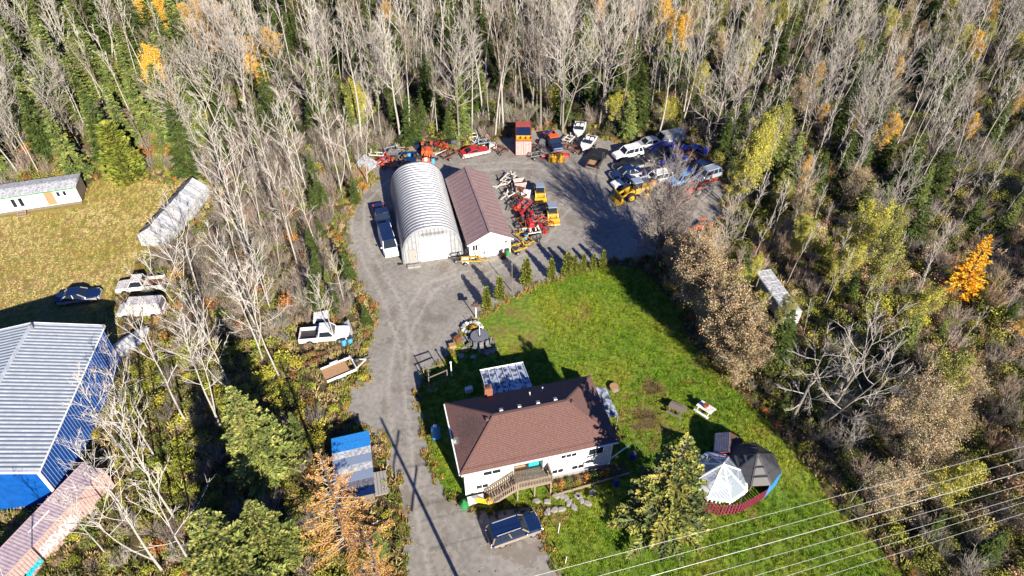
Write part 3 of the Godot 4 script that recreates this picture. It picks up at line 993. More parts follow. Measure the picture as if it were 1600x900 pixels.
func build_garage() -> void:
	var A := G(735, 403); var B := G(804, 391)
	var yaw := yaw_of(Vector3(-5.42, 0, -67.87), Vector3(0.25, 0, -69.32))
	var o := thing("workshop_garage", "long white garage with brown metal gable roof beside the Quonset hut", "garage", Vector3(-2.75, 0, -68.2), yaw)
	var hw := 2.9; var Ln := 15.6; var EY := 2.55; var RY := 4.0
	clear_box(o, 3.2, 16.0)
	var b := MB.new()
	b.loft([[Vector3(-hw + 0.2, 0, -Ln + 0.3), Vector3(hw - 0.2, 0, -Ln + 0.3), Vector3(hw - 0.2, EY, -Ln + 0.3), Vector3(0, RY - 0.15, -Ln + 0.3), Vector3(-hw + 0.2, EY, -Ln + 0.3)], [Vector3(-hw + 0.2, 0, -0.25), Vector3(hw - 0.2, 0, -0.25), Vector3(hw - 0.2, EY, -0.25), Vector3(0, RY - 0.15, -0.25), Vector3(-hw + 0.2, EY, -0.25)]])
	part("wall", b, M.siding, o)
	for i in 12:
		var y := 0.2 + i * 0.29
		var half := hw - 0.22 if y < EY else (hw - 0.22) * (RY - 0.25 - y) / (RY - 0.15 - EY)
		if half > 0.15:
			bxp("siding_board", o, Vector3(0, y, -0.24), Vector3(half * 2, 0.26, 0.03), M.siding, 0.01)
	var rf := MB.new()
	rf.beam(Vector3(0, RY + 0.09, -Ln - 0.12), Vector3(0, RY + 0.09, 0.17), 0.3, 0.05)
	var roof := part("roof", rf, M.brown_metal, o)
	for s in [-1.0, 1.0]:
		for i in 18:
			var z0: float = 0.15 - (Ln + 0.25) * i / 18.0
			var z1: float = 0.15 - (Ln + 0.25) * (i + 1) / 18.0 + 0.004
			var e := Vector3((hw + 0.12) * s, EY - 0.06, 0); var r := Vector3(0, RY + 0.06, 0)
			var zz := Vector3(0, 0, z0); var zy := Vector3(0, 0, z1)
			if s > 0:
				slope_panel(roof, "roof_panel", e + zz, e + zy, r + zy, r + zz, 0.05, M.brown_metal)
			else:
				slope_panel(roof, "roof_panel", e + zy, e + zz, r + zz, r + zy, 0.05, M.brown_metal)
			if i > 0:
				beamp("seam", roof, e + zz + Vector3(0, 0.012, 0), r + zz + Vector3(0, 0.012, 0), 0.03, 0.03, M.brown_metal)
	for s in [-1.0, 1.0]:
		beamp("rake_trim", roof, Vector3((hw + 0.1) * s, EY - 0.1, 0.17), Vector3(0, RY + 0.02, 0.17), 0.05, 0.14, M.white_trim)
	var d := bxp("overhead_door", o, Vector3(0.0, 1.08, -0.2), Vector3(2.6, 2.1, 0.1), M.white_paint)
	for i in 4:
		bxp("door_section", d, Vector3(0.0, 0.3 + i * 0.52, -0.14), Vector3(2.54, 0.5, 0.04), M.white_paint, 0.012)
	window_at(o, Vector3(-1.95, 1.75, -0.19), 0.7, 0.85, 2)
	var wl := MB.new()
	wl.box(Vector3(2.1, 2.0, -0.16), Vector3(0.18, 0.28, 0.18), 0.03)
	part("wall_lamp", wl, M.plastic_dark, o)

func build_blue_hall() -> void:
	var E0 := Vector3(-42.7, 0, -49.95); var E1 := Vector3(-40.6, 0, -32.9)
	var o := thing("blue_metal_hall", "large hall with pale ribbed metal roof and blue steel walls", "building", E0, yaw_of(E0, E1))
	# local: x runs along the eave towards the near gable, z points away from the ridge side (+z is outside the ribbed wall)
	var Ln := E0.distance_to(E1)
	var EY := 5.45; var RY := 6.6; var hw := 6.3
	# +z local = to the side of the navy wall?  local z = (sin yaw, 0, cos yaw)
	var out := o.transform.basis.z
	var sgn := 1.0 if out.x > 0.0 else -1.0
	clear_rect(o.transform * Vector3(-0.5, 0, 0.4 * sgn), o.transform * Vector3(Ln + 0.5, 0, 0.4 * sgn), o.transform * Vector3(Ln + 0.5, 0, -hw * 2 * sgn), o.transform * Vector3(-0.5, 0, -hw * 2 * sgn))
	var z := func(v: float) -> float: return -v * sgn   # v metres inward from the eave wall
	var b := MB.new()
	var ring := func(x: float) -> Array:
		var a := [Vector3(x, 0, z.call(0.1)), Vector3(x, EY, z.call(0.1)), Vector3(x, RY - 0.1, z.call(hw)), Vector3(x, EY, z.call(hw * 2)), Vector3(x, 0, z.call(hw * 2))]
		return a
	var ra: Array = ring.call(0.1); var rb: Array = ring.call(Ln - 0.1)
	if sgn < 0:
		b.loft([ra, rb])
	else:
		b.loft([rb, ra])
	part("wall", b, M.blue_metal, o)
	# eave wall of navy sheets with pale ribs
	var n := 44
	for i in n:
		var x0 := Ln * i / n
		bxp("wall_sheet", o, Vector3(x0 + Ln / n / 2, EY / 2, z.call(-0.02)), Vector3(Ln / n - 0.012, EY, 0.05), M.blue_metal)
		bxp("wall_rib", o, Vector3(x0, EY / 2, z.call(-0.06)), Vector3(0.03, EY, 0.05), M.blue_rib)
	# gable trims and sheets
	bxp("corner_trim", o, Vector3(Ln + 0.02, EY / 2, z.call(-0.03)), Vector3(0.2, EY, 0.2), M.white_trim)
	for i in 12:
		var c := (i + 0.5) * hw * 2 / 12.0
		var top := EY + (RY - 0.25 - EY) * (1.0 - absf(c - hw) / hw) - 0.1
		bxp("gable_sheet", o, Vector3(Ln - 0.02, top / 2, z.call(c)), Vector3(0.05, top, hw * 2 / 12.0 - 0.01), M.blue_metal)
	var rf := MB.new()
	rf.beam(Vector3(-0.3, RY + 0.1, z.call(hw)), Vector3(Ln + 0.3, RY + 0.1, z.call(hw)), 0.4, 0.06)
	var roof := part("roof", rf, M.pale_roof, o)
	var m := 40
	for side in [0, 1]:
		for i in m:
			var x0 := -0.25 + (Ln + 0.5) * i / m
			var x1 := -0.25 + (Ln + 0.5) * (i + 1) / m - 0.006
			var ez: float = z.call(-0.3) if side == 0 else z.call(hw * 2 + 0.3)
			var rz: float = z.call(hw)
			var e0 := Vector3(x0, EY + 0.02, ez); var e1 := Vector3(x1, EY + 0.02, ez); var r1 := Vector3(x1, RY + 0.06, rz); var r0 := Vector3(x0, RY + 0.06, rz)
			if (e1 - e0).cross(r0 - e0).y > 0:
				slope_panel(roof, "roof_sheet", e0, e1, r1, r0, 0.05, M.pale_roof)
			else:
				slope_panel(roof, "roof_sheet", e1, e0, r0, r1, 0.05, M.pale_roof)
			beamp("rib", roof, e0 + Vector3(0, 0.03, 0), r0 + Vector3(0, 0.03, 0), 0.13, 0.09, M.grey_rib)
	for x in [-0.28, Ln + 0.28]:
		beamp("rake_trim", roof, Vector3(x, EY + 0.0, z.call(-0.3)), Vector3(x, RY + 0.06, z.call(hw)), 0.1, 0.2, M.white_trim)
		beamp("rake_trim", roof, Vector3(x, EY + 0.0, z.call(hw * 2 + 0.3)), Vector3(x, RY + 0.06, z.call(hw)), 0.1, 0.2, M.white_trim)
	beamp("eave_trim", roof, Vector3(-0.28, EY - 0.04, z.call(-0.32)), Vector3(Ln + 0.28, EY - 0.04, z.call(-0.32)), 0.08, 0.12, M.white_trim)
	var vt := MB.new()
	vt.tube([Vector3(0.5, RY - 0.2, z.call(hw - 0.3)), Vector3(0.5, RY + 0.6, z.call(hw - 0.3))], [0.14, 0.14], 10, true)
	part("vent_pipe", vt, M.steel, roof)

func corrugated_box(o: Node3D, L: float, W: float, Hh: float, side: Material, top: Material, pitch: float) -> void:
	bxp("shell", o, Vector3(0, Hh / 2, 0), Vector3(L - 0.1, Hh - 0.04, W - 0.1), side)
	var n := int(L / pitch)
	for i in n:
		var x := -L / 2 + (i + 0.5) * L / n
		bxp("roof_corrugation", o, Vector3(x, Hh, 0), Vector3(L / n * 0.55, 0.05, W - 0.16), top, 0.02)
		for s in [-1.0, 1.0]:
			bxp("side_corrugation", o, Vector3(x, Hh / 2, s * (W / 2 - 0.03)), Vector3(L / n * 0.55, Hh - 0.3, 0.05), side)
	bxp("roof_plate", o, Vector3(0, Hh - 0.015, 0), Vector3(L - 0.08, 0.03, W - 0.08), top)
	for s in [-1.0, 1.0]:
		bxp("rail", o, Vector3(0, Hh - 0.03, s * (W / 2 - 0.03)), Vector3(L, 0.1, 0.09), side, 0.01)
		bxp("rail", o, Vector3(0, 0.08, s * (W / 2 - 0.03)), Vector3(L, 0.16, 0.09), side, 0.01)
		for t in [-1.0, 1.0]:
			bxp("corner_post", o, Vector3(s * (L / 2 - 0.05), Hh / 2, t * (W / 2 - 0.03)), Vector3(0.12, Hh + 0.04, 0.12), side)

func build_container_long() -> void:
	var a := Vector3(-37.95, 0, -35.2); var b := Vector3(-42.05, 0, -23.8)
	var o := thing("shipping_container", "long faded mauve shipping container with white and teal graffiti beside the blue hall", "container", (a + b) / 2.0, yaw_of(b, a))
	clear_box(o, 6.4, 1.6)
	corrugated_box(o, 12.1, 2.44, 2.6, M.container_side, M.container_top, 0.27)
	bxp("roof_patch", o, Vector3(0.2, 2.64, -0.15), Vector3(2.2, 0.03, 0.12), M.white_paint)
	# sprayed graffiti on the lit long side: strokes 3 mm proud
	var side := 1.0
	var r := RandomNumberGenerator.new(); r.seed = 12
	var z := (2.44 / 2 + 0.004) * side
	for spec in [[M.white_paint, -1.6, 2.0, 7, 0.5, 1.9], [M.turquoise, -3.6, -1.8, 5, 0.35, 1.0], [M.black_paint, -5.2, -3.4, 6, 0.4, 1.3]]:
		var g := MB.new()
		for k in int(spec[3]):
			var cx: float = lerpf(spec[1], spec[2], (k + 0.5) / float(spec[3]))
			var hgt: float = spec[5] - spec[4]
			for stroke in 3:
				var kind := (r.randi() + stroke) % 3
				var dx := r.randf_range(-0.16, 0.16)
				var last := Vector3.ZERO
				for j in 9:
					var t := j / 8.0
					var p := Vector3(cx + dx, 0, z + stroke * 0.003)
					if kind == 0:
						p += Vector3(cos(t * TAU * 0.8 + cx) * 0.2, spec[4] + hgt * (0.5 + 0.46 * sin(t * TAU * 0.8 + cx)), 0)
					elif kind == 1:
						p += Vector3(sin(t * TAU + cx) * 0.16, spec[4] + hgt * t, 0)
					else:
						p += Vector3((t - 0.5) * 0.42, spec[4] + hgt * (0.25 + 0.5 * r.randf()), 0)
					if j > 0:
						g.beam(last, p, 0.012, 0.11, Vector3(0, 0, 1).cross(p - last).normalized())
					last = p
		part("graffiti", g, spec[0], o)

func build_trailer_home() -> void:
	var a := G(-120, 355); var b := Vector3(-60.9, 0, -80.1)
	var dir := Vector3(-70.9 - b.x, 0, -77.1 - b.z).normalized()
	var L := 17.0
	var c := b + dir * L / 2.0
	var o := thing("mobile_home", "long white mobile home with pale metal roof on the dry field", "mobile home", c, yaw_of(b + dir * L, b))
	o.position += o.transform.basis.z * -1.8
	clear_box(o, 8.8, 2.6)
	bxp("wall", o, Vector3(0, 1.6, 0), Vector3(L, 2.3, 3.5), M.white_paint)
	bxp("skirting", o, Vector3(0, 0.25, 0), Vector3(L - 0.3, 0.5, 3.3), M.grey_wood)
	for i in 24:
		bxp("end_board", o, Vector3(L / 2 + 0.015, 1.6, -1.68 + i * 0.146), Vector3(0.03, 2.3, 0.13), M.grey_wood)
	var rf := MB.new()
	rf.loft([[Vector3(-L / 2 - 0.15, 2.7, 1.9), Vector3(L / 2 + 0.15, 2.7, 1.9), Vector3(L / 2 + 0.15, 2.7, -1.9), Vector3(-L / 2 - 0.15, 2.7, -1.9)], [Vector3(-L / 2 - 0.15, 2.82, 1.9), Vector3(L / 2 + 0.15, 2.82, 1.9), Vector3(L / 2 + 0.15, 2.82, -1.9), Vector3(-L / 2 - 0.15, 2.82, -1.9)], [Vector3(-L / 2 - 0.1, 3.1, 0.05), Vector3(L / 2 + 0.1, 3.1, 0.05), Vector3(L / 2 + 0.1, 3.1, -0.05), Vector3(-L / 2 - 0.1, 3.1, -0.05)]])
	var roof := part("roof", rf, M.tarp_white, o)
	for i in 15:
		var x := -L / 2 + (i + 0.5) * L / 15.0
		beamp("seam", roof, Vector3(x, 2.84, 1.88), Vector3(x, 3.11, 0.05), 0.05, 0.03, M.pale_rib)
	bxp("fascia", roof, Vector3(0, 2.72, 1.93), Vector3(L + 0.3, 0.14, 0.05), M.green_paint)
	for x in [0.4, 1.3]:
		window_at(o, Vector3(x, 1.7, 1.78), 0.55, 1.3, 1)
	for x in [6.1, 6.9]:
		window_at(o, Vector3(x, 2.1, 1.78), 0.45, 0.7, 1)
	window_at(o, Vector3(-5.5, 1.9, 1.78), 1.4, 0.9, 2)
	var d := bxp("door", o, Vector3(4.9, 1.55, 1.78), Vector3(1.1, 1.95, 0.07), M.new_wood)
	bxp("handle", d, Vector3(4.5, 1.5, 1.84), Vector3(0.06, 0.12, 0.05), M.iron)
	for x in [-7.0, -3.4, -1.0, 2.6]:
		bxp("batten", o, Vector3(x, 1.6, 1.77), Vector3(0.06, 2.3, 0.03), M.pale_rib)
	var st := thing("porch_steps", "small grey wooden steps at the mobile home wall", "steps", o.transform * Vector3(0.9, 0, 2.3), o.rotation.y)
	for i in 3:
		bxp("tread", st, Vector3(0, 0.15 + 0.18 * i, 0.5 - 0.3 * i), Vector3(1.1, 0.06, 0.28), M.deck_wood)
	for s in [-0.5, 0.5]:
		beamp("stringer", st, Vector3(s, 0.05, 0.65), Vector3(s, 0.5, -0.2), 0.05, 0.2, M.deck_wood)

func build_tent() -> void:
	var N := Vector3(-46.9, 0, -70.3); var Fp := Vector3(-45.2, 0, -82.2)
	var o := thing("canopy_shelter", "patched grey and white fabric shelter tent sagging at the field edge", "shelter", N, yaw_of(N, Fp))
	var L := N.distance_to(Fp)
	clear_rect(o.transform * Vector3(-0.5, 0, 2.2), o.transform * Vector3(L + 0.5, 0, 2.2), o.transform * Vector3(L + 0.5, 0, -2.2), o.transform * Vector3(-0.5, 0, -2.2))
	var r := RandomNumberGenerator.new(); r.seed = 5
	var n := 7
	var sag := []
	for i in n * 2 + 1:
		sag.append((0.0 if i % 2 == 0 else -0.16) + r.randf_range(-0.05, 0.05))
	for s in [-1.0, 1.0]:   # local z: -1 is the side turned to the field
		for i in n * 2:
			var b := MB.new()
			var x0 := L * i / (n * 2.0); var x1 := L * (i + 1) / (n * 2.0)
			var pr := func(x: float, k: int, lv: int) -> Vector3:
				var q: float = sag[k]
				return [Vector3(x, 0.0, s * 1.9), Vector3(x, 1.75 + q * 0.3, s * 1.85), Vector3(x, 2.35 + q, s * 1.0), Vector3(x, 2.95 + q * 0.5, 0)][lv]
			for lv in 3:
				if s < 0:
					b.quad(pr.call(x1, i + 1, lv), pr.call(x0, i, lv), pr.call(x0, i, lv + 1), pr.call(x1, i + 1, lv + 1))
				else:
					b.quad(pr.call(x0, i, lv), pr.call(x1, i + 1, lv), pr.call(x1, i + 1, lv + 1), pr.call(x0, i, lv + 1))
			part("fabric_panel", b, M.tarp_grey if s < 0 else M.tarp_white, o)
	for e in [0.0, L]:
		var b := MB.new()
		var pts := [Vector3(e, 0, -1.9), Vector3(e, 1.75, -1.85), Vector3(e, 2.95, 0), Vector3(e, 1.75, 1.85), Vector3(e, 0, 1.9)]
		if e > 0:
			pts.reverse()
		b.tri(pts[0], pts[4], pts[3]); b.tri(pts[0], pts[3], pts[2]); b.tri(pts[0], pts[2], pts[1])
		part("end_panel", b, M.tarp_white, o)
	for i in n + 1:
		var b := MB.new()
		var x := L * i / n
		b.tube([Vector3(x, 0, -1.92), Vector3(x, 1.78, -1.88), Vector3(x, 3.0, 0), Vector3(x, 1.78, 1.88), Vector3(x, 0, 1.92)], [0.035, 0.035, 0.035, 0.035, 0.035], 6)
		part("hoop", b, M.steel, o)

func build_gazebo() -> void:
	var cw := Vector3(18.7, 0, -34.45); var cd := Vector3(22.15, 0, -35.75)
	var o := thing("glazed_gazebo", "white framed gazebo with clear pointed roof and burgundy slat wall", "gazebo", cw, 0.2)
	var R := 2.55
	var ap := Vector3(0, 4.0, 0)
	for i in 8:
		var a0 := TAU * i / 8; var a1 := TAU * (i + 1) / 8
		var p0 := Vector3(cos(a0) * R, 2.05, sin(a0) * R); var p1 := Vector3(cos(a1) * R, 2.05, sin(a1) * R)
		beamp("rafter", o, p0, ap, 0.14, 0.1, M.white_trim)
		beamp("eave_beam", o, p0, p1, 0.24, 0.12, M.white_trim)
		beamp("post", o, Vector3(p0.x * 0.96, 0, p0.z * 0.96), Vector3(p0.x * 0.96, 2.0, p0.z * 0.96), 0.1, 0.1, M.white_trim)
		for t in [0.35, 0.65]:
			beamp("purlin", o, p0.lerp(ap, t), p1.lerp(ap, t), 0.05, 0.05, M.white_trim)
		var g := MB.new()
		g.tri(p1 + Vector3(0, 0.04, 0), p0 + Vector3(0, 0.04, 0), ap + Vector3(0, 0.04, 0))
		part("roof_pane", g, M.pane, o)
	var bn := MB.new()
	bn.tube([Vector3(0, 0, 0), Vector3(0, 0.45, 0)], [1.5, 1.5], 16, true)
	part("bench", bn, M.white_paint, o)
	var fin := MB.new()
	fin.tube([ap - Vector3(0, 0.05, 0), ap + Vector3(0, 0.3, 0)], [0.1, 0.03], 8, true)
	part("finial", fin, M.white_trim, o)
	var wp := [Vector3(16.9, 0, -32.3), Vector3(18.5, 0, -31.8), Vector3(20.3, 0, -32.0), Vector3(21.7, 0, -32.75), Vector3(22.9, 0, -33.42)]
	for i in wp.size() - 1:
		var n := int(wp[i].distance_to(wp[i + 1]) / 0.26)
		for k in n:
			var p: Vector3 = o.transform.affine_inverse() * (wp[i] as Vector3).lerp(wp[i + 1], (k + 0.5) / n)
			bxp("slat", o, p + Vector3(0, 0.8 + rng.randf_range(-0.04, 0.04), 0), Vector3(0.165, 1.6, 0.04), M.burgundy, 0.02, Basis(Vector3.UP, yaw_of(wp[i], wp[i + 1]) - 0.2))
	var d := thing("shingled_gazebo", "black shingled octagonal gazebo roof with blue tarp side", "gazebo", cd, 0.45)
	var Rd := 2.45
	var apd := Vector3(0, 3.75, 0)
	for i in 8:
		var a0 := TAU * i / 8; var a1 := TAU * (i + 1) / 8
		var p0 := Vector3(cos(a0) * Rd, 2.1, sin(a0) * Rd); var p1 := Vector3(cos(a1) * Rd, 2.1, sin(a1) * Rd)
		var g := MB.new()
		g.tri(p1, p0, apd)
		g.tri(p0 - Vector3(0, 0.06, 0), p1 - Vector3(0, 0.06, 0), apd - Vector3(0, 0.06, 0))
		g.quad(p1 - Vector3(0, 0.06, 0), p0 - Vector3(0, 0.06, 0), p0, p1)
		part("roof_facet", g, M.dark_shingle, d)
		beamp("hip_cap", d, p0 + Vector3(0, 0.02, 0), apd + Vector3(0, 0.02, 0), 0.16, 0.03, M.dark_shingle)
		beamp("post", d, Vector3(p0.x * 0.94, 0, p0.z * 0.94), Vector3(p0.x * 0.94, 2.08, p0.z * 0.94), 0.12, 0.12, M.grey_wood)
		if i % 2 == 0:
			for t in [0.3, 0.6]:
				beamp("patch", d, p0.lerp(apd, t) + Vector3(0, 0.03, 0), p1.lerp(apd, t) + Vector3(0, 0.03, 0), 0.35, 0.02, M.dark_shingle)
	var inv := d.transform.affine_inverse()
	var t0 := inv * Vector3(22.98, 0, -33.45); var t1 := inv * Vector3(24.5, 0, -34.85)
	slope_panel(d, "tarp", t0 + Vector3(0, 0.05, 0), t1 + Vector3(0, 0.05, 0), t1 + Vector3(0, 2.1, 0), t0 + Vector3(0, 2.1, 0), 0.03, M.tarp_blue)
	# little shed behind
	var s := thing("garden_shed", "small brown garden shed with one pale roof slope behind the gazebos", "shed", Vector3(20.45, 0, -38.0), -0.27)
	bxp("wall", s, Vector3(0, 0.85, 0), Vector3(2.1, 1.7, 1.9), M.brown_panel)
	for i in 13:
		bxp("board", s, Vector3(-0.98 + i * 0.163, 0.85, 0.965), Vector3(0.145, 1.7, 0.03), M.brown_panel)
	slope_panel(s, "roof_slope", Vector3(0.0, 2.35, -1.15), Vector3(-1.3, 1.7, -1.15), Vector3(-1.3, 1.7, 1.15), Vector3(0.0, 2.35, 1.15), 0.05, M.tarp_white)
	slope_panel(s, "roof_slope", Vector3(0.0, 2.35, 1.15), Vector3(1.3, 1.7, 1.15), Vector3(1.3, 1.7, -1.15), Vector3(0.0, 2.35, -1.15), 0.05, M.brown_panel)
	for i in 9:
		beamp("shingle_course", s, Vector3(-0.14 * i - 0.07, 2.335 - 0.07 * i, -1.14), Vector3(-0.14 * i - 0.07, 2.335 - 0.07 * i, 1.14), 0.03, 0.02, M.grey_wood)
	beamp("rake_trim", s, Vector3(-1.3, 1.68, 1.18), Vector3(0, 2.33, 1.18), 0.03, 0.12, M.red_steel)
	beamp("rake_trim", s, Vector3(1.3, 1.68, 1.18), Vector3(0, 2.33, 1.18), 0.03, 0.12, M.red_steel)
	bxp("door", s, Vector3(0, 0.8, 0.99), Vector3(0.8, 1.5, 0.04), M.grey_wood)

func build_side_structures() -> void:
	# white box trailer half hidden in the brush east of the lawn
	var o := thing("box_trailer", "weathered white box trailer half hidden among the shrubs beyond the lawn", "trailer", Vector3(31.1, 0, -59.2), yaw_of(Vector3(30.3, 0, -63.3), Vector3(31.9, 0, -55.4)))
	clear_box(o, 4.6, 1.9)
	bxp("shell", o, Vector3(0, 1.4, 0), Vector3(7.6, 1.9, 2.1), M.tarp_white, 0.08)
	for i in 8:
		beamp("roof_bow", o, Vector3(-3.6 + i * 1.02, 2.36, -1.0), Vector3(-3.6 + i * 1.02, 2.36, 1.0), 0.06, 0.03, M.pale_rib)
	for x in [-0.6, 0.6]:
		for s in [-1.05, 1.05]:
			wheel(o, Vector3(x, 0.38, s), 0.38, 0.22)
	# shed under tarps by the drive
	var a := G(505, 705); var b := G(572, 700)
	var sh := thing("tarp_shed", "low shed roofed with blue and grey sheets under the orange tamarack", "shed", G(556, 745), yaw_of(G(528, 752), G(578, 742)))
	clear_box(sh, 2.2, 3.8)
	bxp("wall", sh, Vector3(0, 0.95, 0), Vector3(3.2, 1.9, 6.4), M.grey_wood)
	var cols := [M.tarp_blue, M.tarp_blue, M.tarp_white, M.steel_blue, M.tarp_white, M.steel_blue, M.tarp_grey, M.navy_paint]
	for i in 8:
		var z := -3.4 + i * 0.86
		slope_panel(sh, "roof_sheet", Vector3(-1.8, 1.95 + 0.015 * (i % 2), z + 0.9), Vector3(1.8, 2.15 + 0.015 * (i % 2), z + 0.9), Vector3(1.8, 2.15 + 0.015 * (i % 2), z), Vector3(-1.8, 1.95 + 0.015 * (i % 2), z), 0.04, cols[i])
	var fl := thing("pallet_deck", "bleached white timber deck platform lying beside the tarp shed", "platform", G(588, 760), sh.rotation.y)
	for i in 7:
		bxp("plank", fl, Vector3(-0.9 + i * 0.3, 0.42, 0), Vector3(0.27, 0.05, 2.5), M.concrete, 0.01)
	for z in [-1.0, 0.0, 1.0]:
		bxp("bearer", fl, Vector3(0, 0.2, z), Vector3(2.1, 0.38, 0.12), M.grey_wood)
	var wp := thing("white_scrap_heap", "tangle of white metal frames dumped beside the drive under the tamarack", "scrap", G(565, 845), 0.1)
	for i in 14:
		var p := Vector3(rng.randf_range(-1.4, 1.4), rng.randf_range(0.15, 0.7), rng.randf_range(-1.0, 1.0))
		beamp("frame_bar", wp, p, p + Vector3(rng.randf_range(-1.6, 1.6), rng.randf_range(-0.1, 0.4), rng.randf_range(-1.0, 1.0)), 0.09, 0.09, M.dull_white)
	bxp("sheet", wp, Vector3(0, 0.2, 0), Vector3(2.4, 0.3, 1.6), M.dull_white, 0.05)

func build_power_line() -> void:
	var specs := [[860, 893, 1600, 695, 12.0], [940, 898, 1600, 715, 11.6], [1020, 898, 1600, 735, 10.4], [1100, 898, 1600, 755, 9.4], [1180, 898, 1600, 773, 8.9], [1230, 898, 1600, 783, 8.4], [1292, 898, 1600, 800, 7.2]]
	var names := ["outermost, highest of the seven", "second highest of the seven", "thick lashed cable, third from the top", "fourth from the top of the seven", "fifth from the top of the seven", "sixth from the top of the seven", "lowest of the seven"]
	for i in specs.size():
		var s: Array = specs[i]
		var a := G(s[0], s[1], s[4]); var b := G(s[2], s[3], s[4])
		var d := (b - a).normalized()
		var start := a + d * ((-0.4 - a.x) / d.x)
		var fin := a + d * ((72.0 - a.x) / d.x)
		var pts := []; var rad := []
		for k in 25:
			var t := k / 24.0
			pts.append(start.lerp(fin, t) - Vector3(0, 0.0 + 0.25 * 4.0 * t * (1.0 - t), 0))
			rad.append(0.026 if i == 2 else 0.014)
		var m := MB.new()
		m.tube(pts, rad, 5)
		tag(part("overhead_wire", m, M.wire, self), "pale overhead wire crossing the lawn, " + names[i], "wire", "overhead wires")
	for e in [[Vector3(-0.4, 0, -18.3), 14.0, "tall wooden utility pole at the drive entrance"], [Vector3(72.0, 0, -38.0), 13.0, "wooden utility pole among the roadside shrubs"]]:
		var o := thing("utility_pole", e[2], "utility pole", e[0])
		var m := MB.new()
		m.tube([Vector3(0, -0.2, 0), Vector3(0, e[1], 0)], [0.19, 0.13], 10, true)
		part("pole", m, M.pole_wood, o)
		for y in [11.8, 9.4]:
			beamp("crossarm", o, Vector3(0, y, -2.3), Vector3(0, y, 2.3), 0.12, 0.14, M.pole_wood)
	# yard light pole by the cedars
	var lp := thing("yard_light_pole", "slim grey light pole standing in the row of cedars", "pole", G(800, 456), 0)
	var m := MB.new()
	m.tube([Vector3(0, -0.1, 0), Vector3(0, 4.6, 0)], [0.06, 0.045], 8, true)
	part("pole", m, M.grey_wood, lp)
	bxp("lamp_head", lp, Vector3(0, 4.65, 0.12), Vector3(0.2, 0.12, 0.4), M.steel, 0.03)

# ---------- vehicles and yard things ----------
func wheel(parent: Node, p: Vector3, r: float, w: float, rim: Material = null, ax := Vector3(0, 0, 1)) -> void:
	var key := "wheel%.2f_%.2f" % [r, w]
	if not T.has(key):
		var b := MB.new()
		b.tube([Vector3(0, 0, -w / 2), Vector3(0, 0, -w * 0.36), Vector3(0, 0, w * 0.36), Vector3(0, 0, w / 2)], [r * 0.86, r, r, r * 0.86], 14, true)
		var c := MB.new()
		c.tube([Vector3(0, 0, -w / 2 - 0.012), Vector3(0, 0, w / 2 + 0.012)], [r * 0.56, r * 0.56], 12, true)
		T[key] = [b.mesh(M.rubber), c]
	var t := part_mesh("wheel", T[key][0], parent, Transform3D(Basis(Quaternion(Vector3(0, 0, 1), ax)), p))
	var mk := key + (rim.resource_name if rim else "rim")
	if not T.has(mk):
		T[mk] = T[key][1].mesh(rim if rim else M.rim)
	part_mesh("rim", T[mk], t)

func section(w: float, y0: float, y1: float, x: float) -> Array:
	# ring seen from +x, counter-clockwise
	return [Vector3(x, y0, w * 0.9), Vector3(x, y0, -w * 0.9), Vector3(x, lerpf(y0, y1, 0.3), -w), Vector3(x, lerpf(y0, y1, 0.75), -w * 0.985), Vector3(x, y1, -w * 0.88), Vector3(x, y1, w * 0.88), Vector3(x, lerpf(y0, y1, 0.75), w * 0.985), Vector3(x, lerpf(y0, y1, 0.3), w)]

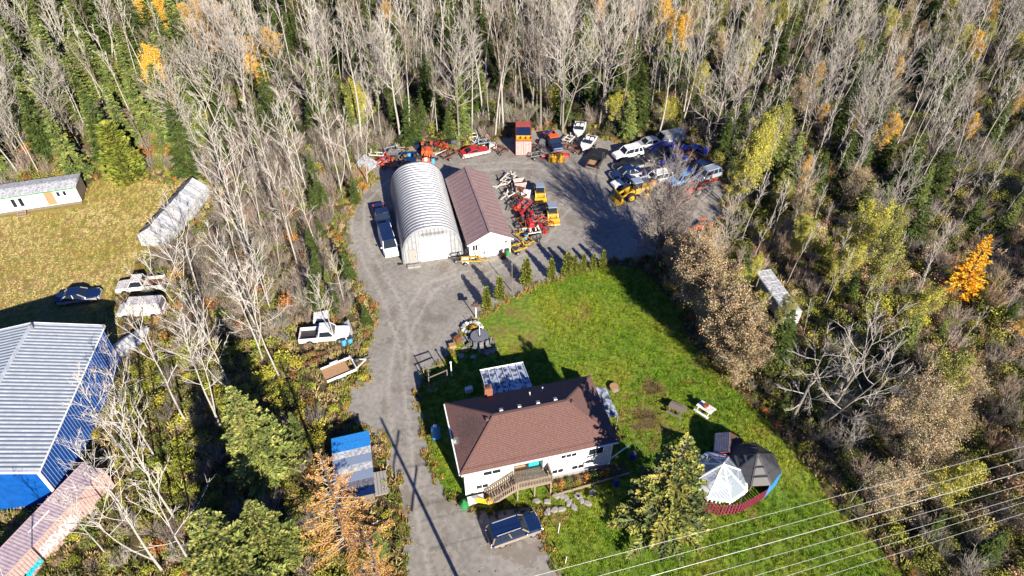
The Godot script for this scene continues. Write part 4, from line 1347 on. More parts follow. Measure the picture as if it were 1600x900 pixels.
# kind: sedan, suv, pickup, van, coupe.  Local +x is the front.
func vehicle(called: String, label: String, category: String, front: Vector3, rear: Vector3, kind: String, paint: Material, o2 := {}) -> Node3D:
	var yaw := yaw_of(rear, front)
	var o := thing(called, label, category, (front + rear) / 2.0, yaw, o2.get("group", ""))
	var L: float = {"sedan": 4.9, "suv": 4.75, "pickup": 5.5, "van": 5.4, "coupe": 4.5}[kind]
	var W: float = {"sedan": 0.92, "suv": 0.95, "pickup": 0.98, "van": 1.0, "coupe": 0.9}[kind]
	var belt: float = {"sedan": 0.92, "suv": 1.06, "pickup": 1.12, "van": 1.2, "coupe": 0.86}[kind]
	var roof_y: float = {"sedan": 1.44, "suv": 1.74, "pickup": 1.84, "van": 2.1, "coupe": 1.28}[kind]
	# greenhouse: rear base, rear top, front top, front base as shares of L from the centre
	var gx: Array = {"sedan": [-0.33, -0.20, 0.06, 0.20], "suv": [-0.47, -0.42, 0.10, 0.22], "pickup": [-0.10, -0.07, 0.13, 0.22], "van": [-0.48, -0.46, 0.22, 0.34], "coupe": [-0.38, -0.16, 0.04, 0.18]}[kind]
	var hood: float = belt - 0.06
	var lower: Material = o2.get("lower", paint)
	var b := MB.new()
	var y0 := 0.3 if kind in ["sedan", "coupe"] else 0.42
	var tail: float = belt if kind != "coupe" else belt + 0.04
	var st := [[-0.5, 0.86, y0 + 0.12, tail - 0.12], [-0.485, 0.95, y0, tail - 0.03], [-0.30, 1.0, y0, tail], [gx[3], 1.0, y0, belt], [gx[3] + 0.02, 0.99, y0, hood], [0.40, 0.96, y0, hood - 0.08], [0.475, 0.9, y0, hood - 0.16], [0.5, 0.8, y0 + 0.12, hood - 0.28]]
	if kind == "pickup":
		st = [[gx[0] - 0.02, 1.0, y0, belt], [gx[3], 1.0, y0, belt], [gx[3] + 0.02, 0.99, y0, hood], [0.42, 0.97, y0, hood - 0.05], [0.485, 0.93, y0, hood - 0.1], [0.5, 0.86, y0 + 0.12, hood - 0.22]]
	var rings := []
	for s in st:
		rings.append(section(W * s[1], s[2], s[3], L * s[0]))
	b.loft(rings)
	part("body", b, paint, o)
	if lower != paint:
		for s in [-1.0, 1.0]:
			bxp("side_panel", o, Vector3(0, y0 + 0.24, s * (W + 0.005)), Vector3(L * 0.9, 0.36, 0.03), lower)
	if kind == "pickup":
		var x0 := -L * 0.5; var x1: float = L * (gx[0] - 0.025)
		bxp("bed_floor", o, Vector3((x0 + x1) / 2, 0.62, 0), Vector3(x1 - x0, 0.1, W * 1.8), o2.get("bed", M.plastic_dark))
		for s in [-1.0, 1.0]:
			bxp("bed_side", o, Vector3((x0 + x1) / 2, 0.8, s * (W - 0.06)), Vector3(x1 - x0, 0.62, 0.12), paint, 0.03)
		bxp("tailgate", o, Vector3(x0 + 0.04, 0.82, 0), Vector3(0.08, 0.58, W * 1.75), paint, 0.02)
		bxp("bed_front", o, Vector3(x1 - 0.03, 0.84, 0), Vector3(0.06, 0.54, W * 1.7), paint)
	# greenhouse
	var wb := W * 0.9; var wt := W * 0.74
	var Bq := [Vector3(L * gx[0], belt - 0.01, 0), Vector3(L * gx[1], roof_y - 0.06, 0), Vector3(L * gx[2], roof_y - 0.06, 0), Vector3(L * gx[3], belt - 0.01, 0)]
	var zb := Vector3(0, 0, wb); var zt := Vector3(0, 0, wt)
	var glass: Material = o2.get("glass", M.glass_dark)
	var g := MB.new(); g.quad(Bq[3] + zb, Bq[3] - zb, Bq[2] - zt, Bq[2] + zt); part("windshield", g, glass, o)
	g = MB.new(); g.quad(Bq[0] - zb, Bq[0] + zb, Bq[1] + zt, Bq[1] - zt); part("rear_window", g, glass, o)
	for s in [-1.0, 1.0]:
		g = MB.new()
		if s > 0:
			g.quad(Bq[0] + zb, Bq[3] + zb, Bq[2] + zt, Bq[1] + zt)
		else:
			g.quad(Bq[3] - zb, Bq[0] - zb, Bq[1] - zt, Bq[2] - zt)
		part("side_window", g, glass if kind != "van" else paint, o)
		var e := Vector3(0, 0, s)
		for pr in [[Bq[0], Bq[1]], [Bq[3], Bq[2]]]:
			beamp("pillar", o, pr[0] + e * wb, pr[1] + e * wt, 0.09, 0.09, lower if o2.get("light_pillars", false) else paint)
		if kind in ["sedan", "suv", "van"]:
			var mb: Vector3 = (Bq[0] as Vector3).lerp(Bq[3], 0.52); var mt: Vector3 = (Bq[1] as Vector3).lerp(Bq[2], 0.5)
			beamp("pillar", o, mb + e * wb, mt + e * wt, 0.09, 0.07, lower if o2.get("light_pillars", false) else paint)
		if kind == "suv":
			var mb: Vector3 = (Bq[0] as Vector3).lerp(Bq[3], 0.24); var mt: Vector3 = (Bq[1] as Vector3).lerp(Bq[2], 0.2)
			beamp("pillar", o, mb + e * wb, mt + e * wt, 0.1, 0.07, paint)
			beamp("roof_rail", o, Vector3(L * gx[1] + 0.2, roof_y + 0.05, s * wt * 0.9), Vector3(L * gx[2] - 0.1, roof_y + 0.05, s * wt * 0.9), 0.05, 0.06, M.silver_paint)
		bxp("mirror", o, Vector3(L * gx[3] - 0.25, belt + 0.08, s * (W + 0.1)), Vector3(0.12, 0.16, 0.2), paint, 0.02)
		var lx := L * 0.47
		bxp("headlight", o, Vector3(lx, hood - 0.28, s * W * 0.68), Vector3(0.2, 0.16, 0.36), M.lamp_clear, 0.03)
		bxp("taillight", o, Vector3(-L * 0.49, belt - 0.22, s * W * 0.76), Vector3(0.12, 0.24, 0.2), M.tail_red, 0.02)
		if not o2.get("no_wheels", false):
			for x in [-0.29, 0.31]:
				wheel(o, Vector3(L * x, 0.34, s * (W - 0.12)), 0.34, 0.23)
				var arch := MB.new()
				arch.tube([Vector3(L * x, 0.42, s * (W - 0.03)), Vector3(L * x, 0.42, s * (W + 0.006))], [0.40, 0.40], 14, true)
				part("wheel_arch", arch, M.plastic_dark, o)
	var rf := MB.new()
	var rx0: float = L * gx[1] - 0.06; var rx1: float = L * gx[2] + 0.06
	var rr := []
	for q in [[0.0, -0.08], [0.0, -0.02], [0.10, 0.0]]:
		var y: float = roof_y + q[1]
		rr.append([Vector3(rx0 + q[0], y, wt + 0.04 - q[0]), Vector3(rx1 - q[0], y, wt + 0.04 - q[0]), Vector3(rx1 - q[0], y, -wt - 0.04 + q[0]), Vector3(rx0 + q[0], y, -wt - 0.04 + q[0])])
	rf.loft(rr)
	part("roof", rf, o2.get("roof", paint), o)
	bxp("bumper", o, Vector3(L * 0.495, y0 + 0.12, 0), Vector3(0.14, 0.24, W * 1.72), M.steel if kind == "pickup" else lower, 0.04)
	bxp("bumper", o, Vector3(-L * 0.495, y0 + 0.12, 0), Vector3(0.14, 0.24, W * 1.78), M.steel if kind == "pickup" else lower, 0.04)
	bxp("grille", o, Vector3(L * 0.492, hood - 0.33, 0), Vector3(0.06, 0.2, W * 0.85), M.plastic_dark)
	if o2.has("hood"):
		var hd := MB.new()
		hd.quad(Vector3(L * (gx[3] + 0.03), hood + 0.008, W * 0.8), Vector3(L * 0.41, hood - 0.085, W * 0.78), Vector3(L * 0.41, hood - 0.085, -W * 0.78), Vector3(L * (gx[3] + 0.03), hood + 0.008, -W * 0.8))
		part("hood", hd, o2.hood, o)
	clear_box(o, L / 2 + 0.3, W + 0.3)
	return o

func car_px(called: String, label: String, category: String, fx: float, fy: float, rx: float, ry: float, kind: String, paint: Material, o2 := {}) -> Node3D:
	return vehicle(called, label, category, G(fx, fy), G(rx, ry), kind, paint, o2)

func boat(label: String, bow: Vector3, stern: Vector3, hull: Material) -> Node3D:
	var o := thing("motorboat", label, "boat", (bow + stern) / 2.0, yaw_of(stern, bow))
	var L := 4.6
	var rings := []
	for s in [[-0.5, 0.92, 0.55], [-0.2, 1.0, 0.5], [0.1, 0.95, 0.5], [0.3, 0.72, 0.56], [0.43, 0.38, 0.7], [0.5, 0.05, 0.95]]:
		var x: float = L * s[0]; var w: float = s[1]
		rings.append([Vector3(x, s[2], 0.04), Vector3(x, s[2], -0.04), Vector3(x, s[2] + 0.3, -w * 0.8), Vector3(x, 1.2, -w), Vector3(x, 1.2, w), Vector3(x, s[2] + 0.3, w * 0.8)])
	var b := MB.new(); b.loft(rings)
	part("hull", b, hull, o)
	b = MB.new()
	b.box(Vector3(-L * 0.2, 1.22, 0), Vector3(L * 0.5, 0.06, 1.35))
	part("cockpit", b, M.plastic_dark, o)
	for z in [-0.35, 0.35]:
		bxp("seat", o, Vector3(-0.9, 1.4, z), Vector3(0.5, 0.35, 0.5), M.white_paint, 0.06)
	b = MB.new()
	b.quad(Vector3(0.45, 1.22, 0.75), Vector3(0.45, 1.22, -0.75), Vector3(0.15, 1.65, -0.65), Vector3(0.15, 1.65, 0.65))
	part("windscreen", b, M.glass_dark, o)
	bxp("outboard_motor", o, Vector3(-L * 0.53, 1.25, 0), Vector3(0.4, 0.7, 0.4), M.plastic_dark, 0.1)
	# trailer under it
	for z in [-0.75, 0.75]:
		beamp("trailer_rail", o, Vector3(-L * 0.45, 0.45, z), Vector3(L * 0.62, 0.42, 0.0), 0.08, 0.1, M.steel)
		wheel(o, Vector3(-0.9, 0.3, z * 1.35), 0.3, 0.18)
	clear_box(o, 2.8, 1.3)
	return o

func skid_steer(label: String, at: Vector3, yaw: float, paint: Material, bucket: Material) -> Node3D:
	var o := thing("skid_steer", label, "loader", at, yaw)
	bxp("body", o, Vector3(-0.2, 0.75, 0), Vector3(2.1, 0.7, 1.2), paint, 0.08)
	bxp("engine_cover", o, Vector3(-1.0, 1.25, 0), Vector3(0.7, 0.4, 1.1), paint, 0.1)
	var c := MB.new()
	for z in [-0.55, 0.55]:
		for x in [-0.5, 0.55]:
			c.beam(Vector3(x, 1.0, z), Vector3(x - 0.05, 2.05, z * 0.95), 0.08, 0.08)
	part("cab_frame", c, M.plastic_dark, o)
	bxp("cab_roof", o, Vector3(0.0, 2.08, 0), Vector3(1.25, 0.1, 1.2), M.steel_blue, 0.03)
	bxp("seat", o, Vector3(-0.1, 1.25, 0), Vector3(0.5, 0.5, 0.5), M.seat_cloth, 0.06)
	bxp("windscreen", o, Vector3(0.56, 1.5, 0), Vector3(0.03, 0.85, 0.95), M.glass_dark)
	for z in [-0.78, 0.78]:
		for x in [-0.75, 0.5]:
			wheel(o, Vector3(x, 0.38, z), 0.38, 0.28, M.yellow_paint)
		beamp("lift_arm", o, Vector3(-1.1, 1.45, z * 0.85), Vector3(0.8, 1.2, z * 0.85), 0.14, 0.18, paint)
		beamp("lift_arm", o, Vector3(0.8, 1.2, z * 0.85), Vector3(1.25, 0.5, z * 0.85), 0.14, 0.16, paint)
	var b := MB.new()
	b.loft([[Vector3(1.2, 0.1, 0.85), Vector3(1.95, 0.08, 0.85), Vector3(1.85, 0.2, 0.85), Vector3(1.4, 0.3, 0.85), Vector3(1.35, 0.75, 0.85), Vector3(1.2, 0.75, 0.85)].map(func(p: Vector3) -> Vector3: return Vector3(p.x, p.y, -p.z)), [Vector3(1.2, 0.1, 0.85), Vector3(1.95, 0.08, 0.85), Vector3(1.85, 0.2, 0.85), Vector3(1.4, 0.3, 0.85), Vector3(1.35, 0.75, 0.85), Vector3(1.2, 0.75, 0.85)]])
	part("bucket", b, bucket, o)
	clear_box(o, 1.8, 1.1)
	return o

func wheel_loader(label: String, at: Vector3, yaw: float) -> Node3D:
	var o := thing("wheel_loader", label, "loader", at, yaw)
	bxp("body", o, Vector3(-1.2, 1.3, 0), Vector3(2.6, 0.8, 1.3), M.yellow_paint, 0.1)
	bxp("front_frame", o, Vector3(0.7, 1.0, 0), Vector3(1.4, 0.6, 1.0), M.yellow_paint, 0.08)
	var c := MB.new()
	for z in [-0.6, 0.6]:
		for x in [-0.75, 0.35]:
			c.beam(Vector3(x, 1.6, z), Vector3(x, 2.75, z * 0.95), 0.09, 0.09)
	part("cab_frame", c, M.plastic_dark, o)
	bxp("cab_glass", o, Vector3(-0.2, 2.2, 0), Vector3(1.0, 1.0, 1.1), M.glass_dark)
	bxp("cab_roof", o, Vector3(-0.2, 2.8, 0), Vector3(1.4, 0.12, 1.4), M.steel_blue, 0.04)
	for z in [-0.95, 0.95]:
		for x in [-1.5, 0.9]:
			wheel(o, Vector3(x, 0.72, z), 0.72, 0.45, M.yellow_paint)
		beamp("lift_arm", o, Vector3(0.3, 1.6, z * 0.55), Vector3(2.3, 0.7, z * 0.55), 0.16, 0.28, M.yellow_paint)
	var prof := [Vector3(2.2, 0.1, 1.25), Vector3(3.3, 0.08, 1.25), Vector3(3.2, 0.2, 1.25), Vector3(2.55, 0.35, 1.25), Vector3(2.6, 1.15, 1.25), Vector3(2.4, 1.2, 1.25)]
	var b := MB.new()
	b.loft([prof.map(func(p: Vector3) -> Vector3: return Vector3(p.x, p.y, -p.z)), prof])
	part("bucket", b, M.yellow_paint, o)
	clear_box(o, 3.4, 1.5)
	return o

func tractor(label: String, at: Vector3, yaw: float, paint: Material) -> Node3D:
	var o := thing("farm_tractor", label, "tractor", at, yaw)
	bxp("hood", o, Vector3(0.8, 1.05, 0), Vector3(1.6, 0.6, 0.6), paint, 0.1)
	bxp("transmission", o, Vector3(-0.4, 0.75, 0), Vector3(1.4, 0.5, 0.5), M.iron, 0.05)
	bxp("seat", o, Vector3(-0.7, 1.25, 0), Vector3(0.45, 0.4, 0.45), M.plastic_dark, 0.06)
	var s := MB.new(); s.tube([Vector3(0.0, 1.2, 0), Vector3(-0.25, 1.55, 0)], [0.03, 0.03], 6)
	s.tube([Vector3(-0.23, 1.52, 0), Vector3(-0.26, 1.57, 0)], [0.22, 0.22], 12, true)
	part("steering_wheel", s, M.plastic_dark, o)
	for z in [-0.7, 0.7]:
		wheel(o, Vector3(-0.8, 0.7, z), 0.7, 0.35, M.rim)
		wheel(o, Vector3(1.2, 0.4, z * 0.85), 0.4, 0.22, M.rim)
		bxp("fender", o, Vector3(-0.8, 1.45, z), Vector3(0.9, 0.08, 0.4), paint, 0.03)
		beamp("loader_arm", o, Vector3(-0.1, 1.2, z * 0.55), Vector3(1.9, 0.9, z * 0.55), 0.1, 0.16, paint)
		beamp("loader_arm", o, Vector3(1.9, 0.9, z * 0.55), Vector3(2.3, 0.3, z * 0.55), 0.1, 0.14, paint)
	var b := MB.new()
	var prof := [Vector3(2.25, 0.06, 0.8), Vector3(2.9, 0.06, 0.8), Vector3(2.85, 0.14, 0.8), Vector3(2.45, 0.2, 0.8), Vector3(2.4, 0.6, 0.8), Vector3(2.25, 0.6, 0.8)]
	b.loft([prof.map(func(p: Vector3) -> Vector3: return Vector3(p.x, p.y, -p.z)), prof])
	part("bucket", b, paint, o)
	var ex := MB.new(); ex.tube([Vector3(1.0, 1.3, 0.2), Vector3(1.0, 1.9, 0.2)], [0.05, 0.05], 8, true); part("exhaust", ex, M.iron, o)
	clear_box(o, 2.6, 1.1)
	return o

func implement(label: String, at: Vector3, yaw: float, paint: Material, sd: int, group := "") -> Node3D:
	# a ploughing or raking frame with tines, drawbar and small wheels
	var r := RandomNumberGenerator.new(); r.seed = sd
	var o := thing("farm_implement", label, "farm implement", at, yaw, group)
	var L := r.randf_range(1.8, 2.8); var W := r.randf_range(0.8, 1.4)
	for z in [-W / 2, W / 2]:
		beamp("frame_beam", o, Vector3(-L / 2, 0.65, z), Vector3(L / 2, 0.65, z), 0.12, 0.14, paint)
	for i in 3:
		var x := -L / 2 + 0.1 + i * (L - 0.2) / 2
		beamp("cross_beam", o, Vector3(x, 0.72, -W / 2 - 0.05), Vector3(x, 0.72, W / 2 + 0.05), 0.12, 0.1, paint)
		for z in [-W / 2, 0.0, W / 2]:
			var t := MB.new()
			t.tube([Vector3(x, 0.7, z), Vector3(x - 0.12, 0.35, z), Vector3(x + 0.1, 0.03, z)], [0.035, 0.03, 0.015], 5)
			part("tine", t, M.rust, o)
	beamp("drawbar", o, Vector3(L / 2, 0.65, 0), Vector3(L / 2 + 1.0, 0.4, 0), 0.1, 0.1, paint)
	beamp("mast", o, Vector3(L / 2 - 0.2, 0.7, 0), Vector3(L / 2 - 0.35, 1.3 + r.randf() * 0.5, 0), 0.09, 0.12, paint)
	for z in [-W / 2 - 0.2, W / 2 + 0.2]:
		wheel(o, Vector3(-L / 4, 0.28, z), 0.28, 0.14, M.rim)
	return o

func plow(label: String, at: Vector3, yaw: float, w: float, paint: Material) -> Node3D:
	var o := thing("snow_plow", label, "plow", at, yaw)
	var b := MB.new()
	var rings := []
	for s in [-w / 2, w / 2]:
		var ring := []
		for i in 7:
			var a := lerpf(-0.9, 0.9, i / 6.0)
			ring.append(Vector3(0.55 - cos(a) * 0.55, 0.45 + sin(a) * 0.55, s))
		for i in 7:
			var a := lerpf(0.9, -0.9, i / 6.0)
			ring.append(Vector3(0.48 - cos(a) * 0.55, 0.45 + sin(a) * 0.55, s))
		rings.append(ring)
	b.loft(rings)
	part("blade", b, paint, o)
	for z in [-w / 3, 0.0, w / 3]:
		beamp("rib", o, Vector3(-0.1, 0.05, z), Vector3(-0.1, 0.9, z), 0.08, 0.12, paint)
	beamp("push_frame", o, Vector3(-0.1, 0.3, -w / 4), Vector3(-1.0, 0.35, 0), 0.1, 0.12, M.iron)
	beamp("push_frame", o, Vector3(-0.1, 0.3, w / 4), Vector3(-1.0, 0.35, 0), 0.1, 0.12, M.iron)
	return o

func drum(at: Vector3, material: Material, label: String, group: String, lying := false) -> void:
	var o := thing("steel_drum", label, "drum", at, rng.randf() * TAU, group)
	if lying:
		o.rotation.x = PI / 2
		o.position.y = 0.29
	var b := MB.new()
	b.tube([Vector3(0, 0, 0), Vector3(0, 0.3, 0), Vector3(0, 0.31, 0), Vector3(0, 0.58, 0), Vector3(0, 0.59, 0), Vector3(0, 0.88, 0)], [0.285, 0.285, 0.3, 0.3, 0.285, 0.285], 14, true)
	part("shell", b, material, o)
	b = MB.new(); b.tube([Vector3(0, 0.86, 0), Vector3(0, 0.905, 0)], [0.3, 0.3], 14, true)
	part("lid", b, M.iron, o)

func tyre(at: Vector3, label: String, group: String, tilt := 0.0) -> void:
	var o := thing("old_tyre", label, "tyre", at, rng.randf() * TAU, group)
	if not T.has("tyre_mesh"):
		var b := MB.new()
		for i in 16:
			var a0 := TAU * i / 16; var a1 := TAU * (i + 1) / 16
			for k in 6:
				var t0 := TAU * k / 6; var t1 := TAU * (k + 1) / 6
				var f := func(a: float, t: float) -> Vector3: return Vector3(cos(a) * (0.27 + 0.1 * cos(t)), 0.11 + 0.11 * sin(t), sin(a) * (0.27 + 0.1 * cos(t)))
				b.quad(f.call(a1, t0), f.call(a0, t0), f.call(a0, t1), f.call(a1, t1))
		T["tyre_mesh"] = b.mesh(M.rubber)
	part_mesh("casing", T["tyre_mesh"], o)
	o.rotation.x = tilt

func pallet_stack(at: Vector3, yaw: float, n: int, label: String, group: String, material: Material) -> void:
	for k in n:
		var o := thing("wooden_pallet", label, "pallet", at + Vector3(0, k * 0.145, 0), yaw + rng.randf_range(-0.08, 0.08), group)
		for i in 7:
			bxp("slat", o, Vector3(-0.54 + i * 0.18, 0.125, 0), Vector3(0.13, 0.022, 1.0), material)
		for z in [-0.44, 0.0, 0.44]:
			bxp("bearer", o, Vector3(0, 0.057, z), Vector3(1.2, 0.1, 0.09), material)

func crate(at: Vector3, yaw: float, s: Vector3, material: Material, label: String, group := "") -> void:
	var o := thing("crate", label, "crate", at, yaw, group)
	bxp("box", o, Vector3(0, s.y / 2, 0), s, material, 0.03)
	for i in 3:
		bxp("batten", o, Vector3(-s.x / 2 + 0.08 + i * (s.x - 0.16) / 2, s.y / 2, s.z / 2 + 0.015), Vector3(0.08, s.y, 0.03), material)
		bxp("batten", o, Vector3(-s.x / 2 + 0.08 + i * (s.x - 0.16) / 2, s.y + 0.015, 0), Vector3(0.08, 0.03, s.z), material)

func pipes(at: Vector3, yaw: float, n: int, L: float, material: Material, label: String, group: String) -> void:
	for i in n:
		var o := thing("scrap_pipe", label, "pipe", at + Vector3(rng.randf_range(-0.4, 0.4), 0.06 + 0.09 * i * 0.5, rng.randf_range(-0.4, 0.4)), yaw + rng.randf_range(-0.5, 0.5), group)
		var r := rng.randf_range(0.035, 0.08)
		var b := MB.new(); b.tube([Vector3(-L / 2, 0, 0), Vector3(L / 2, rng.randf_range(0, 0.25), 0)], [r, r], 8, true)
		part("tube", b, material, o)
		b = MB.new(); b.tube([Vector3(L / 2 - 0.06, 0.0, 0), Vector3(L / 2 + 0.03, 0.0, 0)], [r * 1.3, r * 1.3], 8, true)
		part("flange", b, M.iron, o)

func sheet_metal(at: Vector3, yaw: float, w: float, h: float, tilt: float, material: Material, label: String, group := "") -> void:
	var o := thing("roofing_sheet", label, "sheet", at, yaw, group)
	var b := MB.new()
	b.box(Vector3(0, 0.04, 0), Vector3(w, 0.04, h), 0.0)
	for i in 4:
		b.box(Vector3(-w / 2 + (i + 0.5) * w / 4, 0.07, 0), Vector3(0.06, 0.03, h))
	part("sheet", b, material, o)
	o.rotation.z = tilt
	o.position.y = absf(sin(tilt)) * w / 2

func dumpster(label: String, at: Vector3, yaw: float, s: Vector3, material: Material) -> Node3D:
	var o := thing("waste_skip", label, "skip", at, yaw)
	bxp("floor", o, Vector3(0, 0.15, 0), Vector3(s.x * 0.8, 0.1, s.z), material)
	for z in [-1.0, 1.0]:
		var b := MB.new()
		b.loft([[Vector3(-s.x * 0.4, 0.1, z * s.z / 2 - 0.03), Vector3(s.x * 0.4, 0.1, z * s.z / 2 - 0.03), Vector3(s.x * 0.5, s.y, z * s.z / 2 - 0.03), Vector3(-s.x * 0.5, s.y, z * s.z / 2 - 0.03)], [Vector3(-s.x * 0.4, 0.1, z * s.z / 2 + 0.03), Vector3(s.x * 0.4, 0.1, z * s.z / 2 + 0.03), Vector3(s.x * 0.5, s.y, z * s.z / 2 + 0.03), Vector3(-s.x * 0.5, s.y, z * s.z / 2 + 0.03)]])
		part("side", b, material, o)
		for i in 4:
			bxp("rib", o, Vector3(-s.x * 0.3 + i * s.x * 0.2, s.y / 2, z * (s.z / 2 + 0.05)), Vector3(0.07, s.y * 0.85, 0.06), material)
	for x in [-1.0, 1.0]:
		beamp("end", o, Vector3(x * s.x * 0.4, 0.1, 0), Vector3(x * s.x * 0.5, s.y, 0), s.z, 0.05, material)
	return o

# ---------- what stands where ----------
func build_vehicles() -> void:
	car_px("parked_suv", "tan and navy sport utility vehicle parked below the deck stairs", "suv", 836, 822, 770, 845, "suv", M.navy_paint, {"lower": M.tan_paint, "light_pillars": true})
	car_px("pickup_truck", "old white pickup with empty dark bed among weeds beside the drive", "pickup", 534, 527, 484, 531, "pickup", M.white_car, {"bed": M.plastic_dark})
	car_px("navy_pickup", "navy pickup nose out beside the Quonset hut behind the white van", "pickup", 604, 364, 592, 326, "pickup", M.navy_paint, {"hood": M.navy_paint, "lower": M.silver_paint})
	car_px("white_van", "white work van parked at the Quonset hut side wall", "van", 614, 406, 602, 366, "van", M.white_car, {"roof": M.navy_paint})
	car_px("sedan", "navy and silver sedan on the dry field by the blue hall", "sedan", 163, 463, 88, 473, "sedan", M.navy_paint, {"lower": M.silver_paint, "light_pillars": true})
	car_px("pickup_truck", "white rusting pickup wreck beside the shelter tent", "pickup", 190, 455, 256, 448, "pickup", M.dull_white, {"bed": M.rust})
	car_px("wrecked_van", "grey stripped van body under bare branches by the field", "van", 192, 492, 258, 488, "van", M.dull_white, {"glass": M.tarp_grey})
	# the scrap row by the back of the yard, noses to the open gravel
	car_px("hatchback_wreck", "white estate car at the head of the scrap row", "car", 957, 250, 1003, 240, "suv", M.white_car)
	car_px("sedan_wreck", "black sedan in the scrap row beside the white estate car", "car", 958, 268, 1004, 258, "sedan", M.black_paint, {"lower": M.silver_paint})
	car_px("sedan_wreck", "navy sedan with silver window trim in the scrap row", "car", 954, 280, 1000, 270, "sedan", M.navy_paint, {"light_pillars": true, "lower": M.silver_paint})
	car_px("sedan_wreck", "white hooded navy car in the scrap row next to the wheel loader", "car", 956, 294, 1001, 284, "coupe", M.white_car, {"roof": M.navy_paint})
	car_px("pickup_truck", "black pickup with junk filled bed standing before the boats", "pickup", 941, 241, 924, 266, "pickup", M.black_paint, {"bed": M.new_wood})
	car_px("hatchback_wreck", "bright blue hatchback wreck at the wood edge", "car", 1019, 240, 1052, 232, "coupe", M.blue_paint)
	car_px("hatchback_wreck", "bright blue coupe wreck with silver stripe among scrap cars", "car", 1032, 262, 1070, 250, "coupe", M.blue_paint, {"lower": M.silver_paint})
	car_px("sedan_wreck", "steel blue sedan wreck behind the bright blue coupe", "car", 1030, 276, 1064, 268, "sedan", M.steel_blue)
	car_px("sedan_wreck", "dark green sedan wreck deepest in the scrap row", "car", 1012, 252, 1046, 243, "sedan", M.plastic_dark)
	car_px("hatchback_wreck", "light blue hatchback wreck under the bare maple", "car", 1046, 292, 1082, 280, "suv", M.light_blue, {"lower": M.silver_paint})
	car_px("sedan_wreck", "rusty sedan wreck half in the weeds", "car", 1062, 244, 1092, 256, "sedan", M.rust)
	car_px("sedan_wreck", "silver sedan wreck close against the forest edge", "car", 994, 232, 1030, 226, "sedan", M.silver_paint)
	for e in [[1004, 289, 1046, 280, "suv", M.white_car, "white estate wreck wedged beside the round tank"], [1074, 272, 1108, 262, "sedan", M.navy_paint, "navy sedan wreck behind the small red tractor"], [1026, 228, 1060, 221, "van", M.silver_paint, "silver van wreck against the forest edge"], [1066, 236, 1098, 242, "coupe", M.blue_paint, "blue coupe wreck beside the rusty sedan"], [1086, 284, 1118, 274, "suv", M.steel_blue, "steel blue estate wreck beside the yellow weeds"]]:
		car_px("sedan_wreck" if e[4] == "sedan" else "hatchback_wreck", e[6], "car", e[0], e[1], e[2], e[3], e[4], e[5], {"lower": M.silver_paint})
	car_px("sports_car", "red sports car with a white door panel at the back of the yard", "car", 762, 237, 722, 246, "coupe", M.red_paint, {"lower": M.white_car})
	wheel_loader("yellow wheel loader with bucket facing the open gravel", G(990, 308), yaw_of(G(1000, 306), G(960, 314)))
	boat("small white boat on a trailer at the forest edge, bow toward the yard", G(902, 222), G(907, 200), M.white_car)
	boat("larger white boat with dark windscreen beside the black pickup", G(910, 243), G(925, 222), M.white_car)
	skid_steer("yellow skid steer loader with pale roof next to the scrap implements", G(843, 308), yaw_of(G(842, 300), G(846, 320)), M.yellow_paint, M.yellow_paint)
	skid_steer("yellow skid steer loader with glazed cab nearest the red tractor", G(862, 340), yaw_of(G(860, 330), G(866, 352)), M.yellow_paint, M.yellow_paint)
	tractor("orange tractor parked by the woods beyond the maple", G(1094, 362), yaw_of(G(1120, 352), G(1080, 368)), M.orange_paint)
	tractor("orange tractor standing deeper under the branches by the lawn corner", G(1104, 380), yaw_of(G(1124, 372), G(1080, 384)), M.orange_paint)
	tractor("red tractor with loader among the implements by the garage", G(826, 352), yaw_of(G(816, 330), G(836, 372)), M.red_paint)
	tractor("small red tractor under the maple near the scrap cars", G(1078, 306), yaw_of(G(1100, 296), G(1060, 312)), M.red_paint)
	tractor("orange and blue compact tractor near the old pine trunks", G(668, 240), yaw_of(G(668, 226), G(668, 246)), M.orange_paint)
	# flatbed utility trailer
	var fr := G(566, 569); var re := G(506, 594)
	var t := thing("utility_trailer", "white framed utility trailer with new plank floor beside the drive", "trailer", (fr + re) / 2.0, yaw_of(re, fr))
	for i in 9:
		bxp("plank", t, Vector3(-0.75, 0.62, -0.84 + i * 0.21), Vector3(2.7, 0.05, 0.19), M.new_wood, 0.008)
	for z in [-1.0, 1.0]:
		bxp("side_rail", t, Vector3(-0.4, 0.68, z), Vector3(3.3, 0.3, 0.08), M.white_car, 0.02)
		wheel(t, Vector3(-0.5, 0.34, z * 1.16), 0.34, 0.22)
		bxp("fender", t, Vector3(-0.5, 0.76, z * 1.16), Vector3(0.95, 0.05, 0.28), M.white_car, 0.02)
		beamp("tongue", t, Vector3(1.2, 0.55, z * 0.8), Vector3(2.7, 0.5, 0.0), 0.09, 0.1, M.white_car)
	bxp("front_board", t, Vector3(1.25, 0.8, 0), Vector3(0.1, 0.5, 2.0), M.white_car, 0.02)
	beamp("coupler", t, Vector3(2.6, 0.5, 0), Vector3(3.2, 0.48, 0), 0.1, 0.1, M.iron)
	wheel(t, Vector3(1.7, 0.85, 0.1), 0.3, 0.2, null, Vector3(0, 1, 0))
	clear_box(t, 3.4, 1.5)
	# a rusting plow and a cap in the weeds
	var cap := thing("camper_shell", "white fibreglass camper shell leaning behind the old pickup", "camper shell", G(503, 502), 0.15)
	var b := MB.new()
	b.loft([[Vector3(-0.9, 0, 0.8), Vector3(0.9, 0, 0.8), Vector3(0.9, 0, -0.8), Vector3(-0.9, 0, -0.8)], [Vector3(-0.8, 0.9, 0.65), Vector3(0.85, 1.1, 0.65), Vector3(0.85, 1.1, -0.65), Vector3(-0.8, 0.9, -0.65)]])
	part("shell", b, M.white_car, cap)
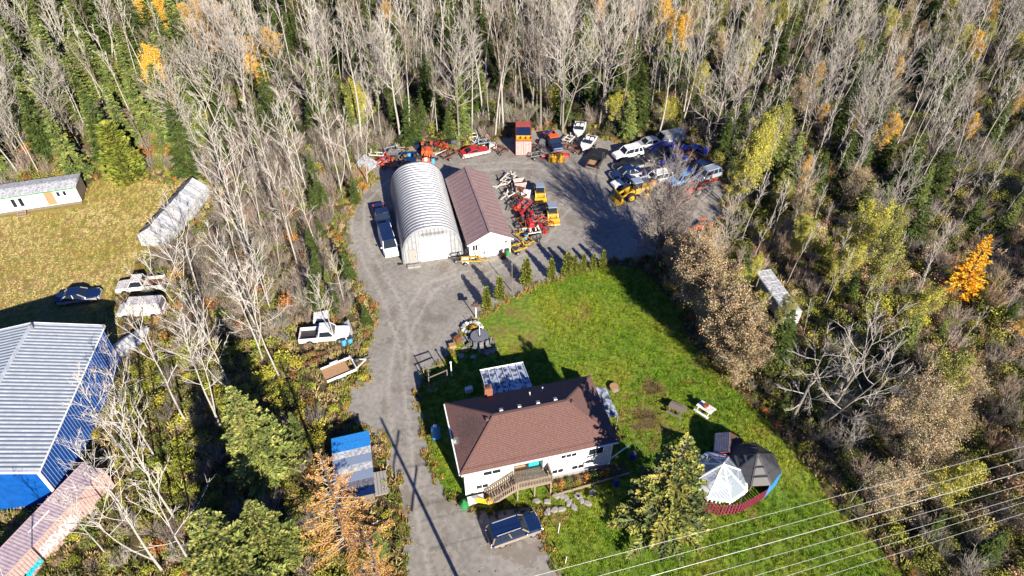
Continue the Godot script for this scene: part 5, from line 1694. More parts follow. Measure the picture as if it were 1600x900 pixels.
	bxp("window", cap, Vector3(0.0, 0.6, 0.74), Vector3(1.1, 0.3, 0.04), M.glass_dark)
	sheet_metal(G(541, 520), 0.4, 1.6, 2.4, 0.5, M.tarp_white, "white sheet leaning in the weeds beside the old pickup")
	for e in [[538, 538], [548, 536]]:
		drum(G(e[0], e[1]), M.light_blue, "light blue plastic drum in the weeds by the old pickup", "blue drums by the old pickup")
	implement("rusty red harrow lost in the weeds beside the plank trailer", G(484, 566), 0.6, M.rust, 31)

func build_back_row() -> void:
	# red container with goods on its roof
	var a := G(807, 243); var b := G(829, 243)
	var w := (b - a).normalized()
	var c := thing("shipping_container", "red steel shipping container with tarp and yellow bucket on top", "container", (a + b) / 2.0 + Vector3(0, 0, -3.05), PI / 2)
	corrugated_box(c, 6.1, 2.44, 2.6, M.red_steel, M.red_steel, 0.28)
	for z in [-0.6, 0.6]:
		var d := bxp("door", c, Vector3(-3.06, 1.3, z), Vector3(0.06, 2.35, 1.14), M.container_side, 0.0)  # pinker than the red shell: sunlit end face painted into the colour
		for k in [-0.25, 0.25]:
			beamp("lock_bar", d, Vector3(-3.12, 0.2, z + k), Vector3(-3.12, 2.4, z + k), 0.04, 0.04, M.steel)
	clear_box(c, 3.6, 1.7)
	var tp := thing("roof_tarp", "dark blue tarp spread over the red shipping container", "tarp", c.position + Vector3(0, 2.63, 0.4))
	bxp("sheet", tp, Vector3(0, 0.05, 0.3), Vector3(2.2, 0.07, 3.4), M.navy_paint, 0.03)
	for i in 3:
		bxp("fold", tp, Vector3(rng.randf_range(-0.2, 0.2), 0.1, -0.8 + i * 1.1), Vector3(1.9, 0.05, 0.16), M.navy_paint, 0.02)
	var yb := thing("plow_bucket", "yellow loader bucket lying on the red shipping container", "bucket", c.position + Vector3(0, 2.65, 2.55))
	bxp("back", yb, Vector3(0, 0.22, -0.25), Vector3(2.4, 0.42, 0.08), M.yellow_paint, 0.02)
	bxp("floor", yb, Vector3(0, 0.04, 0.1), Vector3(2.4, 0.06, 0.7), M.yellow_paint)
	for x in [-1.15, -0.4, 0.4, 1.15]:
		bxp("rib", yb, Vector3(x, 0.2, 0.05), Vector3(0.08, 0.36, 0.6), M.orange_paint)
	# plow truck beside it
	var tr := car_px("plow_truck", "black truck with orange roof rack and red plow at the forest edge", "truck", 872, 240, 856, 214, "pickup", M.navy_paint, {"roof": M.orange_paint, "bed": M.orange_paint})
	plow("red snow plow blade in front of the black truck", G(876, 246), -PI / 2, 2.6, M.red_paint)
	for i in 3:
		var o := thing("yellow_tank", "square yellow tank in the row of three before the plow truck", "tank", G(861 + i * 8.5, 252), 0.05, "yellow tanks by the plow truck")
		bxp("tank", o, Vector3(0, 0.55, 0), Vector3(0.78, 1.1, 0.8), M.yellow_paint, 0.1)
		bxp("cap", o, Vector3(0, 1.12, 0), Vector3(0.25, 0.08, 0.25), M.plastic_dark, 0.02)
		bxp("strap", o, Vector3(0, 0.55, 0.41), Vector3(0.1, 1.05, 0.03), M.orange_paint)
	drum(G(846, 247), M.red_paint, "red steel drum lying beside the red container", "", true)
	implement("silver engine hoist frame between the container and the truck", G(838, 246), 0.3, M.steel, 8)
	# boat trailer frame at the trees
	var bt := thing("boat_trailer", "empty white boat trailer frame at the forest edge", "trailer", G(738, 216), yaw_of(G(735, 206), G(741, 224)))
	for z in [-0.8, 0.8]:
		beamp("rail", bt, Vector3(-1.8, 0.6, z), Vector3(0.6, 0.6, z), 0.12, 0.14, M.white_car)
		beamp("rail", bt, Vector3(0.6, 0.6, z), Vector3(2.4, 0.55, 0), 0.12, 0.14, M.white_car)
		wheel(bt, Vector3(-0.9, 0.34, z * 1.3), 0.34, 0.2)
	for x in [-1.7, -0.6, 0.5]:
		beamp("crossmember", bt, Vector3(x, 0.55, -0.8), Vector3(x, 0.55, 0.8), 0.1, 0.1, M.white_car)
	# scrap heap along the back edge
	var g1 := "scrap along the back of the yard"
	crate(G(668, 244), 0.05, Vector3(1.7, 1.2, 1.2), M.orange_paint, "orange red steel crate at the back of the yard")
	dumpster("navy skip full of scrap under the pale trunks", G(640, 250), 0.1, Vector3(2.4, 1.0, 1.5), M.navy_paint)
	dumpster("grey skip with broken boards at the back of the yard", G(618, 246), -0.2, Vector3(2.2, 1.0, 1.4), M.tarp_grey)
	dumpster("black skip beside the forest floor mound", G(700, 222), 0.2, Vector3(2.4, 1.0, 1.6), M.black_paint)
	implement("blue hay rake frame in the scrap by the pale trunks", G(612, 238), 0.4, M.steel_blue, 3)
	implement("red harrow frame beside the white pipes", G(598, 256), 1.0, M.red_paint, 4)
	implement("steel cultivator frame in the scrap behind the Quonset hut", G(628, 262), -0.3, M.steel, 5)
	implement("rusty cultivator frame behind the red sports car", G(702, 246), 0.8, M.rust, 6)
	plow("yellow plow blade standing in the scrap behind the Quonset hut", G(630, 253), -0.4, 1.9, M.yellow_paint)
	pipes(G(586, 262), 0.9, 4, 3.6, M.dull_white, "long pale scrap pipe heaped beside the yard corner", g1)
	pipes(G(645, 258), 0.1, 3, 2.2, M.rust, "rusty scrap pipe lying behind the Quonset hut", g1)
	pipes(G(692, 240), 0.3, 3, 2.4, M.dull_white, "pale scrap pipe near the black skip", g1)
	sheet_metal(G(572, 262), 0.8, 2.6, 3.4, 0.45, M.tarp_white, "bent pale roofing sheet leaning at the yard corner")
	sheet_metal(G(560, 272), 0.3, 2.2, 2.4, 0.2, M.new_wood, "tan plywood sheet dumped at the yard corner")
	sheet_metal(G(656, 218), 0.2, 3.2, 2.0, 0.0, M.new_wood, "tan plywood sheet lying under the trees")
	sheet_metal(G(556, 296), 0.1, 1.0, 1.6, 0.0, M.white_car, "small white panel on the weeds at the gravel edge")
	for i in 9:
		drum(G(604 + i * 9 + rng.randf_range(-3, 3), 252 + rng.randf_range(-6, 5)), [M.light_blue, M.rust, M.iron, M.dull_white][i % 4], ["light blue drum in the scrap behind the Quonset hut", "rusty drum in the scrap behind the Quonset hut", "black drum in the scrap behind the Quonset hut", "white drum in the scrap behind the Quonset hut"][i % 4], g1, i % 3 == 0)
	for i in 12:
		tyre(G(596 + rng.randf() * 130, 242 + rng.randf_range(-12, 10)) + Vector3(0, 0.0, 0), "worn tyre lying in the scrap along the back of the yard", g1)
	pallet_stack(G(650, 264), 0.1, 3, "grey pallet stacked behind the Quonset hut", g1, M.grey_wood)
	pallet_stack(G(712, 232), 0.4, 2, "tan pallet stacked beside the black skip", g1, M.deck_wood)
	var bits := [[574, 250, M.iron, "black"], [590, 246, M.dull_white, "white"], [608, 262, M.orange_paint, "orange"], [652, 232, M.navy_paint, "navy"], [680, 226, M.iron, "black"], [690, 232, M.red_paint, "red"], [712, 226, M.steel, "steel"], [722, 222, M.rust, "rusty"], [756, 226, M.steel_blue, "blue"], [770, 232, M.dull_white, "white"], [782, 238, M.rust, "rusty"], [842, 236, M.iron, "black"], [848, 226, M.steel, "steel"], [888, 222, M.dull_white, "white"], [894, 236, M.rust, "rusty"]]
	for i in bits.size():
		var e: Array = bits[i]
		if i % 3 == 0:
			crate(G(e[0], e[1]), rng.randf() * 3.0, Vector3(rng.randf_range(0.8, 1.6), rng.randf_range(0.5, 1.1), rng.randf_range(0.6, 1.1)), e[2], "%s box in the junk along the tree line" % e[3], g1)
		else:
			implement("%s machine frame in the junk along the tree line" % e[3], G(e[0], e[1]), rng.randf() * TAU, e[2], 90 + i, g1)
	# more wreckage among the scrap cars
	var tk := thing("round_tank", "dark round tank with tan lid among the scrap cars", "tank", G(1018, 298), 0)
	var m := MB.new(); m.tube([Vector3(0, 0, 0), Vector3(0, 1.5, 0)], [0.85, 0.85], 18, true); part("shell", m, M.iron, tk)
	m = MB.new(); m.tube([Vector3(0, 1.5, 0), Vector3(0, 1.6, 0), Vector3(0, 1.72, 0)], [0.92, 0.92, 0.3], 18, true); part("lid", m, M.new_wood, tk)
	for i in 8:
		tyre(G(1006 + rng.randf() * 80, 262 + rng.randf_range(-20, 40)), "worn tyre lying between the scrap cars", "tyres between the scrap cars")
	for i in 5:
		drum(G(1020 + i * 14, 300 + rng.randf_range(-8, 10)), [M.blue_paint, M.rust, M.red_paint][i % 3], ["blue drum under the bare maple", "rusty drum under the bare maple", "red drum under the bare maple"][i % 3], "drums under the bare maple")
	implement("red harrow frame deep under the bare maple", G(1100, 288), 0.4, M.red_paint, 21)
	implement("orange rake frame under the bare maple", G(1060, 318), 0.2, M.orange_paint, 22)

func build_garage_scrap() -> void:
	var g := "scrap beside the brown garage"
	var imps := [[788, 284, M.dull_white, "pale"], [800, 300, M.steel, "steel"], [806, 312, M.rust, "rusty"], [812, 326, M.red_paint, "red"], [818, 342, M.red_paint, "red"], [834, 332, M.iron, "black"], [840, 346, M.steel, "steel"], [824, 366, M.dull_white, "pale"], [838, 362, M.iron, "black"], [814, 378, M.yellow_paint, "yellow"], [846, 352, M.orange_paint, "orange"], [800, 320, M.iron, "black"], [794, 306, M.dull_white, "pale"], [810, 354, M.rust, "rusty"]]
	for i in imps.size():
		var e: Array = imps[i]
		implement("%s farm implement frame heaped beside the brown garage" % e[3], G(e[0] + 6, e[1]), rng.randf() * TAU, e[2], 40 + i, g)
	crate(G(812, 302), -0.3, Vector3(1.3, 0.9, 0.9), M.rust, "rust brown crate beside the garage eave")
	crate(G(822, 306), -0.3, Vector3(1.2, 0.8, 1.0), M.white_car, "white steel crate beside the implements")
	crate(G(806, 326), 0.5, Vector3(1.0, 0.6, 0.8), M.orange_paint, "small orange crate beside the garage wall")
	dumpster("brown feed hopper standing between the implements and the skid steer", G(812, 292), 0.2, Vector3(1.8, 1.1, 1.3), M.container_side)
	plow("red plow blade at the edge of the implement heap", G(846, 362), 0.6, 1.8, M.red_paint)
	plow("black angled blade by the red tractor", G(838, 376), 2.0, 1.6, M.iron)
	pipes(G(786, 290), 0.6, 4, 3.2, M.dull_white, "pale pipe across the heap beside the garage", g)
	pipes(G(800, 296), -0.6, 3, 2.6, M.rust, "rusty pipe across the heap beside the garage", g)
	pipes(G(826, 330), 1.4, 3, 2.4, M.iron, "black pipe across the heap beside the garage", g)
	for i in 10:
		tyre(G(798 + i * 4.6, 290 + i * 9 + rng.randf_range(-5, 5)), "worn tyre in the heap beside the brown garage", g)
	for i in 6:
		drum(G(792 + i * 6, 288 + i * 17), [M.rust, M.iron, M.light_blue][i % 3], ["rusty drum in the heap beside the garage", "black drum in the heap beside the garage", "light blue drum in the heap beside the garage"][i % 3], g, i % 2 == 0)
	pallet_stack(G(784, 278), 0.2, 2, "pale pallet at the head of the garage scrap heap", g, M.deck_wood)
	# by the two big doors
	drum(G(793, 398), M.green_paint, "green drum at the front corner of the garage", "")
	drum(G(805, 396), M.navy_paint, "dark drum by the garage corner", "")
	crate(G(786, 402), 0.2, Vector3(0.7, 0.5, 0.6), M.rust, "rust red box on the grass before the garage door")
	implement("yellow hoist frame at the garage corner", G(810, 392), 0.5, M.yellow_paint, 71)
	implement("black scrap frame between the Quonset hut and the garage", G(718, 404), 0.3, M.iron, 72)
	implement("yellow tiller frame between the Quonset hut and the garage", G(736, 411), 0.0, M.yellow_paint, 73)
	crate(G(727, 410), 0.2, Vector3(0.9, 0.6, 0.7), M.white_car, "white box between the Quonset hut and the garage")
	tyre(G(626, 414), "worn tyre leaning at the Quonset hut corner", "", 0.6)

func build_garden() -> void:
	# fire pit patio
	var t := thing("patio_table", "round grey patio table with centre pole on the stone terrace", "table", G(750, 532))
	var m := MB.new(); m.tube([Vector3(0, 0.70, 0), Vector3(0, 0.76, 0)], [1.05, 1.05], 22, true); part("tabletop", m, M.steel, t)
	m = MB.new(); m.tube([Vector3(0, 0, 0), Vector3(0, 0.7, 0)], [0.3, 0.08], 10, true); part("pedestal", m, M.iron, t)
	m = MB.new(); m.tube([Vector3(0, 0.7, 0), Vector3(0, 2.4, 0)], [0.035, 0.03], 8, true); part("pole", m, M.white_trim, t)
	m = MB.new(); m.tube([Vector3(0, 0.76, 0), Vector3(0, 0.84, 0)], [0.16, 0.12], 10, true); part("hub", m, M.plastic_dark, t)
	var f := thing("stone_fire_pit", "white stone fire pit with a yellow cover on the terrace", "fire pit", G(738, 514))
	for i in 14:
		var a := TAU * i / 14
		bxp("stone", f, Vector3(cos(a) * 1.05, 0.2 + 0.04 * (i % 3), sin(a) * 0.85), Vector3(rng.randf_range(0.3, 0.62), rng.randf_range(0.25, 0.6), rng.randf_range(0.3, 0.5)), M.stone if i % 3 else M.white_paint, 0.1, Basis(Vector3.UP, rng.randf() * 3.0))
	m = MB.new(); m.tube([Vector3(0.1, 0.0, 0), Vector3(0.1, 0.35, 0), Vector3(0.1, 0.42, 0)], [0.5, 0.48, 0.2], 12, true); part("cover", m, M.yellow_paint, f)
	for i in 5:
		var a := 0.4 + i * 0.5
		var c := thing("patio_chair", "small pale garden chair drawn up to the round patio table", "chair", t.position + Vector3(cos(a) * 1.6, 0, sin(a) * 1.5), -a - PI / 2, "chairs at the patio table")
		bxp("seat", c, Vector3(0, 0.42, 0), Vector3(0.45, 0.05, 0.45), M.steel, 0.01)
		bxp("backrest", c, Vector3(0, 0.72, 0.22), Vector3(0.45, 0.55, 0.05), M.steel, 0.01)
		for x in [-0.19, 0.19]:
			for z in [-0.19, 0.19]:
				beamp("leg", c, Vector3(x, 0, z), Vector3(x, 0.42, z), 0.035, 0.035, M.steel)
	for e in [[707, 543, 0.3, M.new_wood], [715, 531, 0.8, M.rust]]:
		crate(G(e[0], e[1]), e[2], Vector3(0.8, 0.5, 0.6), e[3], "firewood box at the edge of the stone terrace" if e[3] == M.new_wood else "rust brown box at the edge of the stone terrace")
	for i in 24:
		var p := G(720 + rng.randf() * 55, 528 + rng.randf() * 30)
		var s := thing("flagstone", "flat pale flagstone of the rough terrace round the patio table", "stone", p, rng.randf() * TAU, "flagstones of the terrace")
		var b := MB.new()
		var ring0 := []; var ring1 := []
		for k in 7:
			var a := TAU * k / 7
			var r := rng.randf_range(0.26, 0.46)
			ring0.append(Vector3(cos(a) * r, 0.0, -sin(a) * r)); ring1.append(Vector3(cos(a) * r * 0.92, 0.1, -sin(a) * r * 0.92))
		b.loft([ring0, ring1])
		part("slab", b, [M.stone, M.concrete, M.brick][i % 3] if i % 5 else M.stone, s)
	# garden frames and posts by the house corner
	for e in [[[671, 598], [694, 590]], [[672, 612], [700, 600]]]:
		var a := G(e[0][0], e[0][1]); var b := G(e[1][0], e[1][1])
		var o := thing("garden_trellis", "grey timber trellis frame at the drive edge by the house corner", "trellis", a, yaw_of(a, b), "trellis frames by the house")
		var w := a.distance_to(b)
		for x in [0.0, w]:
			beamp("post", o, Vector3(x, -0.1, 0), Vector3(x, 2.3, 0), 0.09, 0.09, M.grey_wood)
		for y in [0.9, 2.2]:
			beamp("rail", o, Vector3(0, y, 0), Vector3(w, y, 0), 0.07, 0.09, M.grey_wood)
	var ps := thing("clothes_post", "white post standing on the shaded grass behind the house", "post", G(706, 588))
	m = MB.new(); m.tube([Vector3(0, -0.1, 0), Vector3(0, 2.2, 0)], [0.07, 0.06], 8, true); part("shaft", m, M.white_trim, ps)
	bxp("cap", ps, Vector3(0, 2.24, 0), Vector3(0.2, 0.08, 0.2), M.white_trim, 0.02)
	var bd := thing("bird_house_post", "dark bird table on a white post beside the cedar row", "bird table", G(744, 497))
	m = MB.new(); m.tube([Vector3(0, -0.1, 0), Vector3(0, 1.9, 0)], [0.07, 0.06], 8, true); part("shaft", m, M.white_trim, bd)
	bxp("tray", bd, Vector3(0, 1.95, 0), Vector3(1.1, 0.08, 0.5), M.grey_wood, 0.02)
	bxp("roof", bd, Vector3(0, 2.3, 0), Vector3(0.6, 0.3, 0.5), M.brown_panel, 0.12)
	# blue kayak-shaped propane tank by the side wall
	var kt := thing("propane_tank", "pale blue upright propane tank in the shade of the house wall", "tank", G(682, 684))
	m = MB.new(); m.tube([Vector3(0, 0.05, 0), Vector3(0, 0.2, 0), Vector3(0, 1.5, 0), Vector3(0, 1.75, 0), Vector3(0, 1.85, 0)], [0.36, 0.46, 0.46, 0.3, 0.08], 16, true); part("shell", m, M.light_blue, kt)
	m = MB.new(); m.tube([Vector3(0, 1.8, 0), Vector3(0, 2.0, 0)], [0.16, 0.16], 12, true); part("valve_guard", m, M.white_trim, kt)
	m = MB.new(); m.tube([Vector3(0, 0, 0), Vector3(0, 0.08, 0)], [0.42, 0.42], 14, true); part("foot_ring", m, M.iron, kt)
	# boxes in the shade behind the house
	crate(G(733, 612), 0.3, Vector3(0.8, 0.6, 0.5), M.white_paint, "white storage box in the shade behind the house")
	# stepping stones and stones in front
	for e in [[855, 784], [869, 776], [884, 778], [904, 776], [909, 783], [855, 800], [866, 797], [877, 796], [889, 786], [897, 793], [918, 787], [926, 770], [878, 774], [903, 775], [838, 783]]:
		var s := thing("garden_stone", "pale flat garden stone set in the grass below the flower bed", "stone", G(e[0], e[1]), rng.randf() * TAU, "stones below the flower bed")
		var b := MB.new()
		var ring0 := []; var ring1 := []; var ring2 := []
		for k in 8:
			var a := TAU * k / 8
			var r := rng.randf_range(0.3, 0.5)
			ring0.append(Vector3(cos(a) * r, -0.02, -sin(a) * r * 0.75)); ring1.append(Vector3(cos(a) * r * 0.95, 0.14, -sin(a) * r * 0.7)); ring2.append(Vector3(cos(a) * r * 0.6, 0.19, -sin(a) * r * 0.45))
		b.loft([ring0, ring1, ring2])
		part("slab", b, M.stone, s)
	var ed := thing("bed_edging", "pale timber edging along the flower bed at the house front", "edging", G(862, 776), yaw_of(G(862, 776), G(985, 740)))
	for i in 4:
		bxp("timber", ed, Vector3(1.0 + i * 1.95, 0.1, 0), Vector3(1.9, 0.2, 0.16), M.deck_wood, 0.02)
	# picnic tables on the lawn
	for e in [[1056, 644, -0.55, M.grey_wood, "weathered grey wooden picnic table on the worn lawn"], [1100, 644, -0.75, M.white_paint, "low white bench table with a clay pot on the lawn"]]:
		var o := thing("picnic_table", e[4], "table", G(e[0], e[1]), e[2])
		for i in 5:
			bxp("top_plank", o, Vector3(0, 0.74, -0.32 + i * 0.16), Vector3(1.7, 0.045, 0.145), e[3], 0.01)
		for z in [-0.72, 0.72]:
			bxp("bench", o, Vector3(0, 0.44, z), Vector3(1.7, 0.045, 0.26), e[3], 0.01)
		for x in [-0.6, 0.6]:
			for s in [-1.0, 1.0]:
				beamp("leg", o, Vector3(x, 0, s * 0.6), Vector3(x, 0.72, s * 0.2), 0.06, 0.1, e[3])
			beamp("brace", o, Vector3(x, 0.4, -0.8), Vector3(x, 0.4, 0.8), 0.05, 0.09, e[3])
	var pot := thing("clay_pot", "orange clay pot standing on the white bench table", "pot", G(1100, 644) + Vector3(0, 0.765, 0))
	m = MB.new(); m.tube([Vector3(0, 0, 0), Vector3(0, 0.35, 0), Vector3(0, 0.36, 0), Vector3(0, 0.44, 0)], [0.17, 0.25, 0.29, 0.29], 14, true); part("body", m, M.orange_paint, pot)
	m = MB.new(); m.tube([Vector3(0, 0.43, 0), Vector3(0, 0.45, 0)], [0.25, 0.25], 14, true); part("soil", m, M.soil, pot)
	for e in [[988, 716, "bright blue plastic barrel beside the lean to"], [962, 757, "bright blue plastic barrel in the shade under the pear tree"]]:
		drum(G(e[0], e[1]), M.blue_paint, e[2], "")
	var st := thing("tree_stump", "pale round tree stump on the lawn near the lean to", "stump", G(959, 607))
	m = MB.new(); m.tube([Vector3(0, -0.1, 0), Vector3(0, 0.25, 0), Vector3(0, 0.4, 0)], [0.6, 0.5, 0.48], 12, true); part("wood", m, M.new_wood, st)
	m = MB.new(); m.tube([Vector3(0, -0.05, 0), Vector3(0, 0.3, 0)], [0.64, 0.53], 12); part("bark", m, M.bark_grey, st)
	# stake by the front lawn
	for e in [[872, 833, 1.7], [883, 880, 1.2]]:
		var o := thing("survey_stake", "thin pale stake standing in the front lawn grass", "stake", G(e[0], e[1]), 0.3, "stakes in the front lawn")
		beamp("shaft", o, Vector3(0, -0.1, 0), Vector3(0.05, e[2], 0.05), 0.07, 0.05, M.white_trim)
		bxp("flag", o, Vector3(0.05, e[2] - 0.1, 0.06), Vector3(0.16, 0.2, 0.03), M.steel)
	# old boat under a white cover near the blue hall
	var bo := thing("covered_boat", "boat under a mottled white cover beside the blue hall wall", "boat", G(207, 540), yaw_of(G(185, 560), G(232, 525)))
	var rings := []
	for s in [[-0.5, 0.8, 0.9], [-0.4, 1.1, 1.25], [0.0, 1.2, 1.45], [0.3, 0.85, 1.3], [0.5, 0.15, 0.8]]:
		var x: float = 4.8 * s[0]
		rings.append([Vector3(x, 0.1, s[1] * 0.7), Vector3(x, 0.1, -s[1] * 0.7), Vector3(x, 0.75, -s[1]), Vector3(x, s[2], -0.1), Vector3(x, s[2], 0.1), Vector3(x, 0.75, s[1])])
	m = MB.new(); m.loft(rings); part("cover", m, M.tarp_white, bo)
	for i in 4:
		beamp("tie_rope", bo, Vector3(-1.6 + i * 1.0, 0.76, 1.2), Vector3(-1.6 + i * 1.0, 1.46, 0.0), 0.03, 0.03, M.iron)
	clear_box(bo, 2.8, 1.5)

# ---------- woods ----------
var bare := []
var maple := []
var conifer := []
var tall_spruce := []
var gold := []
var tan := []
var green_leaf := []
var tamarack := {}
var cedar := {}

func make_kinds() -> void:
	for i in 4:
		bare.append(bare_kind(100 + i, 18.0, {"clear": 0.40 + 0.06 * (i % 3), "nb": 17, "len": 0.21, "out": 0.62, "sub": 4, "twig": 3, "r": 0.18, "tw": 0.021, "fork": 1 if i == 2 else 0}, "bark_grey" if i == 1 else "bark_pale", ["twigs_pale", "twigs_brown", "twigs_grey", "twigs_pale"][i]))
	for i in 2:
		bare.append(bare_kind(110 + i, 17.0, {"clear": 0.5, "nb": 15, "len": 0.17, "out": 0.5, "sub": 5, "twig": 3, "r": 0.16, "tw": 0.019}, "bark_pale", "twigs_brown" if i else "twigs_grey"))
	for i in 2:
		bare.append(bare_kind(120 + i, 15.0, {"clear": 0.25, "nb": 17, "len": 0.27, "out": 0.75, "sub": 5, "twig": 3, "r": 0.14, "tw": 0.02, "fork": 2}, "bark_grey", "twigs_grey"))
	for i in 3:
		bare.append(bare_kind(140 + i, 13.0, {"clear": 0.5, "nb": 9, "len": 0.14, "out": 0.45, "sub": 3, "twig": 2, "r": 0.085, "tw": 0.018}, "bark_pale", "twigs_pale"))
	for i in 3:
		bare.append(bare_kind(150 + i, 15.0, {"clear": 0.38, "nb": 11, "len": 0.23, "out": 0.7, "sub": 4, "twig": 3, "r": 0.115, "tw": 0.018, "fork": 1 if i == 1 else 0}, "bark_pale", "twigs_pale"))
	maple.append(bare_kind(160, 11.5, {"clear": 0.14, "nb": 30, "len": 0.46, "out": 0.95, "sub": 13, "twig": 7, "r": 0.30, "tw": 0.02, "fork": 4, "forkat": 0.2}, "bark_grey", "twigs_mauve"))
	maple.append(bare_kind(161, 16.0, {"clear": 0.22, "nb": 14, "len": 0.26, "out": 0.95, "sub": 6, "twig": 4, "r": 0.2, "tw": 0.02, "fork": 1, "forkat": 0.4}, "bark_grey", "twigs_grey"))
	maple.append(bare_kind(162, 12.0, {"clear": 0.2, "nb": 16, "len": 0.30, "out": 1.25, "sub": 5, "twig": 4, "r": 0.2, "tw": 0.018}, "bark_grey", "twigs_grey"))
	var dg := [Color(0.06, 0.09, 0.02), Color(0.085, 0.115, 0.03), Color(0.045, 0.07, 0.018)]
	var mg := [Color(0.15, 0.19, 0.05), Color(0.11, 0.155, 0.045), Color(0.20, 0.225, 0.065)]
	for i in 3:
		conifer.append(conifer_kind(200 + i, 12.0, 2.3 + 0.3 * i, {}, dg))
	for i in 2:
		conifer.append(conifer_kind(210 + i, 13.0, 2.5, {"nb": 8}, mg))
	tall_spruce.append(conifer_kind(220, 15.0, 4.3, {"nb": 10, "sprays": 7.0, "whorls": 2.6, "lw": 0.13, "pow": 0.75, "rise": 0.05, "wood": true, "ln": 0.8, "clear": 0.1}, [Color(0.20, 0.235, 0.06), Color(0.27, 0.29, 0.08), Color(0.14, 0.17, 0.045)]))
	tall_spruce.append(conifer_kind(221, 15.0, 4.6, {"nb": 10, "sprays": 7.0, "whorls": 2.4, "lw": 0.14, "pow": 0.7, "rise": 0.1, "wood": true, "ln": 0.85, "clear": 0.1}, [Color(0.21, 0.235, 0.06), Color(0.28, 0.29, 0.08), Color(0.13, 0.16, 0.04)]))
	tamarack = conifer_kind(230, 14.0, 3.9, {"nb": 6, "sprays": 6.0, "whorls": 1.6, "lw": 0.035, "pow": 0.65, "rise": 0.05, "wood": true, "ln": 0.42, "hollow": 0.2, "clear": 0.05}, [Color(0.58, 0.32, 0.09), Color(0.64, 0.39, 0.12), Color(0.50, 0.26, 0.07)])
	cedar = conifer_kind(240, 3.0, 0.62, {"nb": 9, "whorls": 9.0, "sprays": 9.0, "lw": 0.07, "pow": 0.55, "rise": 0.7, "ln": 0.5, "hollow": 0.35, "clear": 0.02}, [Color(0.16, 0.18, 0.03), Color(0.20, 0.21, 0.035), Color(0.11, 0.14, 0.025)])
	var go := {"clear": 0.3, "nb": 20, "len": 0.22, "out": 0.7, "sub": 6, "twig": 3, "r": 0.13, "tw": 0.016, "fork": 1}
	for i in 2:
		gold.append(leafy_kind(300 + i, 12.0, go, "bark_grey", [Color(0.60, 0.36, 0.035), Color(0.66, 0.42, 0.06), Color(0.52, 0.27, 0.03)], 8, 0.18, 0.38))
	for i in 2:
		tan.append(leafy_kind(310 + i, 8.0, {"clear": 0.12, "nb": 20, "len": 0.34, "out": 0.9, "sub": 7, "twig": 3, "r": 0.13, "tw": 0.016, "fork": 2}, "bark_grey", [Color(0.40, 0.29, 0.17), Color(0.46, 0.36, 0.22), Color(0.32, 0.22, 0.12), Color(0.36, 0.33, 0.15)], 8, 0.13, 0.34))
	for i in 3:
		green_leaf.append(leafy_kind(320 + i, 10.0, {"clear": 0.18, "nb": 20, "len": 0.28, "out": 0.75, "sub": 7, "twig": 3, "r": 0.14, "tw": 0.016, "fork": 2}, "bark_grey", [Color(0.38, 0.36, 0.06), Color(0.28, 0.30, 0.05), Color(0.46, 0.40, 0.07)] if i < 2 else [Color(0.16, 0.19, 0.045), Color(0.22, 0.23, 0.05), Color(0.36, 0.32, 0.07)], 8, 0.17, 0.34))

func tree_px(k: Dictionary, called: String, label: String, group: String, bx: float, by: float, ty: float, wide := 1.0, hmax := 24.0) -> void:
	var b := G(bx, by)
	var h := minf(height_to(b, ty), hmax)
	put_tree(k, called, label, "tree", group, b, h, rng.randf() * TAU, Vector2(rng.randf_range(-0.04, 0.04), rng.randf_range(-0.04, 0.04)), wide)

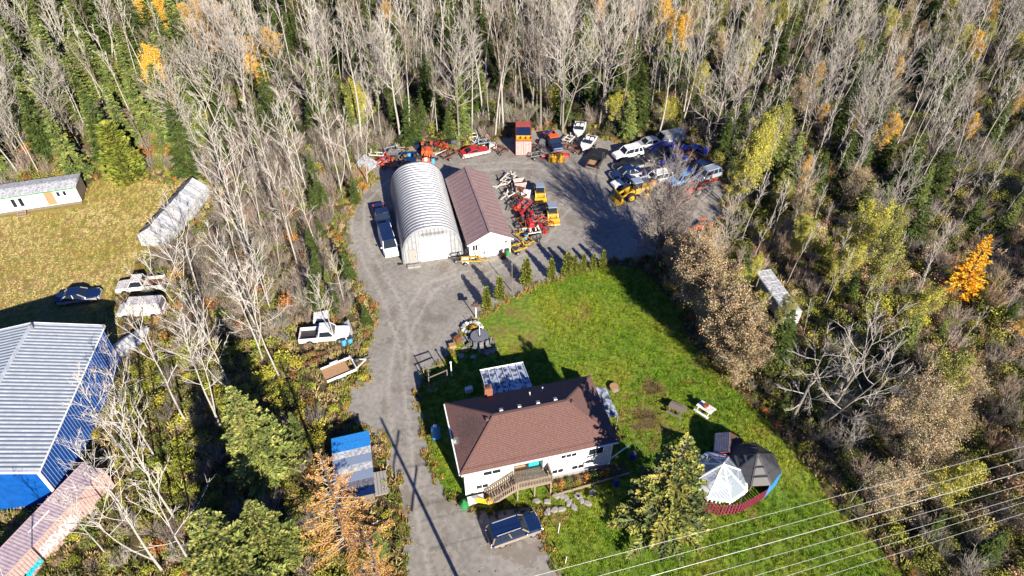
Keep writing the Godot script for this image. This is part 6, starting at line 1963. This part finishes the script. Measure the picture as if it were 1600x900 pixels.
func build_trees() -> void:
	make_kinds()
	# cedars along the gravel edge
	var cl := [[761, 484, 450], [781, 470, 434], [822, 446, 406], [861, 436, 406], [885, 431, 396], [896, 430, 400], [910, 426, 398], [926, 421, 398], [941, 418, 392]]
	for e in cl:
		var b := G(e[0], e[1])
		put_tree(cedar, "cedar_shrub", "slim clipped cedar in the row between lawn and gravel", "cedar", "cedars between lawn and gravel", b, height_to(b, e[2]), rng.randf() * TAU, Vector2.ZERO, 0.95)
	put_tree(cedar, "cedar_shrub", "big round bright green cedar at the head of the dry field", "cedar", "", G(205, 286), 9.6, 0.3, Vector2.ZERO, 1.5)
	# trees that stand out
	tree_px(maple[0], "bare_maple_tree", "broad bare grey maple at the corner of gravel and lawn", "", 1026, 410, 215, 0.68, 13.5)
	tree_px(maple[1], "bare_maple_tree", "bare pale tree leaning over the lawn edge near the fallen branches", "", 1282, 672, 420, 1.0, 17.0)
	tree_px(maple[2], "bare_maple_tree", "shorter dead grey tree with drooping limbs beside the lawn edge", "", 1238, 655, 500, 1.0, 12.0)
	var beech := leafy_kind(340, 9.0, {"clear": 0.1, "nb": 24, "len": 0.32, "out": 0.8, "sub": 8, "twig": 4, "r": 0.16, "tw": 0.018, "fork": 3}, "bark_grey", [Color(0.36, 0.26, 0.16), Color(0.44, 0.33, 0.21), Color(0.28, 0.19, 0.11), Color(0.30, 0.27, 0.12)], 9, 0.15, 0.34)
	tree_px(beech, "beech_tree", "taller tan leaved beech standing just above the lawn's worn corner", "", 1092, 505, 405, 1.0, 9.5)
	tree_px(beech, "beech_tree", "tan leaved beech between the lawn edge and the dead grey tree", "", 1150, 600, 500, 0.9, 8.0)
	tree_px(beech, "beech_tree", "tan leaved beech beside the shaded upper lawn", "", 1118, 560, 405, 1.0, 9.5)
	tree_px(beech, "beech_tree", "bushy tan leaved beech above the lawn corner", "", 1062, 458, 375, 1.0, 8.0)
	var olive_pine := conifer_kind(225, 12.0, 3.7, {"nb": 11, "sprays": 7.5, "whorls": 2.4, "lw": 0.12, "pow": 0.75, "rise": 0.12, "wood": true, "ln": 0.7, "clear": 0.05}, [Color(0.24, 0.25, 0.06), Color(0.31, 0.30, 0.07), Color(0.16, 0.19, 0.05), Color(0.10, 0.125, 0.04)])
	tree_px(olive_pine, "pine_tree", "olive yellow pine between the house and the gazebos", "", 1028, 826, 652, 0.95, 13.5)
	tree_px(tamarack, "tamarack_tree", "bright orange tamarack overhanging the drive", "", 548, 862, 655, 1.0, 14.5)
	tree_px(tamarack, "tamarack_tree", "low orange tamarack at the drive entrance", "", 600, 940, 800, 1.0, 9.0)
	var larch := conifer_kind(231, 10.0, 2.3, {"nb": 8, "sprays": 6.0, "lw": 0.11, "ln": 0.7, "rise": 0.2}, [Color(0.68, 0.37, 0.025), Color(0.72, 0.43, 0.04), Color(0.60, 0.29, 0.02)])
	tree_px(larch, "tamarack_tree", "lone fiery orange tamarack in the far shrubs", "", 1497, 462, 370, 1.15, 13.0)
	tree_px(tall_spruce[0], "pine_tree", "sunlit green pine with open branches beside the orange tamarack", "", 425, 742, 572, 0.85, 13.5)
	tree_px(tall_spruce[1], "pine_tree", "large sunlit pine in the wood near the drive entrance", "", 385, 945, 765, 0.85, 14.0)
	tree_px(tall_spruce[1], "pine_tree", "small sunlit pine below the bare trees by the graffiti container", "", 440, 880, 770, 0.85, 10.0)
	tree_px(conifer[3], "pine_tree", "narrow green pine among leafy shrubs beyond the lawn", "", 1402, 560, 492, 1.0, 8.0)
	tree_px(gold[0], "golden_poplar_tree", "slender bright yellow poplar behind the dry field", "", 282, 214, 82, 0.75, 15.0)
	var yp := [[268, 84, 4], [300, 96, 12], [330, 104, 20], [352, 112, 36], [372, 84, 8], [395, 120, 62], [250, 70, 2], [318, 72, 2], [432, 116, 44], [412, 150, 90]]
	for e in yp:
		tree_px(gold[int(e[0]) % 2], "golden_poplar_tree", "orange yellow poplar in the far wood above the shelter tent", "yellow poplars above the tent", e[0], e[1], e[2], 1.25, 17.0)
	for e in [[1035, 92, 2], [1050, 110, 28], [610, 60, 2], [935, 60, 2]]:
		tree_px(gold[int(e[1]) % 2], "golden_poplar_tree", "yellow poplar in the tall wood behind the boats and container", "yellow poplars behind the yard", e[0], e[1], e[2], 1.0, 15.0)
	var gx := [[1165, 300, 180], [1145, 330, 215], [1200, 260, 170], [1320, 430, 330], [1290, 470, 390], [1350, 470, 370], [1230, 420, 350], [1400, 540, 455], [1370, 400, 330], [1172, 448, 405], [1150, 462, 420], [1215, 520, 470], [1185, 500, 462]]
	for i in gx.size():
		tree_px(green_leaf[i % 3], "leafy_poplar_tree", "yellow green leafed tree standing in the brush beyond the yard", "leafy trees beyond the yard", gx[i][0], gx[i][1], gx[i][2], 0.75, 11.0)
	var tx := [[1410, 660, 600], [1480, 640, 575], [1460, 700, 640], [1330, 330, 270], [1240, 340, 285], [1370, 800, 730], [1100, 420, 360]]
	for i in tx.size():
		tree_px(tan[i % 2], "tan_leaved_tree", "low tree with dry tan leaves in the brush beyond the lawn", "tan trees beyond the lawn", tx[i][0], tx[i][1], tx[i][2], 1.0, 6.5)
	var ox := [[1255, 175, 100], [1390, 150, 95], [1500, 235, 180], [1275, 215, 165], [1330, 215, 180]]
	for i in ox.size():
		tree_px(gold[i % 2], "golden_poplar_tree", "small yellow poplar among the bare saplings", "yellow poplars among the saplings", ox[i][0], ox[i][1], ox[i][2], 0.7, 9.0)
	# hand placed pale trunks
	var bl := [[507, 222, 60], [565, 222, 20], [626, 222, 18], [642, 224, 30], [717, 222, 35], [755, 186, 5], [786, 202, 5], [819, 182, 5], [832, 176, 5], [845, 200, 5], [879, 206, 5], [917, 156, 5], [935, 156, 5], [967, 208, 40], [1027, 220, 60], [1058, 224, 60], [1111, 222, 50], [1125, 222, 60],
		[437, 590, 330], [255, 893, 640], [277, 816, 600], [322, 905, 690], [205, 812, 690], [216, 742, 590], [242, 714, 570], [292, 660, 455], [187, 678, 580], [230, 668, 540], [345, 668, 440], [370, 628, 470], [420, 470, 290], [390, 400, 210], [460, 400, 260], [318, 470, 310], [330, 540, 360], [525, 535, 430], [540, 480, 390], [365, 330, 150], [440, 330, 170], [480, 300, 150], [535, 310, 160], [410, 560, 400], [170, 872, 780]]
	for e in bl:
		var bk := 11 + rng.randi() % 3 if e[0] < 545 and e[1] > 240 else rng.randi() % 8
		tree_px(bare[bk], "bare_tree", bare_label(bk, zone(Vector2(e[0], e[1]))), "bare trees of the wood", e[0], e[1], e[2], 1.0, 15.5 if e[1] > 560 else 21.0)
	scatter_wood()

func zone(p: Vector2) -> String:
	var x := p.x; var y := p.y
	if x < 330 and y < 290: return "spruce_wood"
	if x < 600 and y >= 220 and y < 540: return "strip"
	if x < 660 and y >= 540: return "low_strip"
	if x >= 1060 and y >= 330 and y < 570: return "leafy"
	if x >= 1100 and y >= 570: return "brush"
	if x >= 1000: return "saplings"
	return "poplars"

const PLACES := {"spruce_wood": "in the spruce wood behind the mobile home", "poplars": "in the tall wood behind the yard", "saplings": "in the thin wood behind the scrap cars", "strip": "in the wooded strip between tent and gravel", "low_strip": "in the shrubby strip between blue hall and drive", "leafy": "among the leafy trees beyond the maple", "brush": "in the brush beyond the lawn edge"}
const BARE_LOOKS := ["tall pale trunked bare tree", "tall pale bare tree with high crown", "pale bare tree forked low", "tall bare tree with ascending limbs", "slim bare tree with grey twigs", "straight bare tree with narrow grey crown", "many stemmed grey bare tree", "grey bare tree with low branches", "slender pale bare sapling", "thin straight bare sapling", "thin crooked bare sapling", "open crowned pale bare tree", "twin stemmed pale bare tree", "pale bare tree with few limbs"]

func bare_label(k: int, zn: String) -> String:
	return BARE_LOOKS[k] + " " + PLACES[zn]

func scatter_wood() -> void:
	var fn := FastNoiseLite.new(); fn.seed = 77; fn.frequency = 0.035
	var cand := []       # [distance, kind list, index, xf data]
	var con := []
	var broad := []
	var r := RandomNumberGenerator.new(); r.seed = 900
	var s := 3.1
	var z := -19.0
	while z > -172.0:
		var half := absf(z) * 0.82 + 42.0
		var x := -half
		while x < half:
			var p := Vector2(x + r.randf() * s, z + r.randf() * s)
			x += s
			var q := pix(Vector3(p.x, 0, p.y))
			if q.x < -160 or q.x > 1790 or q.y > 1150 or q.y < -12:
				continue
			if inside_open(p) or (q.y > 868 and q.x > 560 and q.x < 1460) or Rect2(190, 330, 190, 240).has_point(q) or Rect2(925, 390, 110, 40).has_point(q) or Rect2(-40, 540, 300, 340).has_point(q) or Rect2(1440, 400, 120, 130).has_point(q):
				continue
			# keep the view of the open yards clear: nothing tall right in front of them
			var zn := zone(q)
			var n := fn.get_noise_2d(p.x, p.y)
			var roll := r.randf()
			var at := Vector3(p.x, 0, p.y)
			var yaw := r.randf() * TAU
			var lean := Vector2(r.randfn(), r.randfn()) * 0.065
			var pb := 0.0; var pc := 0.0; var hb := 17.0; var hc := 10.0
			match zn:
				"spruce_wood": pb = 0.32; pc = 0.36; hb = 15.0; hc = 12.0
				"poplars": pb = 0.42; pc = 0.26 + 0.3 * n; hb = 18.0; hc = 9.0
				"saplings": pb = 0.46; pc = 0.14 + 0.25 * n; hb = 13.5; hc = 8.0
				"strip": pb = 0.52; pc = 0.03; hb = 13.0; hc = 5.0
				"low_strip": pb = 0.04; pc = 0.02; hb = 11.0; hc = 5.0
				"leafy": pb = 0.36; pc = 0.10; hb = 10.0; hc = 6.5
				"brush": pb = 0.2; pc = 0.05; hb = 8.0; hc = 5.0
			var edge := 1.0
			if zn in ["strip", "low_strip"] and q.x > 470:
				edge = 0.35
			var pl: float = {"saplings": 0.07, "leafy": 0.10, "brush": 0.05, "poplars": 0.02, "spruce_wood": 0.02}.get(zn, 0.0)
			if roll > 1.0 - pl:
				broad.append([r.randi() % 7, at, r.randf_range(4.5, 9.0), yaw, zn])
			elif roll < pb * edge:
				var ki: int = [4, 5, 8, 9, 10, 11, 12, 13, 8, 10][r.randi() % 10] if zn in ["strip", "low_strip"] else [0, 1, 2, 3, 4, 5, 6, 7, 4, 5, 8, 9, 10][r.randi() % 13] if zn in ["poplars", "spruce_wood"] else [4, 7, 8, 9, 10, 8, 9, 10][r.randi() % 8]
				cand.append([at.distance_to(Vector3(0, 30, 0)), ki, at, hb * r.randf_range(0.5, 1.2), yaw, lean])
			elif roll < pb + pc:
				var ki: int = (3 + r.randi() % 2 if r.randf() < 0.6 else r.randi() % 3) if zn == "spruce_wood" else (r.randi() % 3 if r.randf() < 0.75 else 3)
				con.append([at.distance_to(Vector3(0, 30, 0)), ki, at, hc * r.randf_range(0.6, 1.25), yaw, lean * 0.3])
		z -= s
	for c in broad:
		var kd: Dictionary = ([green_leaf[0], green_leaf[1], green_leaf[2], green_leaf[1], tan[0], tan[1], gold[0]] as Array)[c[0]]
		put_tree(kd, ["leafy_poplar_tree", "leafy_poplar_tree", "leafy_poplar_tree", "leafy_poplar_tree", "tan_leaved_tree", "tan_leaved_tree", "golden_poplar_tree"][c[0]], ["yellow green", "yellow green", "olive green", "yellow green", "tan", "tan", "golden"][c[0]] + " leaved small tree " + PLACES[c[4]], "tree", "small leafy trees of the wood", c[1], c[2], c[3], Vector2.ZERO, 0.9)
	cand.sort_custom(func(a, b): return a[0] < b[0])
	con.sort_custom(func(a, b): return a[0] < b[0])
	var rest := {}
	var made := 44
	for c in cand:
		if made < 298:
			put_tree(bare[c[1]], "bare_tree", bare_label(c[1], zone(pix(c[2]))), "tree", "bare trees of the wood", c[2], c[3], c[4], c[5])
			made += 1
		else:
			if not rest.has(c[1]): rest[c[1]] = []
			rest[c[1]].append(tree_xf(bare[c[1]], c[2], c[3], c[4], c[5]))
	var far := Node3D.new(); far.name = "bare_woodland"; add_child(far)
	tag(far, "grey mass of bare trees deeper in the surrounding wood", "woodland", "", "stuff")
	for k in rest:
		for pt in bare[k].parts:
			multi(pt[0] + "s" if pt[0] == "trunk" else "branches", pt[1], rest[k], [], far)
	made = 0
	rest = {}
	for c in con:
		if made < 290:
			put_tree(conifer[c[1]], "spruce_tree", ("green" if c[1] >= 3 else "dark") + " spruce growing " + PLACES[zone(pix(c[2]))], "tree", "spruces of the wood", c[2], c[3], c[4], c[5])
			made += 1
		else:
			if not rest.has(c[1]): rest[c[1]] = []
			rest[c[1]].append(tree_xf(conifer[c[1]], c[2], c[3], c[4], c[5]))
	if rest.size():
		var fs := Node3D.new(); fs.name = "spruce_woodland"; add_child(fs)
		tag(fs, "dark mass of spruces deeper in the surrounding wood", "woodland", "", "stuff")
		for k in rest:
			for pt in conifer[k].parts:
				multi("crowns" if pt[0] == "crown" else "trunks", pt[1], rest[k], [], fs)
	print("bare ", cand.size(), " spruce ", con.size())
	scatter_brush()

func scatter_brush() -> void:
	var r := RandomNumberGenerator.new(); r.seed = 4242
	var tw := []; var lf := []
	for i in 3:
		tw.append(bush_twigs(500 + i, 34, 2.4, 1.3))
		lf.append(bush_leaves(520 + i, 420, 1.7, 1.15, 0.17))
	var txf := [[], [], []]; var tcol := [[], [], []]
	var lxf := [[], [], []]; var lcol := [[], [], []]
	var fn := FastNoiseLite.new(); fn.seed = 5; fn.frequency = 0.07
	var pal := {
		"greytwig": [Color(0.28, 0.24, 0.20), Color(0.34, 0.30, 0.255), Color(0.22, 0.18, 0.14)],
		"tan": [Color(0.42, 0.29, 0.18), Color(0.36, 0.24, 0.14), Color(0.46, 0.35, 0.22)],
		"rust": [Color(0.38, 0.16, 0.045), Color(0.44, 0.22, 0.05), Color(0.30, 0.13, 0.05)],
		"olive": [Color(0.20, 0.21, 0.05), Color(0.26, 0.25, 0.06), Color(0.15, 0.17, 0.04)],
		"lime": [Color(0.36, 0.37, 0.05), Color(0.44, 0.41, 0.055), Color(0.29, 0.32, 0.045)],
		"dark": [Color(0.05, 0.07, 0.025), Color(0.07, 0.085, 0.03), Color(0.09, 0.08, 0.045)]}
	var mix := {
		"spruce_wood": [["greytwig", 0.35], ["rust", 0.12], ["olive", 0.33], ["dark", 0.2]],
		"poplars": [["greytwig", 0.38], ["dark", 0.26], ["olive", 0.23], ["rust", 0.07], ["tan", 0.06]],
		"saplings": [["greytwig", 0.34], ["dark", 0.20], ["olive", 0.26], ["tan", 0.12], ["lime", 0.08]],
		"strip": [["greytwig", 0.60], ["rust", 0.07], ["olive", 0.23], ["lime", 0.10]],
		"low_strip": [["lime", 0.46], ["olive", 0.26], ["greytwig", 0.14], ["rust", 0.06], ["dark", 0.08]],
		"leafy": [["lime", 0.26], ["olive", 0.24], ["tan", 0.16], ["greytwig", 0.22], ["dark", 0.12]],
		"brush": [["tan", 0.22], ["olive", 0.30], ["greytwig", 0.18], ["dark", 0.06], ["lime", 0.20], ["rust", 0.04]]}
	var s := 1.4
	var z := -18.0
	while z > -165.0:
		var half := absf(z) * 0.8 + 40.0
		var x := -half
		while x < half:
			var p := Vector2(x + r.randf() * s, z + r.randf() * s)
			x += s
			if z < -110.0 and r.randf() < 0.35: continue
			var q := pix(Vector3(p.x, 0, p.y))
			if q.x < -80 or q.x > 1680 or q.y > 1010 or q.y < -10:
				continue
			if inside_open(p):
				continue
			var zn := zone(q)
			var roll := clampf(r.randf() * 0.65 + (fn.get_noise_2d(p.x, p.y) * 0.5 + 0.5) * 0.35, 0, 0.999)
			var key := "greytwig"
			for e in mix[zn]:
				roll -= e[1]
				if roll <= 0.0:
					key = e[0]
					break
			if zn == "strip" and r.randf() < 0.45:
				key = "greytwig"
			# sunny edge of the clearings: rusty weeds
			var near := false
			for off in [Vector2(2.2, 0), Vector2(-2.2, 0), Vector2(0, 2.2), Vector2(0, -2.2)]:
				if inside_open(p + off):
					near = true
			if near and r.randf() < 0.55:
				key = ["rust", "olive", "tan", "lime"][r.randi() % 4]
			var c: Color = pal[key][r.randi() % 3]
			c = vary(c, r, 0.2)
			var k := r.randi() % 3
			var twig: bool = key == "greytwig" or (key == "tan" and r.randf() < 0.3)
			var sc := r.randf_range(0.5, 1.15) * (0.55 if near else 1.0) * (0.8 if zn == "low_strip" else 1.0)
			var xf := Transform3D(Basis(Vector3.UP, r.randf() * TAU).scaled(Vector3(sc, sc * r.randf_range(0.75, 1.25), sc)), Vector3(p.x, -0.03, p.y))
			if twig:
				txf[k].append(xf); tcol[k].append(c)
			else:
				lxf[k].append(xf); lcol[k].append(c)
		z -= s
	var u := Node3D.new(); u.name = "undergrowth"; add_child(u)
	tag(u, "tangled twiggy and leafy undergrowth covering the forest floor", "undergrowth", "", "stuff")
	for k in 3:
		multi("twiggy_brush", tw[k], txf[k], tcol[k], u)
		multi("leafy_brush", lf[k], lxf[k], lcol[k], u)
	print("brush ", txf[0].size() * 3, " ", lxf[0].size() * 3)

func scatter_grass() -> void:
	var r := RandomNumberGenerator.new(); r.seed = 88
	var f1 := FastNoiseLite.new(); f1.seed = 4; f1.frequency = 0.10; f1.fractal_octaves = 3
	var tf := tuft(1, 20, 0.17, 0.30)
	var tall := tuft(2, 30, 0.42, 0.32)
	for spec in [["lawn_grass", lawn_poly, 14000, Color(0.135, 0.235, 0.010), Color(0.25, 0.30, 0.02), "short mown green grass of the house lawn"], ["field_grass", field_poly, 8000, Color(0.35, 0.31, 0.09), Color(0.48, 0.40, 0.19), "dry golden grass of the open field"]]:
		var xfs := []; var cols := []
		var poly: PackedVector2Array = spec[1]
		var lo := Vector2(1e9, 1e9); var hi := -lo
		for p in poly:
			lo = lo.min(p); hi = hi.max(p)
		lo.x = maxf(lo.x, -80.0)
		var tries := 0
		while xfs.size() < int(spec[2]) and tries < 120000:
			tries += 1
			var p := Vector2(lerpf(lo.x, hi.x, r.randf()), lerpf(lo.y, hi.y, r.randf()))
			if not Geometry2D.is_point_in_polygon(p, poly):
				continue
			var bad := false
			for k in keep_clear:
				if Geometry2D.is_point_in_polygon(p, k):
					bad = true
			if bad: continue
			var sc := r.randf_range(0.6, 1.25)
			xfs.append(Transform3D(Basis(Vector3.UP, r.randf() * TAU).scaled(Vector3(sc, sc * r.randf_range(0.5, 1.1), sc)), Vector3(p.x, 0.0, p.y)))
			var n := clampf(0.5 + f1.get_noise_2d(p.x, p.y) * 1.1 + r.randf_range(-0.25, 0.25), 0, 1)
			if spec[0] == "lawn_grass":
				var lc := lawn_image.get_pixel(clampi(int((p.x + 16.0) / 52.0 * lawn_image.get_width()), 0, lawn_image.get_width() - 1), clampi(int((p.y + 70.0) / 52.0 * lawn_image.get_height()), 0, lawn_image.get_height() - 1)).srgb_to_linear()
				cols.append(vary(lc * 1.05, r, 0.32))
			else:
				cols.append(vary((spec[3] as Color).lerp(spec[4], n), r, 0.25))
		var o := multi(spec[0], tf, xfs, cols, self)
		tag(o, spec[5], "grass", "", "stuff")
	# rough weeds along every edge of the gravel
	var xfs := []; var cols := []
	for poly in [gravel_poly, lawn_poly, field_poly]:
		for i in poly.size():
			var a: Vector2 = poly[i]; var b: Vector2 = poly[(i + 1) % poly.size()]
			for k in 2 if poly == lawn_poly else 4:
				var p := a.lerp(b, r.randf()) + Vector2(r.randf_range(-0.5, 0.5), r.randf_range(-0.5, 0.5))
				var sc := r.randf_range(0.3, 0.5) if poly == lawn_poly else r.randf_range(0.35, 0.9)
				xfs.append(Transform3D(Basis(Vector3.UP, r.randf() * TAU).scaled(Vector3(sc, sc, sc)), Vector3(p.x, 0.0, p.y)))
				cols.append(vary([Color(0.17, 0.20, 0.035), Color(0.36, 0.27, 0.08), Color(0.23, 0.22, 0.05), Color(0.38, 0.22, 0.06)][r.randi() % 4], r, 0.25))
	# rank grass and weeds between the shrubs
	var wn := FastNoiseLite.new(); wn.seed = 61; wn.frequency = 0.12
	var open_count := 0
	while open_count < 15000:
		var p := Vector2(r.randf_range(-62, 62), r.randf_range(-96, -20))
		var q := pix(Vector3(p.x, 0, p.y))
		if q.x < -40 or q.x > 1640 or q.y > 960:
			continue
		open_count += 1
		if Geometry2D.is_point_in_polygon(p, gravel_poly) or Geometry2D.is_point_in_polygon(p, lawn_poly) or Geometry2D.is_point_in_polygon(p, field_poly):
			continue
		var sc := r.randf_range(0.5, 1.25)
		xfs.append(Transform3D(Basis(Vector3.UP, r.randf() * TAU).scaled(Vector3(sc * 1.3, sc, sc * 1.3)), Vector3(p.x, 0.0, p.y)))
		var n := wn.get_noise_2d(p.x, p.y)
		cols.append(vary([Color(0.24, 0.25, 0.05), Color(0.36, 0.29, 0.13), Color(0.30, 0.22, 0.11), Color(0.18, 0.20, 0.05)][clampi(int((n + 0.5) * 4.0 + r.randf_range(-0.7, 0.7)), 0, 3)], r, 0.25))
	var w := multi("edge_weeds", tall, xfs, cols, self)
	tag(w, "ragged weeds growing along the edges of gravel and lawn", "weeds", "", "stuff")
	# loose stones on the gravel
	var sb := MB.new()
	sb.tube([Vector3(0, -0.3, 0), Vector3(0.1, 0.2, 0.05), Vector3(0, 0.55, 0)], [0.9, 1.0, 0.35], 6, true)
	xfs = []; cols = []
	while xfs.size() < 2600:
		var p := Vector2(r.randf_range(-30, 36), r.randf_range(-100, -24))
		if Geometry2D.is_point_in_polygon(p, gravel_poly):
			var sc := 0.025 + 0.06 * pow(r.randf(), 3.0)
			xfs.append(Transform3D(Basis.from_euler(Vector3(r.randf(), r.randf() * 6.0, r.randf())).scaled(Vector3.ONE * sc), Vector3(p.x, 0.01, p.y)))
	var stn := multi("loose_gravel", sb.mesh(M.stone), xfs, [], self)
	tag(stn, "loose grey stones scattered over the gravel yard", "gravel", "", "stuff")
	# flowering weeds and small plants in the bed at the house front
	var lf := bush_leaves(601, 160, 0.6, 0.45, 0.12, 6)
	for i in 9:
		var p := G(866 + i * 12.0 + r.randf_range(-4, 4), 764 - i * 3.2 + r.randf_range(-5, 5))
		var o := thing("garden_plant", "small autumn plant in the soil of the flower bed", "plant", p, r.randf() * TAU, "plants in the flower bed")
		var mm := MeshInstance3D.new(); mm.name = "foliage"; mm.mesh = lf
		var pm: StandardMaterial3D = M.leaves.duplicate()
		pm.albedo_color = [Color(0.25, 0.2, 0.04), Color(0.42, 0.2, 0.05), Color(0.1, 0.16, 0.04)][i % 3].linear_to_srgb()
		mm.material_override = pm
		mm.scale = Vector3.ONE * r.randf_range(0.8, 1.3)
		o.add_child(mm, true)
	# yucca by the house corner
	var yb := MB.new()
	for i in 26:
		var a := r.randf() * TAU
		yb.col = vary(Color(0.30, 0.33, 0.12), r, 0.25)
		var d := Vector3(cos(a) * 0.75, r.randf_range(0.5, 1.3), sin(a) * 0.75)
		var w2 := Vector3(-sin(a), 0, cos(a)) * 0.06
		yb.tri(-w2, w2, d)
	for e in [[676, 614], [664, 590]]:
		var o := thing("yucca_plant", "spiky pale yucca at the drive edge by the house corner", "plant", G(e[0], e[1]), e[0], "yuccas by the house corner")
		part("leaves", yb, M.leaves, o)

func _ready() -> void:
	rng.seed = 20240
	var cam := Camera3D.new()
	cam.name = "camera"
	cam.fov = rad_to_deg(2.0 * atan(450.0 / FOCAL))
	cam.near = 0.5
	cam.far = 3000.0
	cam.position = Vector3(0, CAM_H, 0)
	cam.rotation.x = -deg_to_rad(PITCH)
	add_child(cam)
	cam.current = true
	var we := WorldEnvironment.new()
	we.name = "environment"
	var e := Environment.new()
	e.background_mode = Environment.BG_SKY
	var sky := Sky.new()
	var sm := ProceduralSkyMaterial.new()
	sm.sky_top_color = Color(0.17, 0.33, 0.62)
	sm.sky_horizon_color = Color(0.50, 0.62, 0.76)
	sm.sky_curve = 0.12
	sm.ground_bottom_color = Color(0.2, 0.18, 0.15)
	sm.ground_horizon_color = Color(0.5, 0.56, 0.62)
	sky.sky_material = sm
	e.sky = sky
	e.background_energy_multiplier = 0.5
	e.tonemap_mode = Environment.TONE_MAPPER_LINEAR
	e.tonemap_exposure = 2.55
	e.sdfgi_enabled = true
	e.ssao_enabled = true
	e.ssil_enabled = true
	we.environment = e
	add_child(we)
	var sun := DirectionalLight3D.new()
	sun.name = "sun"
	sun.light_color = Color(1.0, 0.955, 0.89)
	sun.light_energy = 1.6
	sun.light_angular_distance = 0.5
	sun.shadow_enabled = true
	sun.rotation_degrees = Vector3(-SUN_ELEVATION, SUN_AZIMUTH, 0)
	add_child(sun)
	setup_materials()
	build_ground()
	build_house()
	build_quonset()
	build_garage()
	build_blue_hall()
	build_container_long()
	build_trailer_home()
	build_tent()
	build_gazebo()
	build_side_structures()
	build_power_line()
	build_vehicles()
	build_back_row()
	build_garage_scrap()
	build_garden()
	build_trees()
	scatter_grass()
